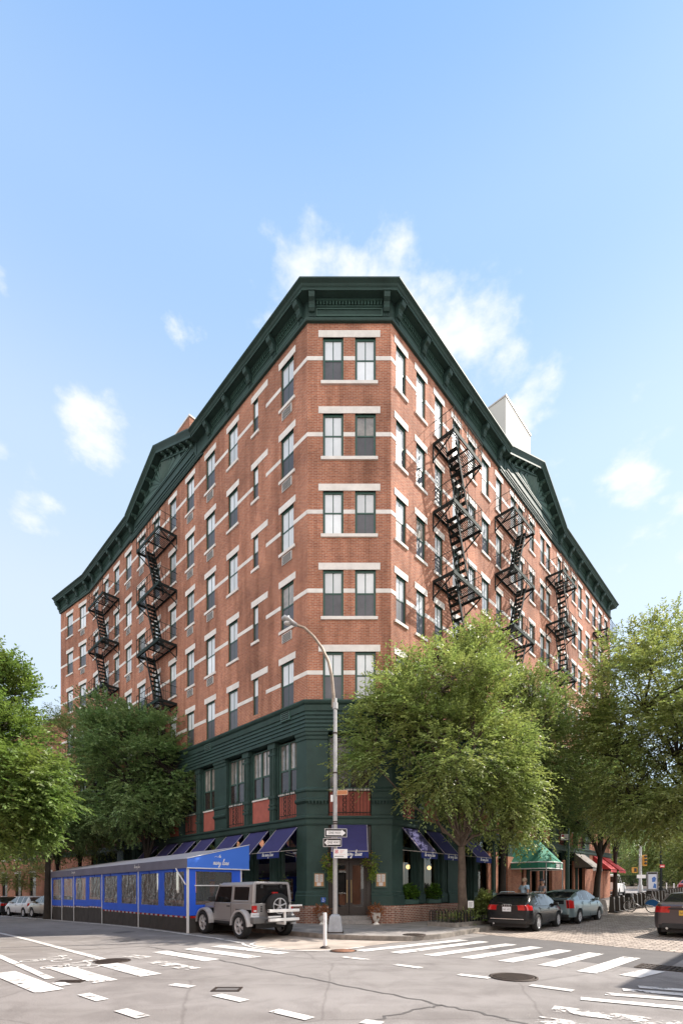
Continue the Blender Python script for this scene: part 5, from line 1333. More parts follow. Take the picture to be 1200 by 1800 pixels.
# ---- the silver off-roader with a white hitch rack
def offroader():
    az = math.atan2(.735,-.68)
    hx, hy = math.cos(az), math.sin(az); lx, ly = -hy, hx
    # rear-left wheel ground point
    rl = (-3.13, 15.3); c = (rl[0]-lx*.785+hx*1.21, rl[1]-ly*.785+hy*1.21)
    root = thing('offroad_car', 'silver grey two door off-roader with spare wheel and white hitch rack', 'car', place(*c), az)
    pm = paint('silver_grey_paint', (.34,.325,.32), .35, .34); pl = M['plastic']; fl = mat('flare_silver', (.48,.47,.47), .4, metal=.2)
    xr, xf, r = -1.21, 1.21, .41
    # tub, bonnet, cab
    def sec(mb, st, m=0):
        """loft of rectangular-ish sections [(x, halfwidth, z0, z1, halfwidth_top)]"""
        k = len(st); vs = []
        for x, w0, z0, z1, w1 in st: vs += [(x,-w0,z0),(x,w0,z0),(x,w1,z1),(x,-w1,z1)]
        fs = [(i*4+j, i*4+(j+1)%4, (i+1)*4+(j+1)%4, (i+1)*4+j) for i in range(k-1) for j in range(4)]+[(3,2,1,0), (k*4-4,k*4-3,k*4-2,k*4-1)]
        mb.add(vs, fs, m)
    b = MB(); zb = 1.13
    sec(b, [(-1.73,.74,.62,zb,.735),(-1.68,.77,.56,zb,.765)])
    sec(b, [(-1.68,.77,.92,zb,.765),(-.70,.78,.92,zb,.772)]); sec(b, [(-.72,.78,.50,zb,.772),(.70,.775,.50,zb,.765)])
    sec(b, [(.68,.775,.92,zb,.765),(.78,.74,.92,zb+.015,.73),(1.70,.60,.88,1.055,.56),(1.78,.58,.80,1.02,.54)])
    sec(b, [(.70,.50,.45,.95,.5),(1.72,.50,.45,.9,.5)])
    b.build('bodywork', pm, root, bevel=.025)
    h = MB(); zt = 1.81
    # hard top shell: pillars and roof with openings
    def slab(p0,p1,p2,p3,t=.03): 
        a = Vector(p1)-Vector(p0); c_ = Vector(p3)-Vector(p0); n = a.cross(c_).normalized()*t; h.hexa([p0,p1,p2,p3,*[Vector(p)+n for p in (p0,p1,p2,p3)]])
    h.hexa([(-1.70,-.70,1.72),(.42,-.67,1.72),(.42,.67,1.72),(-1.70,.70,1.72),(-1.68,-.64,zt),(.36,-.60,zt-.02),(.36,.60,zt-.02),(-1.68,.64,zt)])
    for sg in (1,-1):
        for (x0,x1) in ((-1.70,-1.50),(-.62,-.44)): h.hexa([(x0,sg*.765,zb),(x1,sg*.765,zb),(x1,sg*.72,zb),(x0,sg*.72,zb),(x0,sg*.70,1.73),(x1,sg*.70,1.73),(x1,sg*.65,1.73),(x0,sg*.65,1.73)])
        h.hexa([(-1.52,sg*.768,zb),(-.6,sg*.768,zb),(-.6,sg*.72,zb),(-1.52,sg*.72,zb),(-1.52,sg*.758,zb+.09),(-.6,sg*.758,zb+.09),(-.6,sg*.70,zb+.09),(-1.52,sg*.70,zb+.09)])
        h.bar((.74,sg*.69,zb), (.40,sg*.65,1.75), .085, .07)
        h.hexa([(-1.52,sg*.718,1.63),(.4,sg*.70,1.63),(.4,sg*.64,1.63),(-1.52,sg*.66,1.63),(-1.52,sg*.70,1.73),(.4,sg*.675,1.73),(.4,sg*.62,1.73),(-1.52,sg*.64,1.73)])
        h.hexa([(-1.735,sg*.76,zb),(-1.62,sg*.765,zb),(-1.62,sg*.63,zb),(-1.735,sg*.63,zb),(-1.70,sg*.70,1.73),(-1.62,sg*.70,1.73),(-1.62,sg*.58,1.73),(-1.70,sg*.58,1.73)])
    h.build('hard_top', pm, root, bevel=.02)
    for sg in (1,-1):
        g = MB(); g.quad((-1.50,sg*.752,zb+.09),(-.62,sg*.752,zb+.09),(-.62,sg*.71,1.64),(-1.50,sg*.71,1.64)); g.build('rear_side_window', M['car_glass'], root)
        g = MB(); g.quad((-.44,sg*.755,zb+.01),(.66,sg*.735,zb+.01),(.42,sg*.695,1.66),(-.44,sg*.705,1.66)); g.build('door_window', M['car_glass'], root)
    MB().quad((.75,-.67,zb+.01),(.75,.67,zb+.01),(.42,.62,1.72),(.42,-.62,1.72)).build('windscreen', M['car_glass'], root)
    MB().quad((-1.735,-.64,zb+.04),(-1.735,.64,zb+.04),(-1.705,.585,1.71),(-1.705,-.585,1.71)).build('rear_window', M['car_glass'], root)
    hg = MB()
    for y in (-.32,.42): hg.box(-1.76,-1.70,y-.04,y+.04,1.60,1.74)
    hg.tube([(-1.75,-.2,1.70),(-1.75,.28,1.69)], .012, 5); hg.build('window_hinge', pl, root)
    # flares and wheels
    for x in (xr, xf):
        for sg in (1,-1):
            f = MB(); pr = []
            for a in range(0, 181, 15): pr.append((x+(r+.11)*math.cos(R(a))*1.02, r+(r+.10)*math.sin(R(a))))
            pr2 = [(px_, min(z_, .955)) for px_, z_ in pr]; inn = [(x+(r+.05)*math.cos(R(a)), min(r+(r+.04)*math.sin(R(a)), .90)) for a in range(0,181,15)]
            n = len(pr2); y0, y1 = sg*.74, sg*.935
            vs = [(a,y0,z+.015) for a,z in pr2]+[(a,y1,z) for a,z in pr2]+[(a,y1,z) for a,z in inn]+[(a,y0,z) for a,z in inn]
            fs = [(g*n+i, g*n+i+1, ((g+1)%4)*n+i+1, ((g+1)%4)*n+i) for g in range(4) for i in range(n-1)]+[(0,n,2*n,3*n),(n-1,4*n-1,3*n-1,2*n-1)]
            f.add(vs, fs); f.build('wheel_flare', fl, root)
            wheel_part(root, x, sg*.80, r, .25, sg, M['alloy'], 6)
    MB().box(-.68,.68,-.78,-.68,.42,.52).build('side_step', pl, root, bevel=.02); MB().box(-.68,.68,.68,.78,.42,.52).build('side_step', pl, root, bevel=.02)
    MB().box(-1.62,1.7,-.55,.55,.33,.70).box(xr-.5,xr+.45,-.62,.62,.55,.93).box(xf-.5,xf+.45,-.62,.62,.55,.92).build('underbody', pl, root)
    MB().box(-1.92,-1.68,-.82,.82,.50,.70).build('rear_bumper', mat('bumper_grey', (.13,.13,.13), .55), root, bevel=.03)
    MB().box(1.74,1.98,-.80,.80,.50,.70).build('front_bumper', pl, root, bevel=.03)
    for sg in (1,-1):
        o = MB().box(-1.79,-1.70,sg*.69-.075,sg*.69+.075,.84,1.06).build('tail_lamp', M['lamp_red'], root, bevel=.012)
        MB().box(-1.795,-1.788,sg*.69-.05,sg*.69+.05,.87,.92).build('reverse_lens', M['lamp_clear'], o)
        MB().box(.50,.66,sg*.80-.0 if sg > 0 else -1.0, 1.0 if sg > 0 else -.80,1.15,1.33).build('wing_mirror', pl, root, bevel=.03)
        MB().bar((.60,sg*.76,1.15),(.60,sg*.86,1.18),.04).build('mirror_arm', pl, root)
        MB().box(-.40,-.22,sg*.772-.01,sg*.772+.025,1.0,1.03).build('handle', pl, root, bevel=.006)
        sm = MB(); sm.box(-.47,-.462,sg*.774-.004,sg*.774+.004,.55,1.12).box(.62,.628,sg*.768-.004,sg*.768+.004,.55,1.12).box(-.46,.62,sg*.776-.004,sg*.776+.004,.545,.553); sm.build('door_seam', pl, root)
        hn = MB(); hn.box(.60,.70,sg*.77-.01,sg*.77+.02,.99,1.03).box(.60,.70,sg*.77-.01,sg*.77+.02,.70,.74); hn.build('door_hinge', pm, root)
        MB().lathe([(.001,1.80),(.09,1.80),(.09,1.74)], 14, 0, 'x', (0,sg*.40,.93)).build('headlight', M['lamp_clear'], root)
    # spare wheel on the tail gate
    w = MB(); rs = .40; w.lathe([(rs*.64,-.13),(rs*.93,-.13),(rs,-.09),(rs,.09),(rs*.93,.12),(rs*.64,.12),(rs*.64,-.13)], 30, 0, 'x', cap=False)
    so_ = w.build('spare_wheel', M['tyre'], root, loc=(-1.90,-.08,1.04))
    rm = MB(); rm.lathe([(rs*.66,-.125),(rs*.60,-.10),(.001,-.04)], 24, 0, 'x', cap=False); 
    rm.build('rim_disc', M['plastic'], so_); rm = MB()
    for k in range(5): a = 2*PI*k/5+.3; rm.bar((-.09,0,0),(-.11,rs*.62*math.cos(a),rs*.62*math.sin(a)),.10,.03)
    rm.tube([(-.115,rs*.62*math.cos(a*PI/10),rs*.62*math.sin(a*PI/10)) for a in range(21)], .022, 5); rm.build('rim', M['alloy'], so_)
    MB().box(-1.80,-1.70,-.16,.02,1.40,1.48).build('brake_lamp', M['lamp_red'], root, bevel=.01)
    p = MB().box(-1.80,-1.76,.55,.83,.70,.83); po = p.build('number_plate', M['plate_w'], root)
    s_ = MB()
    for k in range(6): y = .80-k*.042; s_.box(-1.804,-1.799,y-.022,y-.006,.745,.755).box(-1.804,-1.799,y-.022,y-.017,.755,.79).box(-1.804,-1.799,y-.022,y-.006,.785-(k%3)*.012,.793-(k%3)*.012)
    s_.build('plate_characters', M['ink'], po)
    vt = MB()
    for k in range(3): vt.box(-1.745,-1.73,.40,.46,.86+k*.07,.90+k*.07)
    vt.build('body_vent', pl, root)
    # white cycle rack in the tow hitch
    wm = mat('white_rack_paint', (.74,.74,.73), .4); k_ = MB(); X0 = -2.28
    k_.box(X0-.03,-1.85,-.11,-.05,.46,.53).box(X0-.03,X0+.04,-.115,-.045,.46,.96).box(X0-.05,X0+.05,-.62,.50,.58,.67).box(X0-.06,X0+.06,-.62,.52,.86,.95).box(X0-.03,X0+.03,-.30,-.24,.95,1.07).box(X0-.03,X0+.03,-.75,-.24,1.03,1.08)
    k_.tube([(X0+.04,.05,.72),(X0+.04,.5,.72)], .03, 6)
    o = k_.build('hitch_rack', wm, root, bevel=.008)
    st = MB().tube([(X0,-.75,1.05),(X0-.02,-.82,1.02),(X0,-.84,.95)], .02, 6); st.tube([(X0,.50,.9),(X0+.02,.56,.93),(X0,.58,.88)], .02, 6); st.tube([(-1.95,.34,.62),(-2.02,.44,.60),(-1.97,.44,.48)], .025, 6); st.build('strap', M['plastic'], o)
offroader()
# ================================================================== blue dining shed in the roadway
def dining_shed():
    S0, S1, D0, D1 = .89, 17.5, 2.62, 4.87
    loc = FL.xy(S0, D1); bz = gz(*loc); O = (*loc, bz)
    t = thing('dining_shed', 'long bright blue canvas dining shed with clear windows standing in the left roadway', 'dining shed', O)
    blue = mat('blue_canvas', (.022,.12,.74), .6, var=.12, vscale=2, bump=.25, bscale=3); grey = mat('grey_navy_canvas', (.17,.17,.23), .75, var=.15, vscale=1.5, bump=.15, bscale=3)
    roofm = mat('pale_grey_canvas', (.40,.39,.43), .7, var=.12, vscale=1.2, bump=.2, bscale=2.5); face = mat('bright_blue_canvas', (.05,.18,.72), .6)
    pole = mat('white_tent_pole', (.72,.72,.72), .4); base = mat('dark_barrier_panel', (.055,.05,.045), .8, var=.35, vscale=3)
    vinyl = glass_mat('clear_vinyl', (.80,.75,.68), .22, bump=.8, bscale=3, rough=.14, extra=.08, stretch=(1,1,.45), fres=False)
    def P(mb, name, m, parent=t, **k): return mb.build(name, m, parent=parent, off=O, **k)
    g = lambda s: gz(*FL.xy(s, D1))
    ZF, ZT, ZR = 2.34, 2.66, 3.30     # valance bottom/top, ridge at the pavement side
    dz = lambda s: -.006*(s-S0)
    nseg = 8; seg = (S1-S0)/nseg
    def zlow(i): return (.62 if i < 4 else .82) - .0*i
    # long side towards the street
    for i in range(nseg):
        a, b = S0+i*seg, S0+(i+1)*seg; m = (a+b)/2; dd = dz(m); gg = g(m)
        zb = zlow(i)+(gg if i >= 4 else g(S0+2*seg))*1.0
        zt = ZF+dd; wl, wh = zb+.33, zt-.13; f = MB()
        e = .24
        f.fbox(FL, a, a+e, D1-.03, D1, zb, zt); f.fbox(FL, b-e, b, D1-.03, D1, zb, zt); f.fbox(FL, a+e, b-e, D1-.03, D1, wh, zt); f.fbox(FL, a+e, b-e, D1-.03, D1, zb, wl)
        o = P(f, 'side_curtain', blue)
        v = MB(); n = 6; q = [[FL.p(a+e+(b-a-2*e)*x/n, D1-.012+.012*math.sin(x*2.3+z*1.7), wl+(wh-wl)*z/n) for x in range(n+1)] for z in range(n+1)]
        v.add([p for r_ in q for p in r_], [(z*(n+1)+x, z*(n+1)+x+1, (z+1)*(n+1)+x+1, (z+1)*(n+1)+x) for z in range(n) for x in range(n)], 0, True); P(v, 'clear_window', vinyl, o)
        st = MB().fbox(FL, m-.02, m+.02, D1, D1+.012, wh-.05, zt); P(st, 'strap', M['navy_face'], o)
        # low barrier with striped reflective tape
        bb = MB().fbox(FL, a+.01, b-.01, D1-.16, D1-.05, gg-.12, zb+.02); bo = P(bb, 'barrier_panel', base)
        tp = MB(); n = 10
        for k in range(n): x0 = a+.02+(b-a-.04)*k/n; tp.fbox(FL, x0, x0+(b-a-.04)/n, D1-.05, D1-.042, zb-.075, zb-.01, k%2)
        P(tp, 'reflective_tape', [M['plate_w'], M['lamp_red']], bo)
        if i % 2 == 0 or i == nseg-1:
            pp = MB().fbox(FL, a-.014, a+.014, D1+.0, D1+.03, g(a)-.02, zt+.02); P(pp, 'pole', pole)
    P(MB().fbox(FL, S1-.03, S1, D1, D1+.03, g(S1)-.02, ZF+dz(S1)), 'pole', pole)
    # near end facing the corner
    e0 = S0
    for d in (D1-.0, D0+.05): 
        P(MB().fbox(FL, S0-.045, S0-.0, d-.045, d, g(S0)-.02, ZF+.02), 'pole', pole)
    f = MB(); w0, w1 = D0+.42, D1-.32
    f.fbox(FL, S0, S0+.03, D0+.05, w0, .62, ZF); f.fbox(FL, S0, S0+.03, w1, D1-.04, .62, ZF); f.fbox(FL, S0, S0+.03, w0, w1, ZF-.13, ZF); f.fbox(FL, S0, S0+.03, w0, w1, .62, 1.0)
    o = P(f, 'end_curtain', blue)
    v = MB(); v.quad(FL.p(S0+.015,w0,1.0), FL.p(S0+.015,w1,1.0), FL.p(S0+.015,w1,ZF-.13), FL.p(S0+.015,w0,ZF-.13)); P(v, 'clear_window', glass_mat('clear_end_vinyl', (.70,.66,.62), .10, bump=.2, bscale=3, rough=.06, extra=.10, fres=False), o)
    P(MB().fbox(FL, S0-.03, S0-.0, w0-.05, w1+.05, 1.68, 1.72), 'cross_bar', pole)
    bb = MB().fbox(FL, S0+.0, S0+.08, D0, D1-.05, -.1, .60); bo = P(bb, 'barrier_panel', base)
    tp = MB()
    for k in range(8): tp.fbox(FL, S0-.008, S0-.0, D0+.05+k*.26, D0+.05+(k+1)*.26-.0, .53, .60, k%2)
    P(tp, 'reflective_tape', [M['plate_w'], M['lamp_red']], bo)
    # roof: single slope rising to the pavement
    rf_ = MB(); n = 16; e = S0-.06
    vs = []
    for k in range(n+1):
        s = e+(S1-e)*k/n; sag = .0 if k % 4 == 0 else -.02
        vs += [FL.p(s,D1+.04,ZT+dz(s)+sag), FL.p(s,(D1+D0)/2,(ZT+ZR)/2+dz(s)*1.2+sag*2), FL.p(s,D0-.32,ZR+dz(s)*1.6+sag)]
    rf_.add(vs, [(k*3+j, k*3+j+1, (k+1)*3+j+1, (k+1)*3+j) for k in range(n) for j in range(2)], 0, False); P(rf_, 'roof_canvas', roofm)
    va = MB(); va.hexa([FL.p(e,D1+.05,ZF-.02),FL.p(S1,D1+.05,ZF-.02+dz(S1)),FL.p(S1,D1+.035,ZF-.02+dz(S1)),FL.p(e,D1+.035,ZF-.02),FL.p(e,D1+.05,ZT),FL.p(S1,D1+.05,ZT+dz(S1)),FL.p(S1,D1+.035,ZT+dz(S1)),FL.p(e,D1+.035,ZT)])
    for s_ in (S0+4.2, S0+12.4):
        h = .062; wd = script_w(TXT, h); script(va, TXT, lambda x, z: FL.p(s_+wd/2-x, D1+.054, ZF+.13+dz(s_)+z), h, .2, m=1)
    P(va, 'valance', [grey, M['white_paint']])
    # gable with the lettering
    ga_ = MB(); ga_.prism([(D1+.04,ZF-.02),(D0-.32,ZF-.02),(D0-.32,ZR),(D1+.04,ZT)], lambda d,z: FL.p(e,d,z), lambda d,z: FL.p(e+.012,d,z))
    fx = lambda x, z: FL.p(e-.006, D1-.98-x, z)
    h = .098; script(ga_, 'mary lane', fx, h, .19, 0, ZF+.135, 1); script(ga_, 'the', fx, .05, .22, .24, ZF+.40, 1)
    sw_ = [(.0,.0),(.06,.04),(.12,.0),(.18,.03),(.2,.0)]; ga_.tube([FL.p(e-.006, D1-1.05-x, ZF+.41+z) for x, z in sw_], .007, 5, 1)
    P(ga_, 'gable', [face, M['white_paint']])
    rl = MB().tube([FL.p(e-.01,D1+.05,ZF-.02), FL.p(e-.01,D0-.33,ZF-.02)], .024, 6); rl.tube([FL.p(e-.01,D1+.05,ZT), FL.p(e-.01,D0-.33,ZR)], .014, 6); rl.tube([FL.p(S0+.02,D1+.06,ZF-.75+.14), FL.p(S0+.75,D1+.06,ZF-.02)], .024, 6)
    P(rl, 'edge_pole', pole)
    # inside: floor deck, back barrier, tables
    P(MB().fbox(FL, S0+.1, S1-.1, D0+.1, D1-.2, .02-.35, .14), 'deck', mat('dark_deck', (.06,.045,.035), .8)); 
    P(MB().fbox(FL, S0+.1, S1-.1, D0, D0+.1, -.4, .9), 'back_barrier', base)
    tm = mat('pale_table', (.38,.34,.3), .6)
    for k in range(7):
        s = S0+1.3+k*2.2; c = FL.xy(s, (D0+D1)/2)
        tt = thing('dining_table', 'small pale topped table inside the clear sided blue shed', 'table', (*c, gz(*c)+.05), AZL, 'tables inside the dining shed')
        MB().box(-.35,.35,-.45,.45,.72,.76).build('tabletop', tm, tt); MB().tube([(0,0,.02),(0,0,.72)], .035, 8).build('pedestal', M['iron'], tt); MB().lathe([(.24,0),(.22,.02),(.04,.04)], 14).build('foot', M['iron'], tt)
dining_shed()
# ================================================================== street furniture, plants, people
M['galv'] = mat('galvanised_steel', (.42,.42,.42), .5, metal=.35, var=.18, vscale=3)
M['pole_base'] = mat('grey_painted_base', (.36,.38,.41), .6, var=.25, vscale=4)
M['sign_black'] = mat('sign_black', (.012,.012,.013), .45); M['sign_white'] = mat('sign_white', (.78,.78,.78), .5); M['sign_red'] = mat('sign_red', (.55,.03,.04), .5)
M['sign_orange'] = mat('sign_orange_brown', (.48,.20,.09), .5)
# ---- lamp post with its signs
f_ = gp(589,1640,.15); f_ = (f_[0], f_[1], .148)
lp_t = thing('street_lamp', 'tall grey steel lamp post with curved arm standing at the pavement corner', 'street lamp', f_)
b = MB(); b.add([( .235*sx,.235*sy,0.03) for sx,sy in ((-1,-1),(1,-1),(1,1),(-1,1))]+[(.23*sx,.23*sy,.10) for sx,sy in ((-1,-1),(1,-1),(1,1),(-1,1))]+[(.185*sx,.185*sy,.52) for sx,sy in ((-1,-1),(1,-1),(1,1),(-1,1))]+[(.12*sx,.12*sy,.60) for sx,sy in ((-1,-1),(1,-1),(1,1),(-1,1))], [(g*4+i,g*4+(i+1)%4,g*4+4+(i+1)%4,g*4+4+i) for g in range(3) for i in range(4)]+[(12,13,14,15)])
b.build('base', M['pole_base'], lp_t, bevel=.03); MB().box(-.27,.27,-.27,.27,0,.04).build('base_plate', M['cast'], lp_t)
ptop = CH+(HZ-1228)*f_[1]/F - f_[2]
MB().tube([(0,0,.58),(0,0,ptop)], [.084,.062], 8, sm=False).build('pole', M['galv'], lp_t)
MB().tube([(-.0,-.0,ptop-.35),(0,0,ptop-.15)], .092, 10).build('collar', M['galv'], lp_t)
hp = Vector(px_at(497,1090,f_[1])) - Vector(f_); 
def lpt(px, py): v = Vector(px_at(px,py,f_[1]))-Vector(f_); return (v.x, v.y, v.z)
arm = [(-.07,0,ptop-.3), lpt(586,1225), lpt(583,1190), lpt(577,1163), lpt(566,1140), lpt(551,1119), lpt(535,1104), lpt(520,1098.5)]
MB().tube(arm, [.06,.06,.055,.05,.046,.042,.04,.04], 8).build('arm', mat('weathered_arm', (.30,.24,.19), .55, metal=.3, var=.3, vscale=4), lp_t)
hd = MB(); q = [lpt(522,1099), lpt(515,1095.5), lpt(508,1091), lpt(501,1087.5), lpt(495,1088)]
for i, (c_, w_, h_) in enumerate(zip(q, (.06,.13,.18,.17,.06), (.06,.07,.09,.09,.04))):
    hd.add([(c_[0],c_[1]+w_*math.cos(a*PI/6),c_[2]+h_*math.sin(a*PI/6)) for a in range(12)], [tuple(range(12))] if i in (0,4) else [])
hd.f = hd.f + [[i*12+j, i*12+(j+1)%12, (i+1)*12+(j+1)%12, (i+1)*12+j] for i in range(4) for j in range(12)]; hd.m = [0]*len(hd.f); hd.s = [True]*len(hd.f)
ho = hd.build('lamp_head', M['galv'], lp_t)
c_ = lpt(505,1093); MB().ball((c_[0],c_[1],c_[2]-.05), .12, 12, 6, sz=.5).build('lamp_lens', M['lamp_clear'], ho); c_ = lpt(507,1086.5); MB().lathe([(.03,0),(.03,.07),(.001,.08)], 8, o=c_).build('photocell', M['sign_white'], ho)
for z_ in (1.6+(HZ-1450)*f_[1]/F-f_[2], 3.6, 5.2, 6.5): MB().tube([(0,0,z_),(0,0,z_+.04)], .088, 8).build('band', M['cast'], lp_t)
MB().box(-.15,-.07,-.05,.05,1.6+(HZ-1409)*f_[1]/F-f_[2]-.02, 1.6+(HZ-1409)*f_[1]/F-f_[2]+.20).build('junction_box', M['sign_white'], lp_t, bevel=.01)
def one_way(pxc, pyc, wpx, hpx, rz, right, label):
    Y = f_[1]-.16; c = px_at(pxc, pyc, Y); W_ = wpx*Y/F/math.cos(rz); H_ = hpx*Y/F
    t = thing('one_way_sign', label, 'sign', c, rz, 'one way signs on the lamp post')
    MB().box(-W_/2,W_/2,0,.006,-H_/2,H_/2).build('plate', M['sign_white'], t)
    MB().box(-W_/2+.012,W_/2-.012,-.003,-.0,-H_/2+.012,H_/2-.012).build('field', M['sign_black'], t)
    s = 1 if right else -1; a = MB(); hh = H_*.26; xb = -s*W_*.42; xh = s*W_*.26; xt = s*W_*.44
    P = [(xb,-hh),(xh,-hh),(xh,-H_*.40),(xt,0),(xh,H_*.40),(xh,hh),(xb,hh)]
    a.prism(P, lambda x,z: (x,-.006,z), lambda x,z: (x,-.003,z)); a.build('arrow', M['sign_white'], t)
    text_obj('lettering', 'ONE WAY', H_*.40, M['sign_black'], t, (-s*W_*.05, -.0085, 0), (PI/2,0,0), sx=.78)
    MB().tube([(0,.01,-.04),(0,.06,-.04)], .015, 6).build('bracket', M['cast'], t); return t
one_way(590, 1464.6, 39, 15, R(4), True, 'upper one way sign with a white arrow pointing right')
one_way(584, 1481.5, 32, 15, R(-6), False, 'lower one way sign with a white arrow pointing left')
Y = f_[1]-.16; c = px_at(598.5,1501,Y); W_, H_ = 24*Y/F, 16*Y/F
t = thing('parking_sign', 'white no parking sign with a red emblem and black arrow below the one way signs', 'sign', c, R(5))
MB().box(-W_/2,W_/2,0,.006,-H_/2,H_/2).build('plate', M['sign_white'], t)
e = MB(); cx = -W_*.30; cz = H_*.22
e.box(cx-.05,cx+.05,-.004,-.001,cz-.055,cz+.055); o = e.build('emblem', M['sign_red'], t)
e = MB(); e.tube([(cx+.036*math.cos(a*PI/8),-.005,cz+.036*math.sin(a*PI/8)) for a in range(17)], .006, 5); e.bar((cx-.025,-.005,cz+.025),(cx+.025,-.005,cz-.025),.009); e.build('ring', M['sign_white'], o)
e = MB()
for i, (w0, w1) in enumerate(((-.02,.12),(-.02,.08),(-.02,.06))): e.box(w0,w1,-.003,-.001,H_*.30-i*.035,H_*.30-i*.035+.012)
e.box(-.05,.16,-.003,-.001,-H_*.12,-H_*.12+.007); e.build('fine_print', mat('pale_red_ink', (.7,.35,.33), .6), t)
e = MB().box(-W_*.40,W_*.22,-.003,-.001,-H_*.33,-H_*.27); e.prism([(-W_*.40,-H_*.36),(-W_*.40,-H_*.24),(-W_*.45,-H_*.30)], lambda x,z: (x,-.003,z), lambda x,z: (x,-.001,z)); e.build('arrow', M['sign_black'], t)
c = px_at(601.5,1393.5,Y); W_, H_ = 19*Y/F, 8.5*Y/F
t = thing('street_name_sign', 'small orange brown street name sign high on the lamp post', 'sign', c, R(-10))
MB().box(-W_/2,W_/2,0,.006,-H_/2,H_/2).build('plate', M['sign_orange'], t)
e = MB().box(-W_/2,W_/2,-.004,0,H_/2-.012,H_/2).box(-W_/2,W_/2,-.004,0,-H_/2,-H_/2+.012).box(-W_/2,-W_/2+.012,-.004,0,-H_/2,H_/2).box(W_/2-.012,W_/2,-.004,0,-H_/2,H_/2); e.build('border', mat('sign_cream', (.7,.55,.4), .5), t)
# ---- delineator, white posts far off
def delineator(x, y, z, h, label, group=None):
    t = thing('delineator_post', label, 'bollard', (x,y,z), 0, group)
    MB().tube([(0,0,.06),(0,0,h-.05),(0,0,h)], [.047,.047,.04], 12).build('post', M['sign_white'], t)
    MB().lathe([(.14,0),(.13,.03),(.055,.07)], 14).build('base', M['cast'], t)
    MB().tube([(0,0,h-.26),(0,0,h-.18)], .0485, 12).build('reflective_band', M['plate_w'], t)
    return t
x,y = gp(571,1668); delineator(x, y, 0, .95, 'white flexible delineator post standing in the road near the lamp post')
for px_, Y_ in ((1171,52),(1184,50)):
    x = (px_-CX)*Y_/F; delineator(x, Y_, gz(x,Y_), 1.05, 'far slim white post before the park fence', 'far white posts')
# ---- globe lamps glowing inside the windows
for px_, py_, fr, s in ((500,1523,FL,1.6),(717,1524.5,FRt,1.25),(754,1526,FRt,3.0)):
    q = fr.xy(s, -1.0); k_ = (px_-CX)/F; Yq = q[1]; c = px_at(px_,py_,Yq)
    t = thing('globe_lamp', {500:'glowing globe lamp inside the window left of the corner pier',717:'glowing globe lamp in the first window right of the corner pier',754:'glowing globe lamp in the second window right of the corner pier'}[px_], 'lamp', c, 0, 'globe lamps inside the restaurant')
    MB().ball((0,0,0), .10, 16, 10).build('globe', M['globe'], t); MB().tube([(0,0,.12),(0,0,4.2-c[2])], .012, 6).build('stem', M['brass'], t)
# ---- leafy plants
def plant(name, label, cat, loc, blobs, leafm, seed, n, L, W, per=8, tl=(.15,.3), group=None, stems=True):
    rng = np.random.default_rng(seed); root = thing(name, label, cat, loc, 0, group); O = []; D = []
    for (x,y,z,rx,ry,rz) in blobs:
        v = rng.normal(0,1,(n,3)); v /= np.linalg.norm(v,axis=1,keepdims=True); O.append(np.array([x,y,z])+v*np.array([rx,ry,rz])*(rng.uniform(0,1,n)**.5)[:,None]); d = v*.7+np.array([0,0,.5]); D.append(d/np.linalg.norm(d,axis=1,keepdims=True))
    leaves('foliage', (np.concatenate(O), np.concatenate(D)), leafm, root, L, W, per, rng, .5, tl)
    if stems:
        s = MB(); 
        for (x,y,z,rx,ry,rz) in blobs:
            for k in range(4): s.tube([(x+rng.uniform(-.3,.3)*rx,y,0.0),(x+rng.uniform(-.7,.7)*rx,y+rng.uniform(-.5,.5)*ry,z)], .008, 4)
        s.build('stem', M['bark_dark'], root)
    return root
M['leaf_pot'] = leaf_mat('pot_plant_leaf', (.09,.19,.03)); M['leaf_lime'] = leaf_mat('lime_leaf', (.20,.26,.04)); M['flower_o'] = leaf_mat('rust_flower', (.30,.13,.05)); M['flower_w'] = leaf_mat('orange_flower', (.62,.30,.08))
terra = mat('white_urn', (.72,.69,.64), .7, var=.1); wood = mat('wood_box', (.09,.07,.05), .8)
# urns flanking the door
for px_, lab in ((566,'white urn of rust flowers left of the door'),(661,'white urn of rust flowers right of the door')):
    Yu = 19.45; x = (px_-CX)*Yu/F; t = thing('flower_urn', lab, 'planter', (x,Yu,.148), 0, 'urns beside the restaurant door')
    MB().lathe([(.13,0),(.12,.03),(.07,.07),(.07,.12),(.13,.17),(.165,.30),(.17,.42),(.19,.45),(.17,.455),(.15,.42),(.001,.42)], 18).build('urn', terra, t)
    rng = np.random.default_rng(px_); n = 90; v = rng.normal(0,1,(n,3)); v /= np.linalg.norm(v,axis=1,keepdims=True); O = np.array([0,0,.52])+v*np.array([.2,.2,.13]); D = v*.8+np.array([0,0,.3])
    leaves('foliage', (O,D/np.linalg.norm(D,axis=1,keepdims=True)), M['flower_o'], t, .06, .04, 7, rng, .4, (.12,.25)); leaves('flower', (O[:25]+np.array([0,0,.05]),D[:25]), M['flower_w'], t, .035, .035, 2, rng, .2, (.12,.22))
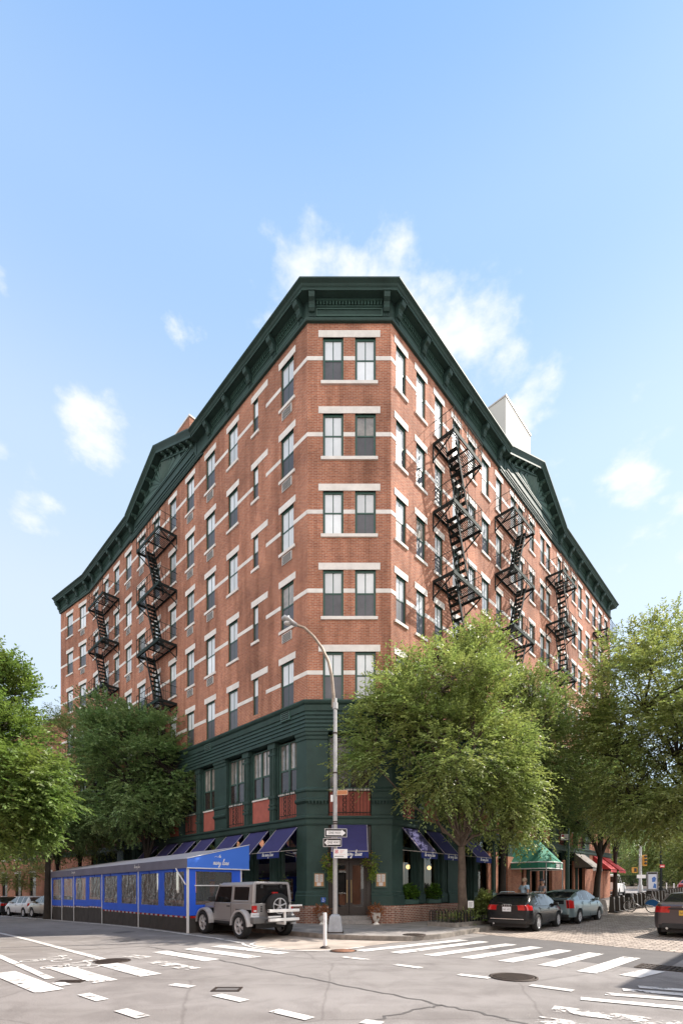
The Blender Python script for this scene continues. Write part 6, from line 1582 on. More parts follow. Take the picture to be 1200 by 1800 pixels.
# hanging baskets
for px_, py_, lab in ((578,1515,'trailing lime green hanging basket half behind the lamp post'),(652,1513,'trailing lime green hanging basket with orange flowers right of the awning')):
    Yb = 19.35; c = px_at(px_,py_,Yb); t = thing('hanging_basket', lab, 'hanging plant', (c[0],c[1],c[2]-.25), 0, 'baskets hung beside the door awning')
    MB().lathe([(.05,.0),(.13,.06),(.17,.16),(.15,.17),(.001,.12)], 14).build('basket', wood, t)
    MB().tube([(0,.0,.16),(.0,.02,.55),(0,.45,.6)], .008, 5).build('bracket', M['iron'], t)
    rng = np.random.default_rng(px_); n = 70; v = rng.normal(0,1,(n,3)); v /= np.linalg.norm(v,axis=1,keepdims=True); O = np.array([0,0,.25])+v*np.array([.19,.19,.15]); D = v*.9+np.array([0,0,.1])
    O2 = np.array([.05,0,-.05])+rng.normal(0,1,(60,3))*np.array([.08,.08,.19]); D2 = np.tile(np.array([0,0,-1.]),(60,1))+rng.normal(0,.3,(60,3))
    O = np.concatenate([O,O2]); D = np.concatenate([D,D2]); D /= np.linalg.norm(D,axis=1,keepdims=True)
    leaves('foliage', (O,D), M['leaf_lime'], t, .07, .04, 7, rng, .6, (.1,.25)); leaves('flower', (O[:14]+np.array([0,0,.1]),D[:14]), M['flower_w'], t, .05, .05, 3, rng, .2, (.1,.2))
# window boxes on the right face, plants on the left
for s, lab in ((1.25,'bright green plant in a window box nearest the corner on the sunny side'),(3.05,'bright green plant in the second window box on the sunny side')):
    q = FRt.p(s,.02,.92); t = thing('window_box', lab, 'planter', q, AZR, 'window boxes on the sunny side')
    MB().box(-.5,.5,-.14,.14,.0,.2).build('box', M['green_hi'], t)
    rng = np.random.default_rng(int(s*100)); n = 110; v = rng.normal(0,1,(n,3)); v /= np.linalg.norm(v,axis=1,keepdims=True); O = np.array([.05,0,.42])+v*np.array([.36,.16,.24]); D = v*.6+np.array([0,0,.6]); D /= np.linalg.norm(D,axis=1,keepdims=True)
    leaves('foliage', (O,D), M['leaf_pot'], t, .13, .07, 6, rng, .5, (.12,.28))
for s, lab in ((3.3,'dark potted plant behind the second window left of the corner'),(1.75,'leafy plant behind the first window left of the corner')):
    q = FL.p(s,-.55,.3); plant('potted_plant', lab, 'plant', q, [(0,0,1.5,.35,.2,.5),(0,0,.9,.3,.2,.3)], M['leaf_dark'], int(s*10), 60, .14, .06, group=None)
# tree pit: kerb, soil, hoop guard, plants and sign
tp_c = foot_px(812,19.4); pit = thing('tree_pit', 'raised stone edged tree pit with black hooped guard round the large street tree', 'tree pit', (tp_c[0],tp_c[1],tp_c[2]), AZR)
pm_ = MB(); w_, l_ = .62, 1.55
pm_.box(-l_,l_,-w_,-w_+.12,-.02,.16).box(-l_,l_,w_-.12,w_,-.02,.16).box(-l_,-l_+.12,-w_+.12,w_-.12,-.02,.16).box(l_-.12,l_,-w_+.12,w_-.12,-.02,.16); pm_.build('stone_edge', M['kerb'], pit)
MB().box(-l_+.12,l_-.12,-w_+.12,w_-.12,-.02,.10).build('soil', mat('soil', (.04,.03,.022), .95, var=.4, vscale=8), pit)
hg = MB()
def hoops(p, q, n):
    p = Vector(p); q = Vector(q)
    for i in range(n):
        a = p.lerp(q,i/n); b_ = p.lerp(q,(i+.8)/n); hg.tube([a+Vector((0,0,.14)), a+Vector((0,0,.55)), a.lerp(b_,.5)+Vector((0,0,.62)), b_+Vector((0,0,.55)), b_+Vector((0,0,.14))], .011, 5)
hoops((-l_+.06,-w_+.06,0),(l_-.06,-w_+.06,0),13); hoops((-l_+.06,-w_+.06,0),(-l_+.06,w_-.06,0),6); hoops((-l_+.06,w_-.06,0),(l_-.06,w_-.06,0),13); hg.build('hoop_guard', M['iron'], pit)
plant('shrub', 'bushy green shrub at the kerb end of the tree pit', 'shrub', (tp_c[0]+.85,tp_c[1]+.15,tp_c[2]+.1), [(0,0,.45,.32,.32,.45),(.1,-.1,.8,.25,.25,.3)], M['leaf_mid'], 5, 130, .16, .05)
plant('ground_cover', 'low leafy planting round the foot of the large street tree', 'plant', (tp_c[0]-.1,tp_c[1]-.1,tp_c[2]+.1), [(-.5,-.2,.15,.4,.3,.15),(.35,-.2,.2,.4,.3,.2),(.1,.3,.15,.4,.3,.15)], M['leaf_street'], 6, 45, .09, .04, stems=False)
c = px_at(827,1590,18.9); t = thing('tree_pit_sign', 'small white notice on a stake in the tree pit', 'sign', (c[0],c[1],tp_c[2]+.1), R(10))
MB().box(-.12,.12,-.006,.006,c[2]-tp_c[2]-.25,c[2]-tp_c[2]+.03).build('plate', M['sign_white'], t); MB().box(-.012,.012,.006,.02,0,c[2]-tp_c[2]).build('stake', wood, t)
e = MB()
for k in range(4): e.box(-.08,.07-.02*(k%2),-.009,-.006,c[2]-tp_c[2]-.05-k*.045,c[2]-tp_c[2]-.035-k*.045)
e.build('notice_lines', M['ink'], t)

# ---- awnings further along the sunny side
def canopy():
    s = FRt.s_at(950, 1.3); w_ = 1.5
    o_ = FRt.p(s,0,0); g_ = gz(o_[0],o_[1]); zt, zb = 4.4, 3.05; dF = 2.3
    t = thing('entrance_canopy', 'green canvas entrance canopy with curved white edged front valance', 'awning', (o_[0],o_[1],g_))
    O = (o_[0],o_[1],g_); grn = mat('green_canvas', (.035,.23,.15), .8, var=.15, vscale=2); wht = M['sign_white']
    rg0, rg1 = FRt.p(s,.05,zt), FRt.p(s,1.15,zt)
    n = 10; arc_ = [FRt.p(s+w_*math.cos(PI*k/n), dF-.55+.55*math.sin(PI*k/n), zb) for k in range(n+1)]
    mb = MB(); mb.quad(rg0, rg1, arc_[0], FRt.p(s+w_,.05,zb)); mb.quad(rg1, rg0, FRt.p(s-w_,.05,zb), arc_[n])
    for k in range(n): mb.add([rg1, arc_[k], arc_[k+1]], [(0,1,2)], 0, False)
    mb.build('canvas', grn, t, off=O)
    v = MB(); ed = [FRt.p(s+w_,.05,zb)]+arc_+[FRt.p(s-w_,.05,zb)]
    for a, b_ in zip(ed, ed[1:]): v.quad(a, b_, (b_[0],b_[1],b_[2]-.38), (a[0],a[1],a[2]-.38))
    for dz_ in (0,-.36): v.tube([(p[0],p[1],p[2]+dz_) for p in ed], .035, 5, 1)
    # worn white lettering panel in the middle of the front, too small to read
    c0, c1 = arc_[n//2-1], arc_[n//2+1]
    nx_, ny_ = FRt.n
    for i in range(5):
        a = Vector(c0).lerp(Vector(c1), .12+i*.17); b_ = Vector(c0).lerp(Vector(c1), .12+i*.17+.10)
        for z0, z1 in ((-.29,-.08),):
            v.hexa([(p.x+nx_*d, p.y+ny_*d, zb+z) for z in (z0,z1) for p, d in ((a,.045),(b_,.045),(b_,.03),(a,.03))], 1)
    v.build('valance', [grn, wht], t, off=O)
    pl = MB(); 
    for k in (2, n-2): q = arc_[k]; pl.tube([(q[0],q[1],gz(q[0],q[1])+.1),(q[0],q[1],q[2])], .03, 8)
    pl.build('pole', M['galv'], t, off=O)
canopy()
red = mat('red_canvas', (.48,.045,.05), .8, var=.2, vscale=2); gry = mat('grey_canvas', (.22,.20,.19), .85, var=.2, vscale=2)
def plain_awning(s0, s1, m_, label, zt=4.2, pr=1.3, zv=3.1):
    o_ = FRt.p(s0,0,0); g_ = gz(o_[0],o_[1]); t = thing('shop_awning', label, 'awning', (o_[0],o_[1],g_)); O = (o_[0],o_[1],g_); a, b_ = s0, s1
    mb = MB(); mb.add([FRt.p(a,.03,zt),FRt.p(b_,.03,zt),FRt.p(b_,pr,zv),FRt.p(a,pr,zv),FRt.p(a,.03,zv),FRt.p(b_,.03,zv)], [(0,1,2,3),(0,3,4),(1,5,2)]); mb.build('canvas', m_, t, off=O)
    v = MB(); n = 8
    for k in range(n): x0 = a+(b_-a)*k/n; x1 = a+(b_-a)*(k+1)/n; v.add([FRt.p(x0,pr,zv),FRt.p(x1,pr,zv),FRt.p(x1,pr,zv-.2),FRt.p((x0+x1)/2,pr,zv-.26),FRt.p(x0,pr,zv-.2)], [(0,1,2,3,4)])
    v.build('valance', m_, t, off=O)
    f_ = MB().tube([FRt.p(a,.03,zv-.02),FRt.p(a,pr,zv-.02),FRt.p(b_,pr,zv-.02),FRt.p(b_,.03,zv-.02)], .02, 6); f_.build('frame', M['iron'], t, off=O)
plain_awning(FRt.s_at(950,1.3)+1.8, FRt.s_at(950,1.3)+3.4, red, 'scalloped red awning just past the green canopy')
plain_awning(21.6, 23.8, gry, 'grey awning half hidden by the forked tree')
plain_awning(26.0, 27.6, red, 'red awning glimpsed behind the forked street tree')
plain_awning(28.3, 30.2, red, 'farthest red awning near the end of the brick front')

# ---- adjoining and opposite buildings
def block(name, label, corners, z1, m_, wins_, cat='building', z0=-2.5, cap=True, kinds=None):
    """closed block on plan corners; wins_ = [(edge, s0, s1, z0, z1)]"""
    cx = sum(p[0] for p in corners)/len(corners); cy = sum(p[1] for p in corners)/len(corners); O = (cx,cy,gz(cx,cy))
    t = thing(name, label, cat, O); n = len(corners); mb = MB()
    for i in range(n):
        p, q = corners[i], corners[(i+1)%n]; l = math.dist(p,q); u = ((q[0]-p[0])/l,(q[1]-p[1])/l); nn = (u[1],-u[0])
        if (cx-p[0])*nn[0]+(cy-p[1])*nn[1] > 0: nn = (-nn[0],-nn[1])
        fr = Fr(p,u,nn); h = [w_[1:] for w_ in wins_ if w_[0] == i]
        wall(mb, fr, 0, l, z0, z1, h, .2)
        for a,b_,c,d in h:
            f = MB(); f.fbox(fr,a,a+.07,-.18,-.08,c,d).fbox(fr,b_-.07,b_,-.18,-.08,c,d).fbox(fr,a+.07,b_-.07,-.18,-.08,d-.07,d).fbox(fr,a+.07,b_-.07,-.18,-.08,c,c+.07).fbox(fr,a+.07,b_-.07,-.18,-.1,(c+d)/2-.03,(c+d)/2+.03)
            fo = f.build('window', M['iron_rail'], t, off=O)
            g = MB(); g.quad(fr.p(a,-.15,c),fr.p(b_,-.15,c),fr.p(b_,-.15,d),fr.p(a,-.15,d)); g.build('pane', M['screen_bay'], fo, off=O)
            g = MB().fbox(fr,a-.1,b_+.1,-.02,.05,c-.14,c).fbox(fr,a-.1,b_+.1,-.05,.02,d,d+.2); g.build('lintel', M['stone'], fo, off=O)
    mb.build('wall', m_, t, off=O, uv=True)
    r_ = MB(); r_.add([(*p,z1) for p in corners],[tuple(range(n))]); r_.build('roof', M['roof'], t, off=O)
    if cap:
        cp = MB()
        for i in range(n):
            p, q = corners[i], corners[(i+1)%n]; cp.bar((p[0],p[1],z1+.05),(q[0],q[1],z1+.05),.4,.2)
        cp.build('parapet', M['stone'], t, off=O)
    return t
e = FW.xy(SWEND+.05,0); e2 = FW.xy(40,0); bk_ = (-NW[0],-NW[1])
ws = []
for k in range(8):
    for z_ in (2.0,5.6,9.2,12.8): ws.append((0, 1.6+k*3.3, 3.0+k*3.3, z_-1.2, z_+1.0))
block('brick_house', 'orange brick building adjoining the far left end of the apartment building', [e, e2, (e2[0]+bk_[0]*12,e2[1]+bk_[1]*12), (e[0]+bk_[0]*12,e[1]+bk_[1]*12)], 16.2, M['brick_far'], ws)
# building on the opposite corner of the cobbled street: its shadow lies across the crossing
c0 = FRt.xy(1.4,KO+3.9); 
block('corner_building', 'brick building on the opposite corner whose shadow crosses the road', [c0, FRt.xy(13,KO+3.9), FRt.xy(13,KO+18), FRt.xy(1.4,KO+18)], 10.2, M['brick_far'], [(0,1.2+k*2.6,2.4+k*2.6,z_,z_+1.9) for k in range(4) for z_ in (1.2,4.8,7.6)])
# row across the left street, mirrored in the shop windows
q0 = FL.xy(-22,17.5); q1 = FL.xy(45,17.5); q2 = FL.xy(45,29); q3 = FL.xy(-22,29)
block('brick_row', 'brick row across the left street mirrored in the shop windows', [q0,q1,q2,q3], 9.5, M['brick_far'], [(0,2+k*4.2,3.4+k*4.2,z_,z_+1.9) for k in range(15) for z_ in (1.2,5.2)])
# far side of the cross street at the right
x0 = px_at(1060,1500,110)[0]; x1 = px_at(1290,1500,110)[0]
block('far_house', 'pale brick houses behind the park trees', [(x0,112),(x1+15,104),(x1+15,125),(x0,130)], 14, mat('pale_far_brick', (.42,.33,.26), .9, var=.2, vscale=.5), [(0,2+k*4.5,3.6+k*4.5,z_,z_+2) for k in range(9) for z_ in (3,7,10.5)], z0=-1)
x0 = px_at(1085,1560,68); x1 = px_at(1215,1560,66)
fn = thing('park_fence', 'dark iron park fence beyond the far crossing', 'fence', (x0[0],68,gz(x0[0],68)))
O = tuple(fn.location); mb = MB(); n = 60
for k in range(n+1):
    t_ = k/n; x = x0[0]+(x1[0]-x0[0])*t_; y = 68-2*t_; g_ = gz(x,y); mb.box(x-.025,x+.025,y-.025,y+.025,g_,g_+1.9)
mb.build('paling', M['iron'], fn, off=O); mb = MB()
for h in (.35,1.75): mb.bar((x0[0],68,gz(x0[0],68)+h),(x1[0],66,gz(x1[0],66)+h),.06)
mb.build('rail', M['iron'], fn, off=O); MB().bar((x0[0],67.8,gz(x0[0],68)+.15),(x1[0],65.8,gz(x1[0],66)+.15),.3,.35).build('plinth', M['stone'], fn, off=O)
hd_ = MB(); 
plant('hedge', 'dark hedge behind the far park fence', 'hedge', ((x0[0]+x1[0])/2,69.5,gz((x0[0]+x1[0])/2,69)), [(-4+k*1.35,0,1.0,1.0,.7,.9) for k in range(8)], M['leaf_mid'], 9, 70, .25, .12, tl=(.4,.8))

# ---- cycle hire station: docks, cycles, kiosk
dockp = [FRt.xy(14.2+i*1.02, KR+.75) for i in range(26)]
def dock():
    t = thing('cycle_dock', 'dark empty cycle hire dock in the row along the kerb', 'cycle dock', place(*dockp[0]), AZR-PI/2, 'row of cycle hire docks')
    mb = MB(); mb.prism([(-.32,.0),(.30,.0),(.30,.05),(.13,.09),(.10,.82),(-.10,.88),(-.15,.09),(-.32,.05)], lambda x,z: (x,-.10,z), lambda x,z: (x,.10,z)); mb.build('post', mat('dock_grey', (.055,.05,.045), .55, var=.2), t, bevel=.015)
    MB().box(-.13,.11,-.105,.105,.86,.90).build('cap', M['plastic'], t); MB().box(.005,.03,-.03,.03,.55,.75).build('lock_slot', M['alloy'], t); MB().box(-.45,.45,-.45,.45,-.02,.02).build('base_plate', M['cast'], t); return t
d0 = dock()
for p in dockp[1:]: dup(d0, place(*p))
def bicycle(name, label, x, y, az, group=None):
    t = thing(name, label, 'bicycle', place(x,y), az, group); wr = .33; fr_ = mat('cycle_grey', (.30,.30,.31), .4, metal=.4) if 'cg' not in M else M['cg']; M['cg'] = fr_
    blue = mat('cycle_blue', (.01,.14,.42), .35) if 'cb' not in M else M['cb']; M['cb'] = blue
    for X in (-.55,.55):
        w_ = MB(); w_.tube([(wr*math.cos(a*PI/14),0,wr*math.sin(a*PI/14)) for a in range(29)], .022, 6); o = w_.build('wheel', M['tyre'], t, loc=(X,0,wr+.02))
        s = MB(); s.tube([(wr*.92*math.cos(a*PI/14),0,wr*.92*math.sin(a*PI/14)) for a in range(29)], .010, 5)
        for k in range(12): a = 2*PI*k/12; s.bar((0,0,0),(wr*.92*math.cos(a),0,wr*.92*math.sin(a)),.006)
        s.build('rim', M['alloy'], o)
    g = MB()
    for sy in (-.035,.035):
        P = [(wr+.045)*1.0]; n = 10; a0, a1 = R(20), R(190)
        ring = [(-.55+(wr+.05)*math.cos(a0+(a1-a0)*k/n), sy, wr+.02+(wr+.05)*math.sin(a0+(a1-a0)*k/n)) for k in range(n+1)]; c_ = (-.55,sy,wr+.02)
        g.add(ring+[( -.55+.1,sy,wr+.05),(-.55-.1,sy,wr+.05)], [tuple(range(n+3))])
    g.build('wheel_guard', blue, t)
    m_ = MB(); m_.tube([(-.55+(wr+.06)*math.cos(R(20+17*k)),0,wr+.02+(wr+.06)*math.sin(R(20+17*k))) for k in range(11)], .03, 6); m_.build('mudguard', fr_, t)
    f = MB(); f.tube([(.42,0,.86),(.30,0,.50),(0,0,.32),(-.18,0,.32)], .04, 8); f.tube([(-.18,0,.32),(-.32,0,.92)], .03, 8); f.tube([(-.18,0,.32),(-.55,0,.35)], .025, 6); f.tube([(.42,0,1.02),(.42,0,.80),(.55,.07,.35)], .022, 6); f.tube([(.42,0,.80),(.55,-.07,.35)], .022, 6); f.build('frame', fr_, t)
    MB().tube([(.36,-.30,1.07),(.42,-.1,1.08),(.42,.1,1.08),(.36,.30,1.07)], .015, 6).build('handlebar', M['plastic'], t)
    s = MB().hexa([(-.46,-.09,.94),(-.46,.09,.94),(-.18,.03,.96),(-.18,-.03,.96),(-.46,-.09,1.0),(-.46,.09,1.0),(-.18,.03,1.0),(-.18,-.03,1.0)]); s.build('saddle', M['plastic'], t, bevel=.02)
    b_ = MB().box(.46,.74,-.16,.16,.84,1.08); b_.build('basket', M['plastic'], t, bevel=.03)
    c_ = MB().lathe([(.09,-.05),(.09,-.04),(.001,-.04)], 14, 0, 'y', (-.05,0,.32)); c_.bar((-.05,-.08,.32),(.08,-.10,.24),.02); c_.bar((-.05,.08,.32),(-.18,.10,.40),.02); c_.build('pedal_crank', M['alloy_dark'], t); return t
q = FRt.xy(FRt.s_at(1126,5.75),5.75); bicycle('hire_bicycle', 'grey hire bicycle with a blue rear wheel guard, nearest in the docks', q[0], q[1], math.atan2(-NR[1],-NR[0]), 'hire bicycles in the docks')
q = FRt.xy(FRt.s_at(1160,5.75),5.75); bicycle('hire_bicycle', 'hire bicycle leaning past the kiosk above the grey brown saloon', q[0], q[1], math.atan2(-NR[1],-NR[0])+.2, 'hire bicycles in the docks')
q = px_at(1146,1575,43); g_ = gz(q[0],q[1]); t = thing('hire_kiosk', 'grey cycle hire kiosk with a pale blue map panel', 'kiosk', (q[0],q[1],g_), R(-14))
MB().box(-.42,.42,-.12,.12,0,2.25).build('cabinet', mat('kiosk_grey', (.2,.2,.22), .45), t, bevel=.02); MB().box(-.36,.30,-.135,-.121,.75,2.05).build('map_panel', mat('map_panel', (.60,.66,.78), .3), t)
e = MB(); e.prism([(-.05,1.35),(.2,1.4),(.26,1.7),(.1,1.85),(-.08,1.7)], lambda x,z: (x,-.14,z), lambda x,z: (x,-.136,z)); e.prism([(.0,.85),(.26,.8),(.26,1.15),(.1,1.25)], lambda x,z: (x,-.14,z), lambda x,z: (x,-.136,z)); e.build('map_print', mat('map_blue', (.05,.16,.5), .4), t); MB().box(-.36,.30,-.135,-.121,2.07,2.2).build('header', M['plastic'], t)
# boulder at the head of the docks
def boulder():
    a = FRt.xy(11.3,KR+.55); t = thing('granite_block', 'rough pale granite block on the cobbles ahead of the blue green hatchback', 'boulder', place(*a), AZR)
    rng = random.Random(4); bm = bmesh.new(); bmesh.ops.create_cube(bm, size=1); bmesh.ops.subdivide_edges(bm, edges=bm.edges, cuts=7, use_grid_fill=True)
    for v in bm.verts:
        n = math.sin(v.co.x*9+1)*.03+math.sin(v.co.y*11+v.co.x*5)*.03+rng.uniform(-.022,.022); v.co = Vector((v.co.x*2.3*(1+.10*v.co.z*-1), v.co.y*.85*(1-.25*v.co.z), v.co.z*.85+.40+n)) + Vector((n,n*.6,0))
    me = bpy.data.meshes.new('stone'); bm.to_mesh(me); bm.free(); me.materials.append(mat('rough_granite', (.34,.30,.27), .9, var=.45, vscale=3, bump=.8, bscale=9)); o = bpy.data.objects.new('stone', me); COL.objects.link(o); o.parent = t
boulder()
# ---- traffic signal, far signs and lamp
yel = mat('signal_yellow', (.62,.30,.02), .45)
q = px_at(1125,1565,49); g_ = gz(q[0],q[1]); t = thing('traffic_signal', 'grey signal pole with a long mast arm and yellow signal heads', 'traffic signal', (q[0],q[1],g_))
MB().tube([(0,0,0),(0,0,.9),(0,0,1.0),(0,0,7.6)], [.24,.22,.14,.11], 10).build('pole', M['galv'], t)
MB().tube([(0,0,4.9),(2.0,0,6.3),(5.0,0,8.0),(8.0,0,8.8)], [.1,.09,.07,.06], 8).build('mast_arm', M['galv'], t)
h_ = MB().box(.22,.58,-.18,.18,2.9,4.0); o = h_.build('signal_head', yel, t, bevel=.02); e = MB()
for k in range(3): e.lathe([(.13,-.26),(.13,-.18)], 12, 0, 'y', (.40,0,3.15+k*.34))
e.build('visor', M['plastic'], o); o = MB().box(-.80,-.38,-.15,.15,2.2,2.75).build('walk_signal', yel, t, bevel=.02); MB().box(-.72,-.46,-.165,-.151,2.28,2.67).build('walk_lens', M['plastic'], o)
MB().box(-.45,.45,-.16,-.14,1.65,2.0).build('signal_sign', M['sign_white'], t); MB().bar((-.4,0,5.0),(.5,0,5.0),.12).build('cross_bracket', M['galv'], t)
for px_, py_, Y_, nm, lab, m_, hh in ((1163.5,1523,50,'red_street_sign','small red and white sign on a thin black post','sign_red',.75),):
    q = px_at(px_,py_,Y_); g_ = gz(q[0],q[1]); t = thing(nm, lab, 'sign', (q[0],q[1],g_)); z_ = q[2]-g_
    MB().box(-.25,.25,-.02,0,z_-.15,z_+.15).build('plate', M[m_], t); MB().tube([(0,.02,0),(0,.02,z_+.1)], .03, 6).build('post', M['iron'], t); MB().box(-.18,.18,-.024,-.021,z_-.06,z_+.02).build('sign_band', M['sign_white'], t)
q = px_at(992,1472,27.5); g_ = gz(q[0],q[1]); t = thing('parking_sign', 'white parking sign on a green pole beyond the green canopy', 'sign', (q[0],q[1],g_+.15), R(-8)); z_ = q[2]-g_-.15
MB().box(-.20,.20,-.01,0,z_-.17,z_+.17).build('plate', M['sign_white'], t); MB().tube([(.22,.05,0),(.22,.05,z_+.5)], .045, 8).build('post', M['green_hi'], t); MB().box(-.16,-.04,-.014,-.011,z_+.02,z_+.12).build('emblem', M['sign_red'], t); MB().box(-.14,.14,-.014,-.011,z_-.10,z_-.07).build('arrow', M['sign_black'], t); MB().bar((0,.0,z_),(.22,.05,z_),.03).build('bracket', M['iron'], t)
q = px_at(1161,1560,52); g_ = gz(q[0],q[1]); t = thing('park_lamp', 'dark slender park lamp post rising among the far trees', 'street lamp', (q[0],q[1],g_))
MB().lathe([(.22,0),(.2,.5),(.12,.7),(.09,3.),(.07,7.5)], 10).build('pole', M['iron'], t); MB().tube([(0,0,7.4),(.3,0,7.9),(.8,0,7.9)], .04, 6).build('arm', M['iron'], t); MB().ball((.9,0,7.8), .22, 10, 6, sz=.6).build('lamp_head', M['iron'], t)

# ---- people
def skin(name, V, E, Rr, m_, root_i=0, sub=2):
    me = bpy.data.meshes.new(name); me.from_pydata(V, E, []); o = bpy.data.objects.new(name, me); COL.objects.link(o)
    md = o.modifiers.new('s','SKIN'); md.use_smooth_shade = True
    for i, v in enumerate(me.skin_vertices[0].data): r_ = Rr[i]; v.radius = (r_,r_) if not isinstance(r_, tuple) else r_; v.use_root = (i == root_i)
    o.modifiers.new('d','SUBSURF').levels = sub
    dg = bpy.context.evaluated_depsgraph_get(); me2 = bpy.data.meshes.new_from_object(o.evaluated_get(dg)); bpy.data.objects.remove(o); 
    out = MB(); out.v = [tuple(v.co) for v in me2.vertices]; out.f = [list(p.vertices) for p in me2.polygons]; out.m = [0]*len(out.f); out.s = [True]*len(out.f); return out
def person(label, loc, rz, shirt, hairc, pose, cap=None, h=1.0, trousers=(.06,.07,.10)):
    """faces +x; pose gives elbow and hand points for both arms"""
    t = thing('person', label, 'person', loc, rz); sk = mat('skin_tone', (.50,.28,.19), .5)
    V = [(0,0,.94),(0,0,1.10),(.01,0,1.30),(.0,0,1.45),(.01,0,1.53),(.03,0,1.60),(.035,0,1.68),(.025,0,1.745)]; Rr = [(.15,.11),(.14,.105),(.16,.115),(.085,.07),.052,(.066,.072),(.078,.092),(.05,.06)]
    E = [(0,1),(1,2),(2,3),(3,4),(4,5),(5,6),(6,7)]
    def addc(par, pts, rs):
        for p, r_ in zip(pts, rs): V.append(p); Rr.append(r_); E.append((par, len(V)-1)); par = len(V)-1
        return par
    arms = {}
    for sg, (el, hd__) in pose.items():
        k = addc(2 if False else 3, [(0,sg*.19,1.42),(el[0]*.5,sg*.215+(el[1]-sg*.215)*.5,(1.42+el[2])/2),el,tuple((a*.45+b_*.55) for a,b_ in zip(el,hd__)),hd__], [.062,.055,.045,.04,.028]); arms[sg] = hd__
    for sg in (1,-1): addc(0, [(0,sg*.10,.86),(.02,sg*.105,.50),(0,sg*.105,.10),(.0,sg*.105,.045),(.15,sg*.115,.03)], [.095,.065,.045,.045,.035])
    body = skin('body', V, E, Rr, sk)
    # ears, nose, brow, lips, eyes
    body.ball((.135,0,1.655), .016, 8, 5); 
    for sg in (1,-1): body.ball((.03,sg*.088,1.66), .022, 8, 5, 0, 1.4)
    for sg, (el, hd__) in pose.items():
        d = (Vector(hd__)-Vector(el)).normalized(); a = d.cross(Vector((0,sg,.3))).normalized(); b_ = d.cross(a).normalized(); hp_ = Vector(hd__)
        body.hexa([hp_+d*x+a*y+b_*z for z in (-.014,.014) for x,y in ((-.01,-.034),(-.01,.034),(.085,.04),(.085,-.04))])
        for k, (y, l_) in enumerate(((-.032,.058),(-.011,.074),(.011,.070),(.031,.055))): s_ = hp_+d*.08+a*y; body.tube([s_, s_+d*l_*.5+b_*.012, s_+d*l_*.85+b_*.035], [.0095,.0088,.007], 6)
        body.tube([hp_+d*.01+a*.034, hp_+d*.05+a*.066+b_*.01, hp_+d*.085+a*.066+b_*.028], [.012,.010,.008], 6)
    body.build('body', sk, t)
    fc = MB()
    for sg in (1,-1): fc.ball((.112,sg*.031,1.675), .009, 6, 4)
    fc.tube([(.116,-.022,1.612),(.12,0,1.61),(.116,.022,1.612)], .005, 5); fc.build('facial_features', mat('dark_features', (.10,.04,.035), .5), t)
    def sub(idx, grow, name, m_, extra=None):
        V2 = [V[i] for i in idx]; mp = {i:k for k,i in enumerate(idx)}; E2 = [(mp[a],mp[b_]) for a,b_ in E if a in mp and b_ in mp]
        R2 = [tuple(x+grow for x in Rr[i]) if isinstance(Rr[i],tuple) else Rr[i]+grow for i in idx]; skin(name, V2, E2, R2, m_, 0).build(name, m_, t)
    n0 = 8; arm_i = [n0,n0+1,n0+5,n0+6]
    sub([0,1,2,3]+arm_i, .016, 'shirt', mat('shirt_cloth', shirt, .9, var=.12, vscale=6))
    lg = n0+10; sub([0,lg,lg+1,lg+2,lg+5,lg+6,lg+7], .014, 'trousers', mat('trouser_cloth', trousers, .9))
    for sg in (1,-1): MB().hexa([(x,sg*.11+y,z) for z,w_ in ((0,.05),(.075,.04)) for x,y in ((-.07,-w_),(.21,-w_*.8),(.21,w_*.8),(-.07,w_))]).build('shoe', M['plastic'], t, bevel=.02)
    if cap:
        c_ = MB(); c_.lathe([(.102,1.69),(.104,1.72),(.09,1.77),(.05,1.797),(.001,1.80)], 16, 0, 'z', (.03,0,0)); c_.hexa([(.10,-.075,1.70),(.215,-.05,1.685),(.215,.05,1.685),(.10,.075,1.70),(.10,-.075,1.712),(.215,-.05,1.695),(.215,.05,1.695),(.10,.075,1.712)]); c_.build('cap', mat('cap_cloth', cap, .9), t)
        b_ = MB(); b_.ball((-.028,0,1.668), .082, 14, 8); b_.build('hair', mat('hair', hairc, .8), t)
    else:
        b_ = MB(); b_.lathe([(.098,1.70),(.101,1.725),(.092,1.755),(.06,1.785),(.001,1.797)], 16, 0, 'z', (.012,0,0)); b_.ball((-.028,0,1.672), .083, 14, 8); b_.build('hair', mat('hair', hairc, .8, var=.2, vscale=20), t)
    t.scale = (h,h,h); return t
Y1 = 21.4; x = (921-CX)*Y1/F; person('grey haired man in a pale blue shirt standing behind the black hatchback', (x,Y1,gz(x,Y1)+.148), R(20), (.45,.60,.75), (.46,.33,.24), {1:((-.05,.30,1.14),(.10,.30,.93)), -1:((-.06,-.29,1.13),(.14,-.27,.96))}, h=1.06, trousers=(.10,.11,.14))
Y2 = 22.6; x = (953-CX)*Y2/F; person('man in a dark cap and grey shirt facing left behind the blue green hatchback', (x,Y2,gz(x,Y2)+.148), R(188), (.22,.21,.23), (.5,.48,.46), {1:((.08,.25,1.15),(.34,.16,1.12)), -1:((.07,-.26,1.15),(.34,-.16,1.12))}, cap=(.05,.05,.07), h=1.03)
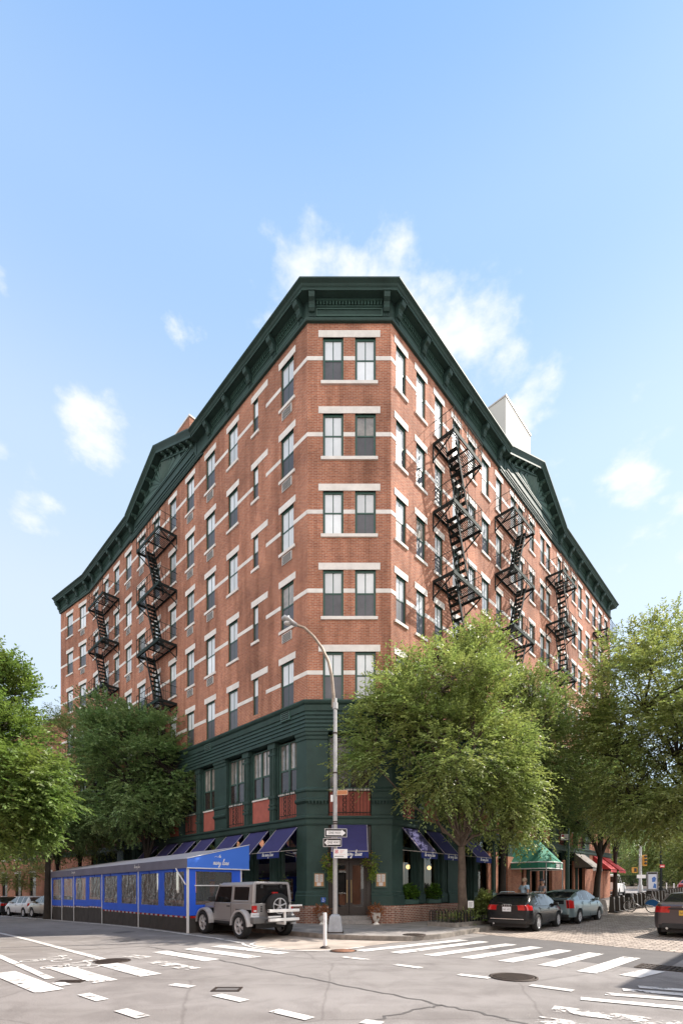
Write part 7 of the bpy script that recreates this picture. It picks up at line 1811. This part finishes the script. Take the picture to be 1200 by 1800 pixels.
# ================================================================== light, sky, camera
SUN_AZ = math.atan2(.31, .95); SUN_EL = R(47)
sl_ = bpy.data.lights.new('sun', 'SUN'); sl_.energy = 2.25; sl_.angle = R(.53); sl_.color = (1., .92, .82)
so = bpy.data.objects.new('sun', sl_); COL.objects.link(so)
sd = Vector((math.cos(SUN_EL)*math.cos(SUN_AZ), math.cos(SUN_EL)*math.sin(SUN_AZ), math.sin(SUN_EL)))
so.rotation_euler = sd.to_track_quat('Z', 'Y').to_euler(); so.location = (30, 10, 60)
w = bpy.data.worlds.new('World'); SC.world = w; w.use_nodes = True
nt = w.node_tree; L = nt.links; bg = nt.nodes['Background']
sky = nt.nodes.new('ShaderNodeTexSky'); sky.sky_type = 'NISHITA'; sky.sun_disc = False; sky.sun_elevation = SUN_EL
sky.sun_rotation = PI/2 - SUN_AZ     # 0 = +Y, clockwise
sky.air_density = 1.0; sky.dust_density = 0.4; sky.ozone_density = 2.2
tc = nt.nodes.new('ShaderNodeTexCoord')
def math_(op, a, b=None, clamp=False):
    n = nt.nodes.new('ShaderNodeMath'); n.operation = op; n.use_clamp = clamp
    for i, v in enumerate((a, b)):
        if v is None: continue
        if isinstance(v, (int, float)): n.inputs[i].default_value = v
        else: L.new(v, n.inputs[i])
    return n.outputs[0]
nz = nt.nodes.new('ShaderNodeTexNoise'); nz.inputs['Scale'].default_value = 13; nz.inputs['Detail'].default_value = 8; nz.inputs['Roughness'].default_value = .58
mpz = nt.nodes.new('ShaderNodeMapping'); mpz.inputs['Scale'].default_value = (1, 1, 2.1); L.new(tc.outputs['Generated'], mpz.inputs[0]); L.new(mpz.outputs[0], nz.inputs['Vector'])
# cumulus patches: centre direction (azimuth, height over the horizon) and angular size
def dirpx(px, py):
    return Vector(((px-CX)/F, 1, (HZ-py)/F)).normalized()
clouds = [(535,490,.085,1.),(470,560,.05,.8),(690,490,.075,1.),(620,470,.05,.8),(760,540,.07,.9),(840,590,.09,1.),(930,690,.07,.9),(790,470,.035,.5),(790,580,.075,1.),(860,640,.085,1.),(920,720,.07,1.),(330,575,.04,.95),(185,750,.07,1.),(50,890,.07,.8),(0,530,.03,.6),(1110,850,.075,1.),(1190,890,.05,.8),(1120,670,.03,.5),(980,840,.05,.8),(1120,950,.09,.7),(1050,1010,.08,.5),(-40,780,.04,.6),(1260,980,.1,.7)]
acc = None
wn = nt.nodes.new('ShaderNodeTexNoise'); wn.inputs['Scale'].default_value = 7; wn.inputs['Detail'].default_value = 7; wn.inputs['Roughness'].default_value = .6; L.new(tc.outputs['Generated'], wn.inputs['Vector'])
wsub = nt.nodes.new('ShaderNodeVectorMath'); wsub.operation = 'SUBTRACT'; wsub.inputs[1].default_value = (.5,.5,.5); L.new(wn.outputs['Color'], wsub.inputs[0])
wsc = nt.nodes.new('ShaderNodeVectorMath'); wsc.operation = 'SCALE'; wsc.inputs['Scale'].default_value = .14; L.new(wsub.outputs[0], wsc.inputs[0])
wad = nt.nodes.new('ShaderNodeVectorMath'); wad.operation = 'ADD'; L.new(tc.outputs['Generated'], wad.inputs[0]); L.new(wsc.outputs[0], wad.inputs[1])
for px, py, rad, amp in clouds:
    d = dirpx(px, py); vd = nt.nodes.new('ShaderNodeVectorMath'); vd.operation = 'DISTANCE'; vd.inputs[1].default_value = d; L.new(wad.outputs[0], vd.inputs[0])
    mr = nt.nodes.new('ShaderNodeMapRange'); mr.interpolation_type = 'SMOOTHSTEP'; mr.inputs[1].default_value = rad*1.25; mr.inputs[2].default_value = rad*.1; mr.inputs[3].default_value = 0; mr.inputs[4].default_value = amp
    L.new(vd.outputs['Value'], mr.inputs[0]); acc = mr.outputs[0] if acc is None else math_('MAXIMUM', acc, mr.outputs[0])
edge = nt.nodes.new('ShaderNodeMapRange'); edge.interpolation_type = 'SMOOTHSTEP'; edge.inputs[1].default_value = .71; edge.inputs[2].default_value = 1.10
L.new(math_('ADD', math_('MULTIPLY', acc, .48), math_('MULTIPLY', nz.outputs['Fac'], .95)), edge.inputs[0])
haze = nt.nodes.new('ShaderNodeSeparateXYZ'); L.new(tc.outputs['Generated'], haze.inputs[0])
mixc = nt.nodes.new('ShaderNodeMix'); mixc.data_type = 'RGBA'
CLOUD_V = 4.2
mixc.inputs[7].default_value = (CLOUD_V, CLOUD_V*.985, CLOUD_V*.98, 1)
L.new(math_('MULTIPLY', edge.outputs[0], .8), mixc.inputs[0])
# thin high haze whitening the blue a little
mixh = nt.nodes.new('ShaderNodeMix'); mixh.data_type = 'RGBA'; mixh.inputs[0].default_value = .06; mixh.inputs[7].default_value = (5.2, 7.2, 9.8, 1)
K_ = 1/.2535
grd = nt.nodes.new('ShaderNodeValToRGB'); cr_ = grd.color_ramp; cr_.interpolation = 'EASE'
stops = [(0.,(.74,.85,.95)),(.45,(.79,.89,.97)),(.61,(.66,.82,.98)),(.79,(.43,.65,.97)),(.9,(.28,.52,.95)),(1.,(.22,.46,.92))]
cr_.elements[0].position, cr_.elements[0].color = stops[0][0], (*stops[0][1],1); cr_.elements[1].position, cr_.elements[1].color = stops[-1][0], (*stops[-1][1],1)
for p_, c_ in stops[1:-1]: e_ = cr_.elements.new(p_); e_.color = (*c_,1)
L.new(haze.outputs['Z'], grd.inputs[0])
scl = nt.nodes.new('ShaderNodeVectorMath'); scl.operation = 'SCALE'; scl.inputs['Scale'].default_value = K_; L.new(grd.outputs[0], scl.inputs[0]); L.new(scl.outputs[0], mixh.inputs[7])
mixh.inputs[0].default_value = .72
L.new(sky.outputs[0], mixh.inputs[6]); L.new(mixh.outputs[2], mixc.inputs[6]); 
# broken cloud added unseen behind the viewer, a warm white fill for shaded faces
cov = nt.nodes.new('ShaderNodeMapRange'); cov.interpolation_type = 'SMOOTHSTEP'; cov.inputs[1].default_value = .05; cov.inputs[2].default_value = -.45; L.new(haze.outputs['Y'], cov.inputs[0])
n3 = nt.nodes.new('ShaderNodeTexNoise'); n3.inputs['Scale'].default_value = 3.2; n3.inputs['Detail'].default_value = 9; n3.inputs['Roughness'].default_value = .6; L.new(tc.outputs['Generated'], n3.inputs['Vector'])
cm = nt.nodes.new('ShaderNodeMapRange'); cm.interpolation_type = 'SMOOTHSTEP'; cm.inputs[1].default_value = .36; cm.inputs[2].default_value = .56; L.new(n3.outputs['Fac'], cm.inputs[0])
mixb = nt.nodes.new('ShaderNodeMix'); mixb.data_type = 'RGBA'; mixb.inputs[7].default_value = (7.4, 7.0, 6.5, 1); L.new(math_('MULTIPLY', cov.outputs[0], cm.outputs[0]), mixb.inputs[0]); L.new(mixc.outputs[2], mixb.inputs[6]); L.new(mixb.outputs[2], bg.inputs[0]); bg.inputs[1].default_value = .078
cd = bpy.data.cameras.new('camera'); cam = bpy.data.objects.new('camera', cd); COL.objects.link(cam)
cam.location = (0, 0, CH); cam.rotation_euler = (PI/2, 0, 0)
cd.sensor_fit = 'HORIZONTAL'; cd.sensor_width = 24; cd.lens = 24*F/1200; cd.shift_y = (HZ-900)/1200; cd.clip_start = .05; cd.clip_end = 3000
SC.camera = cam
SC.view_settings.view_transform = 'Standard'; SC.view_settings.look = 'None'; SC.view_settings.exposure = 1.88; SC.view_settings.gamma = 1.0
SC.cycles.max_bounces = 6; SC.cycles.transparent_max_bounces = 12
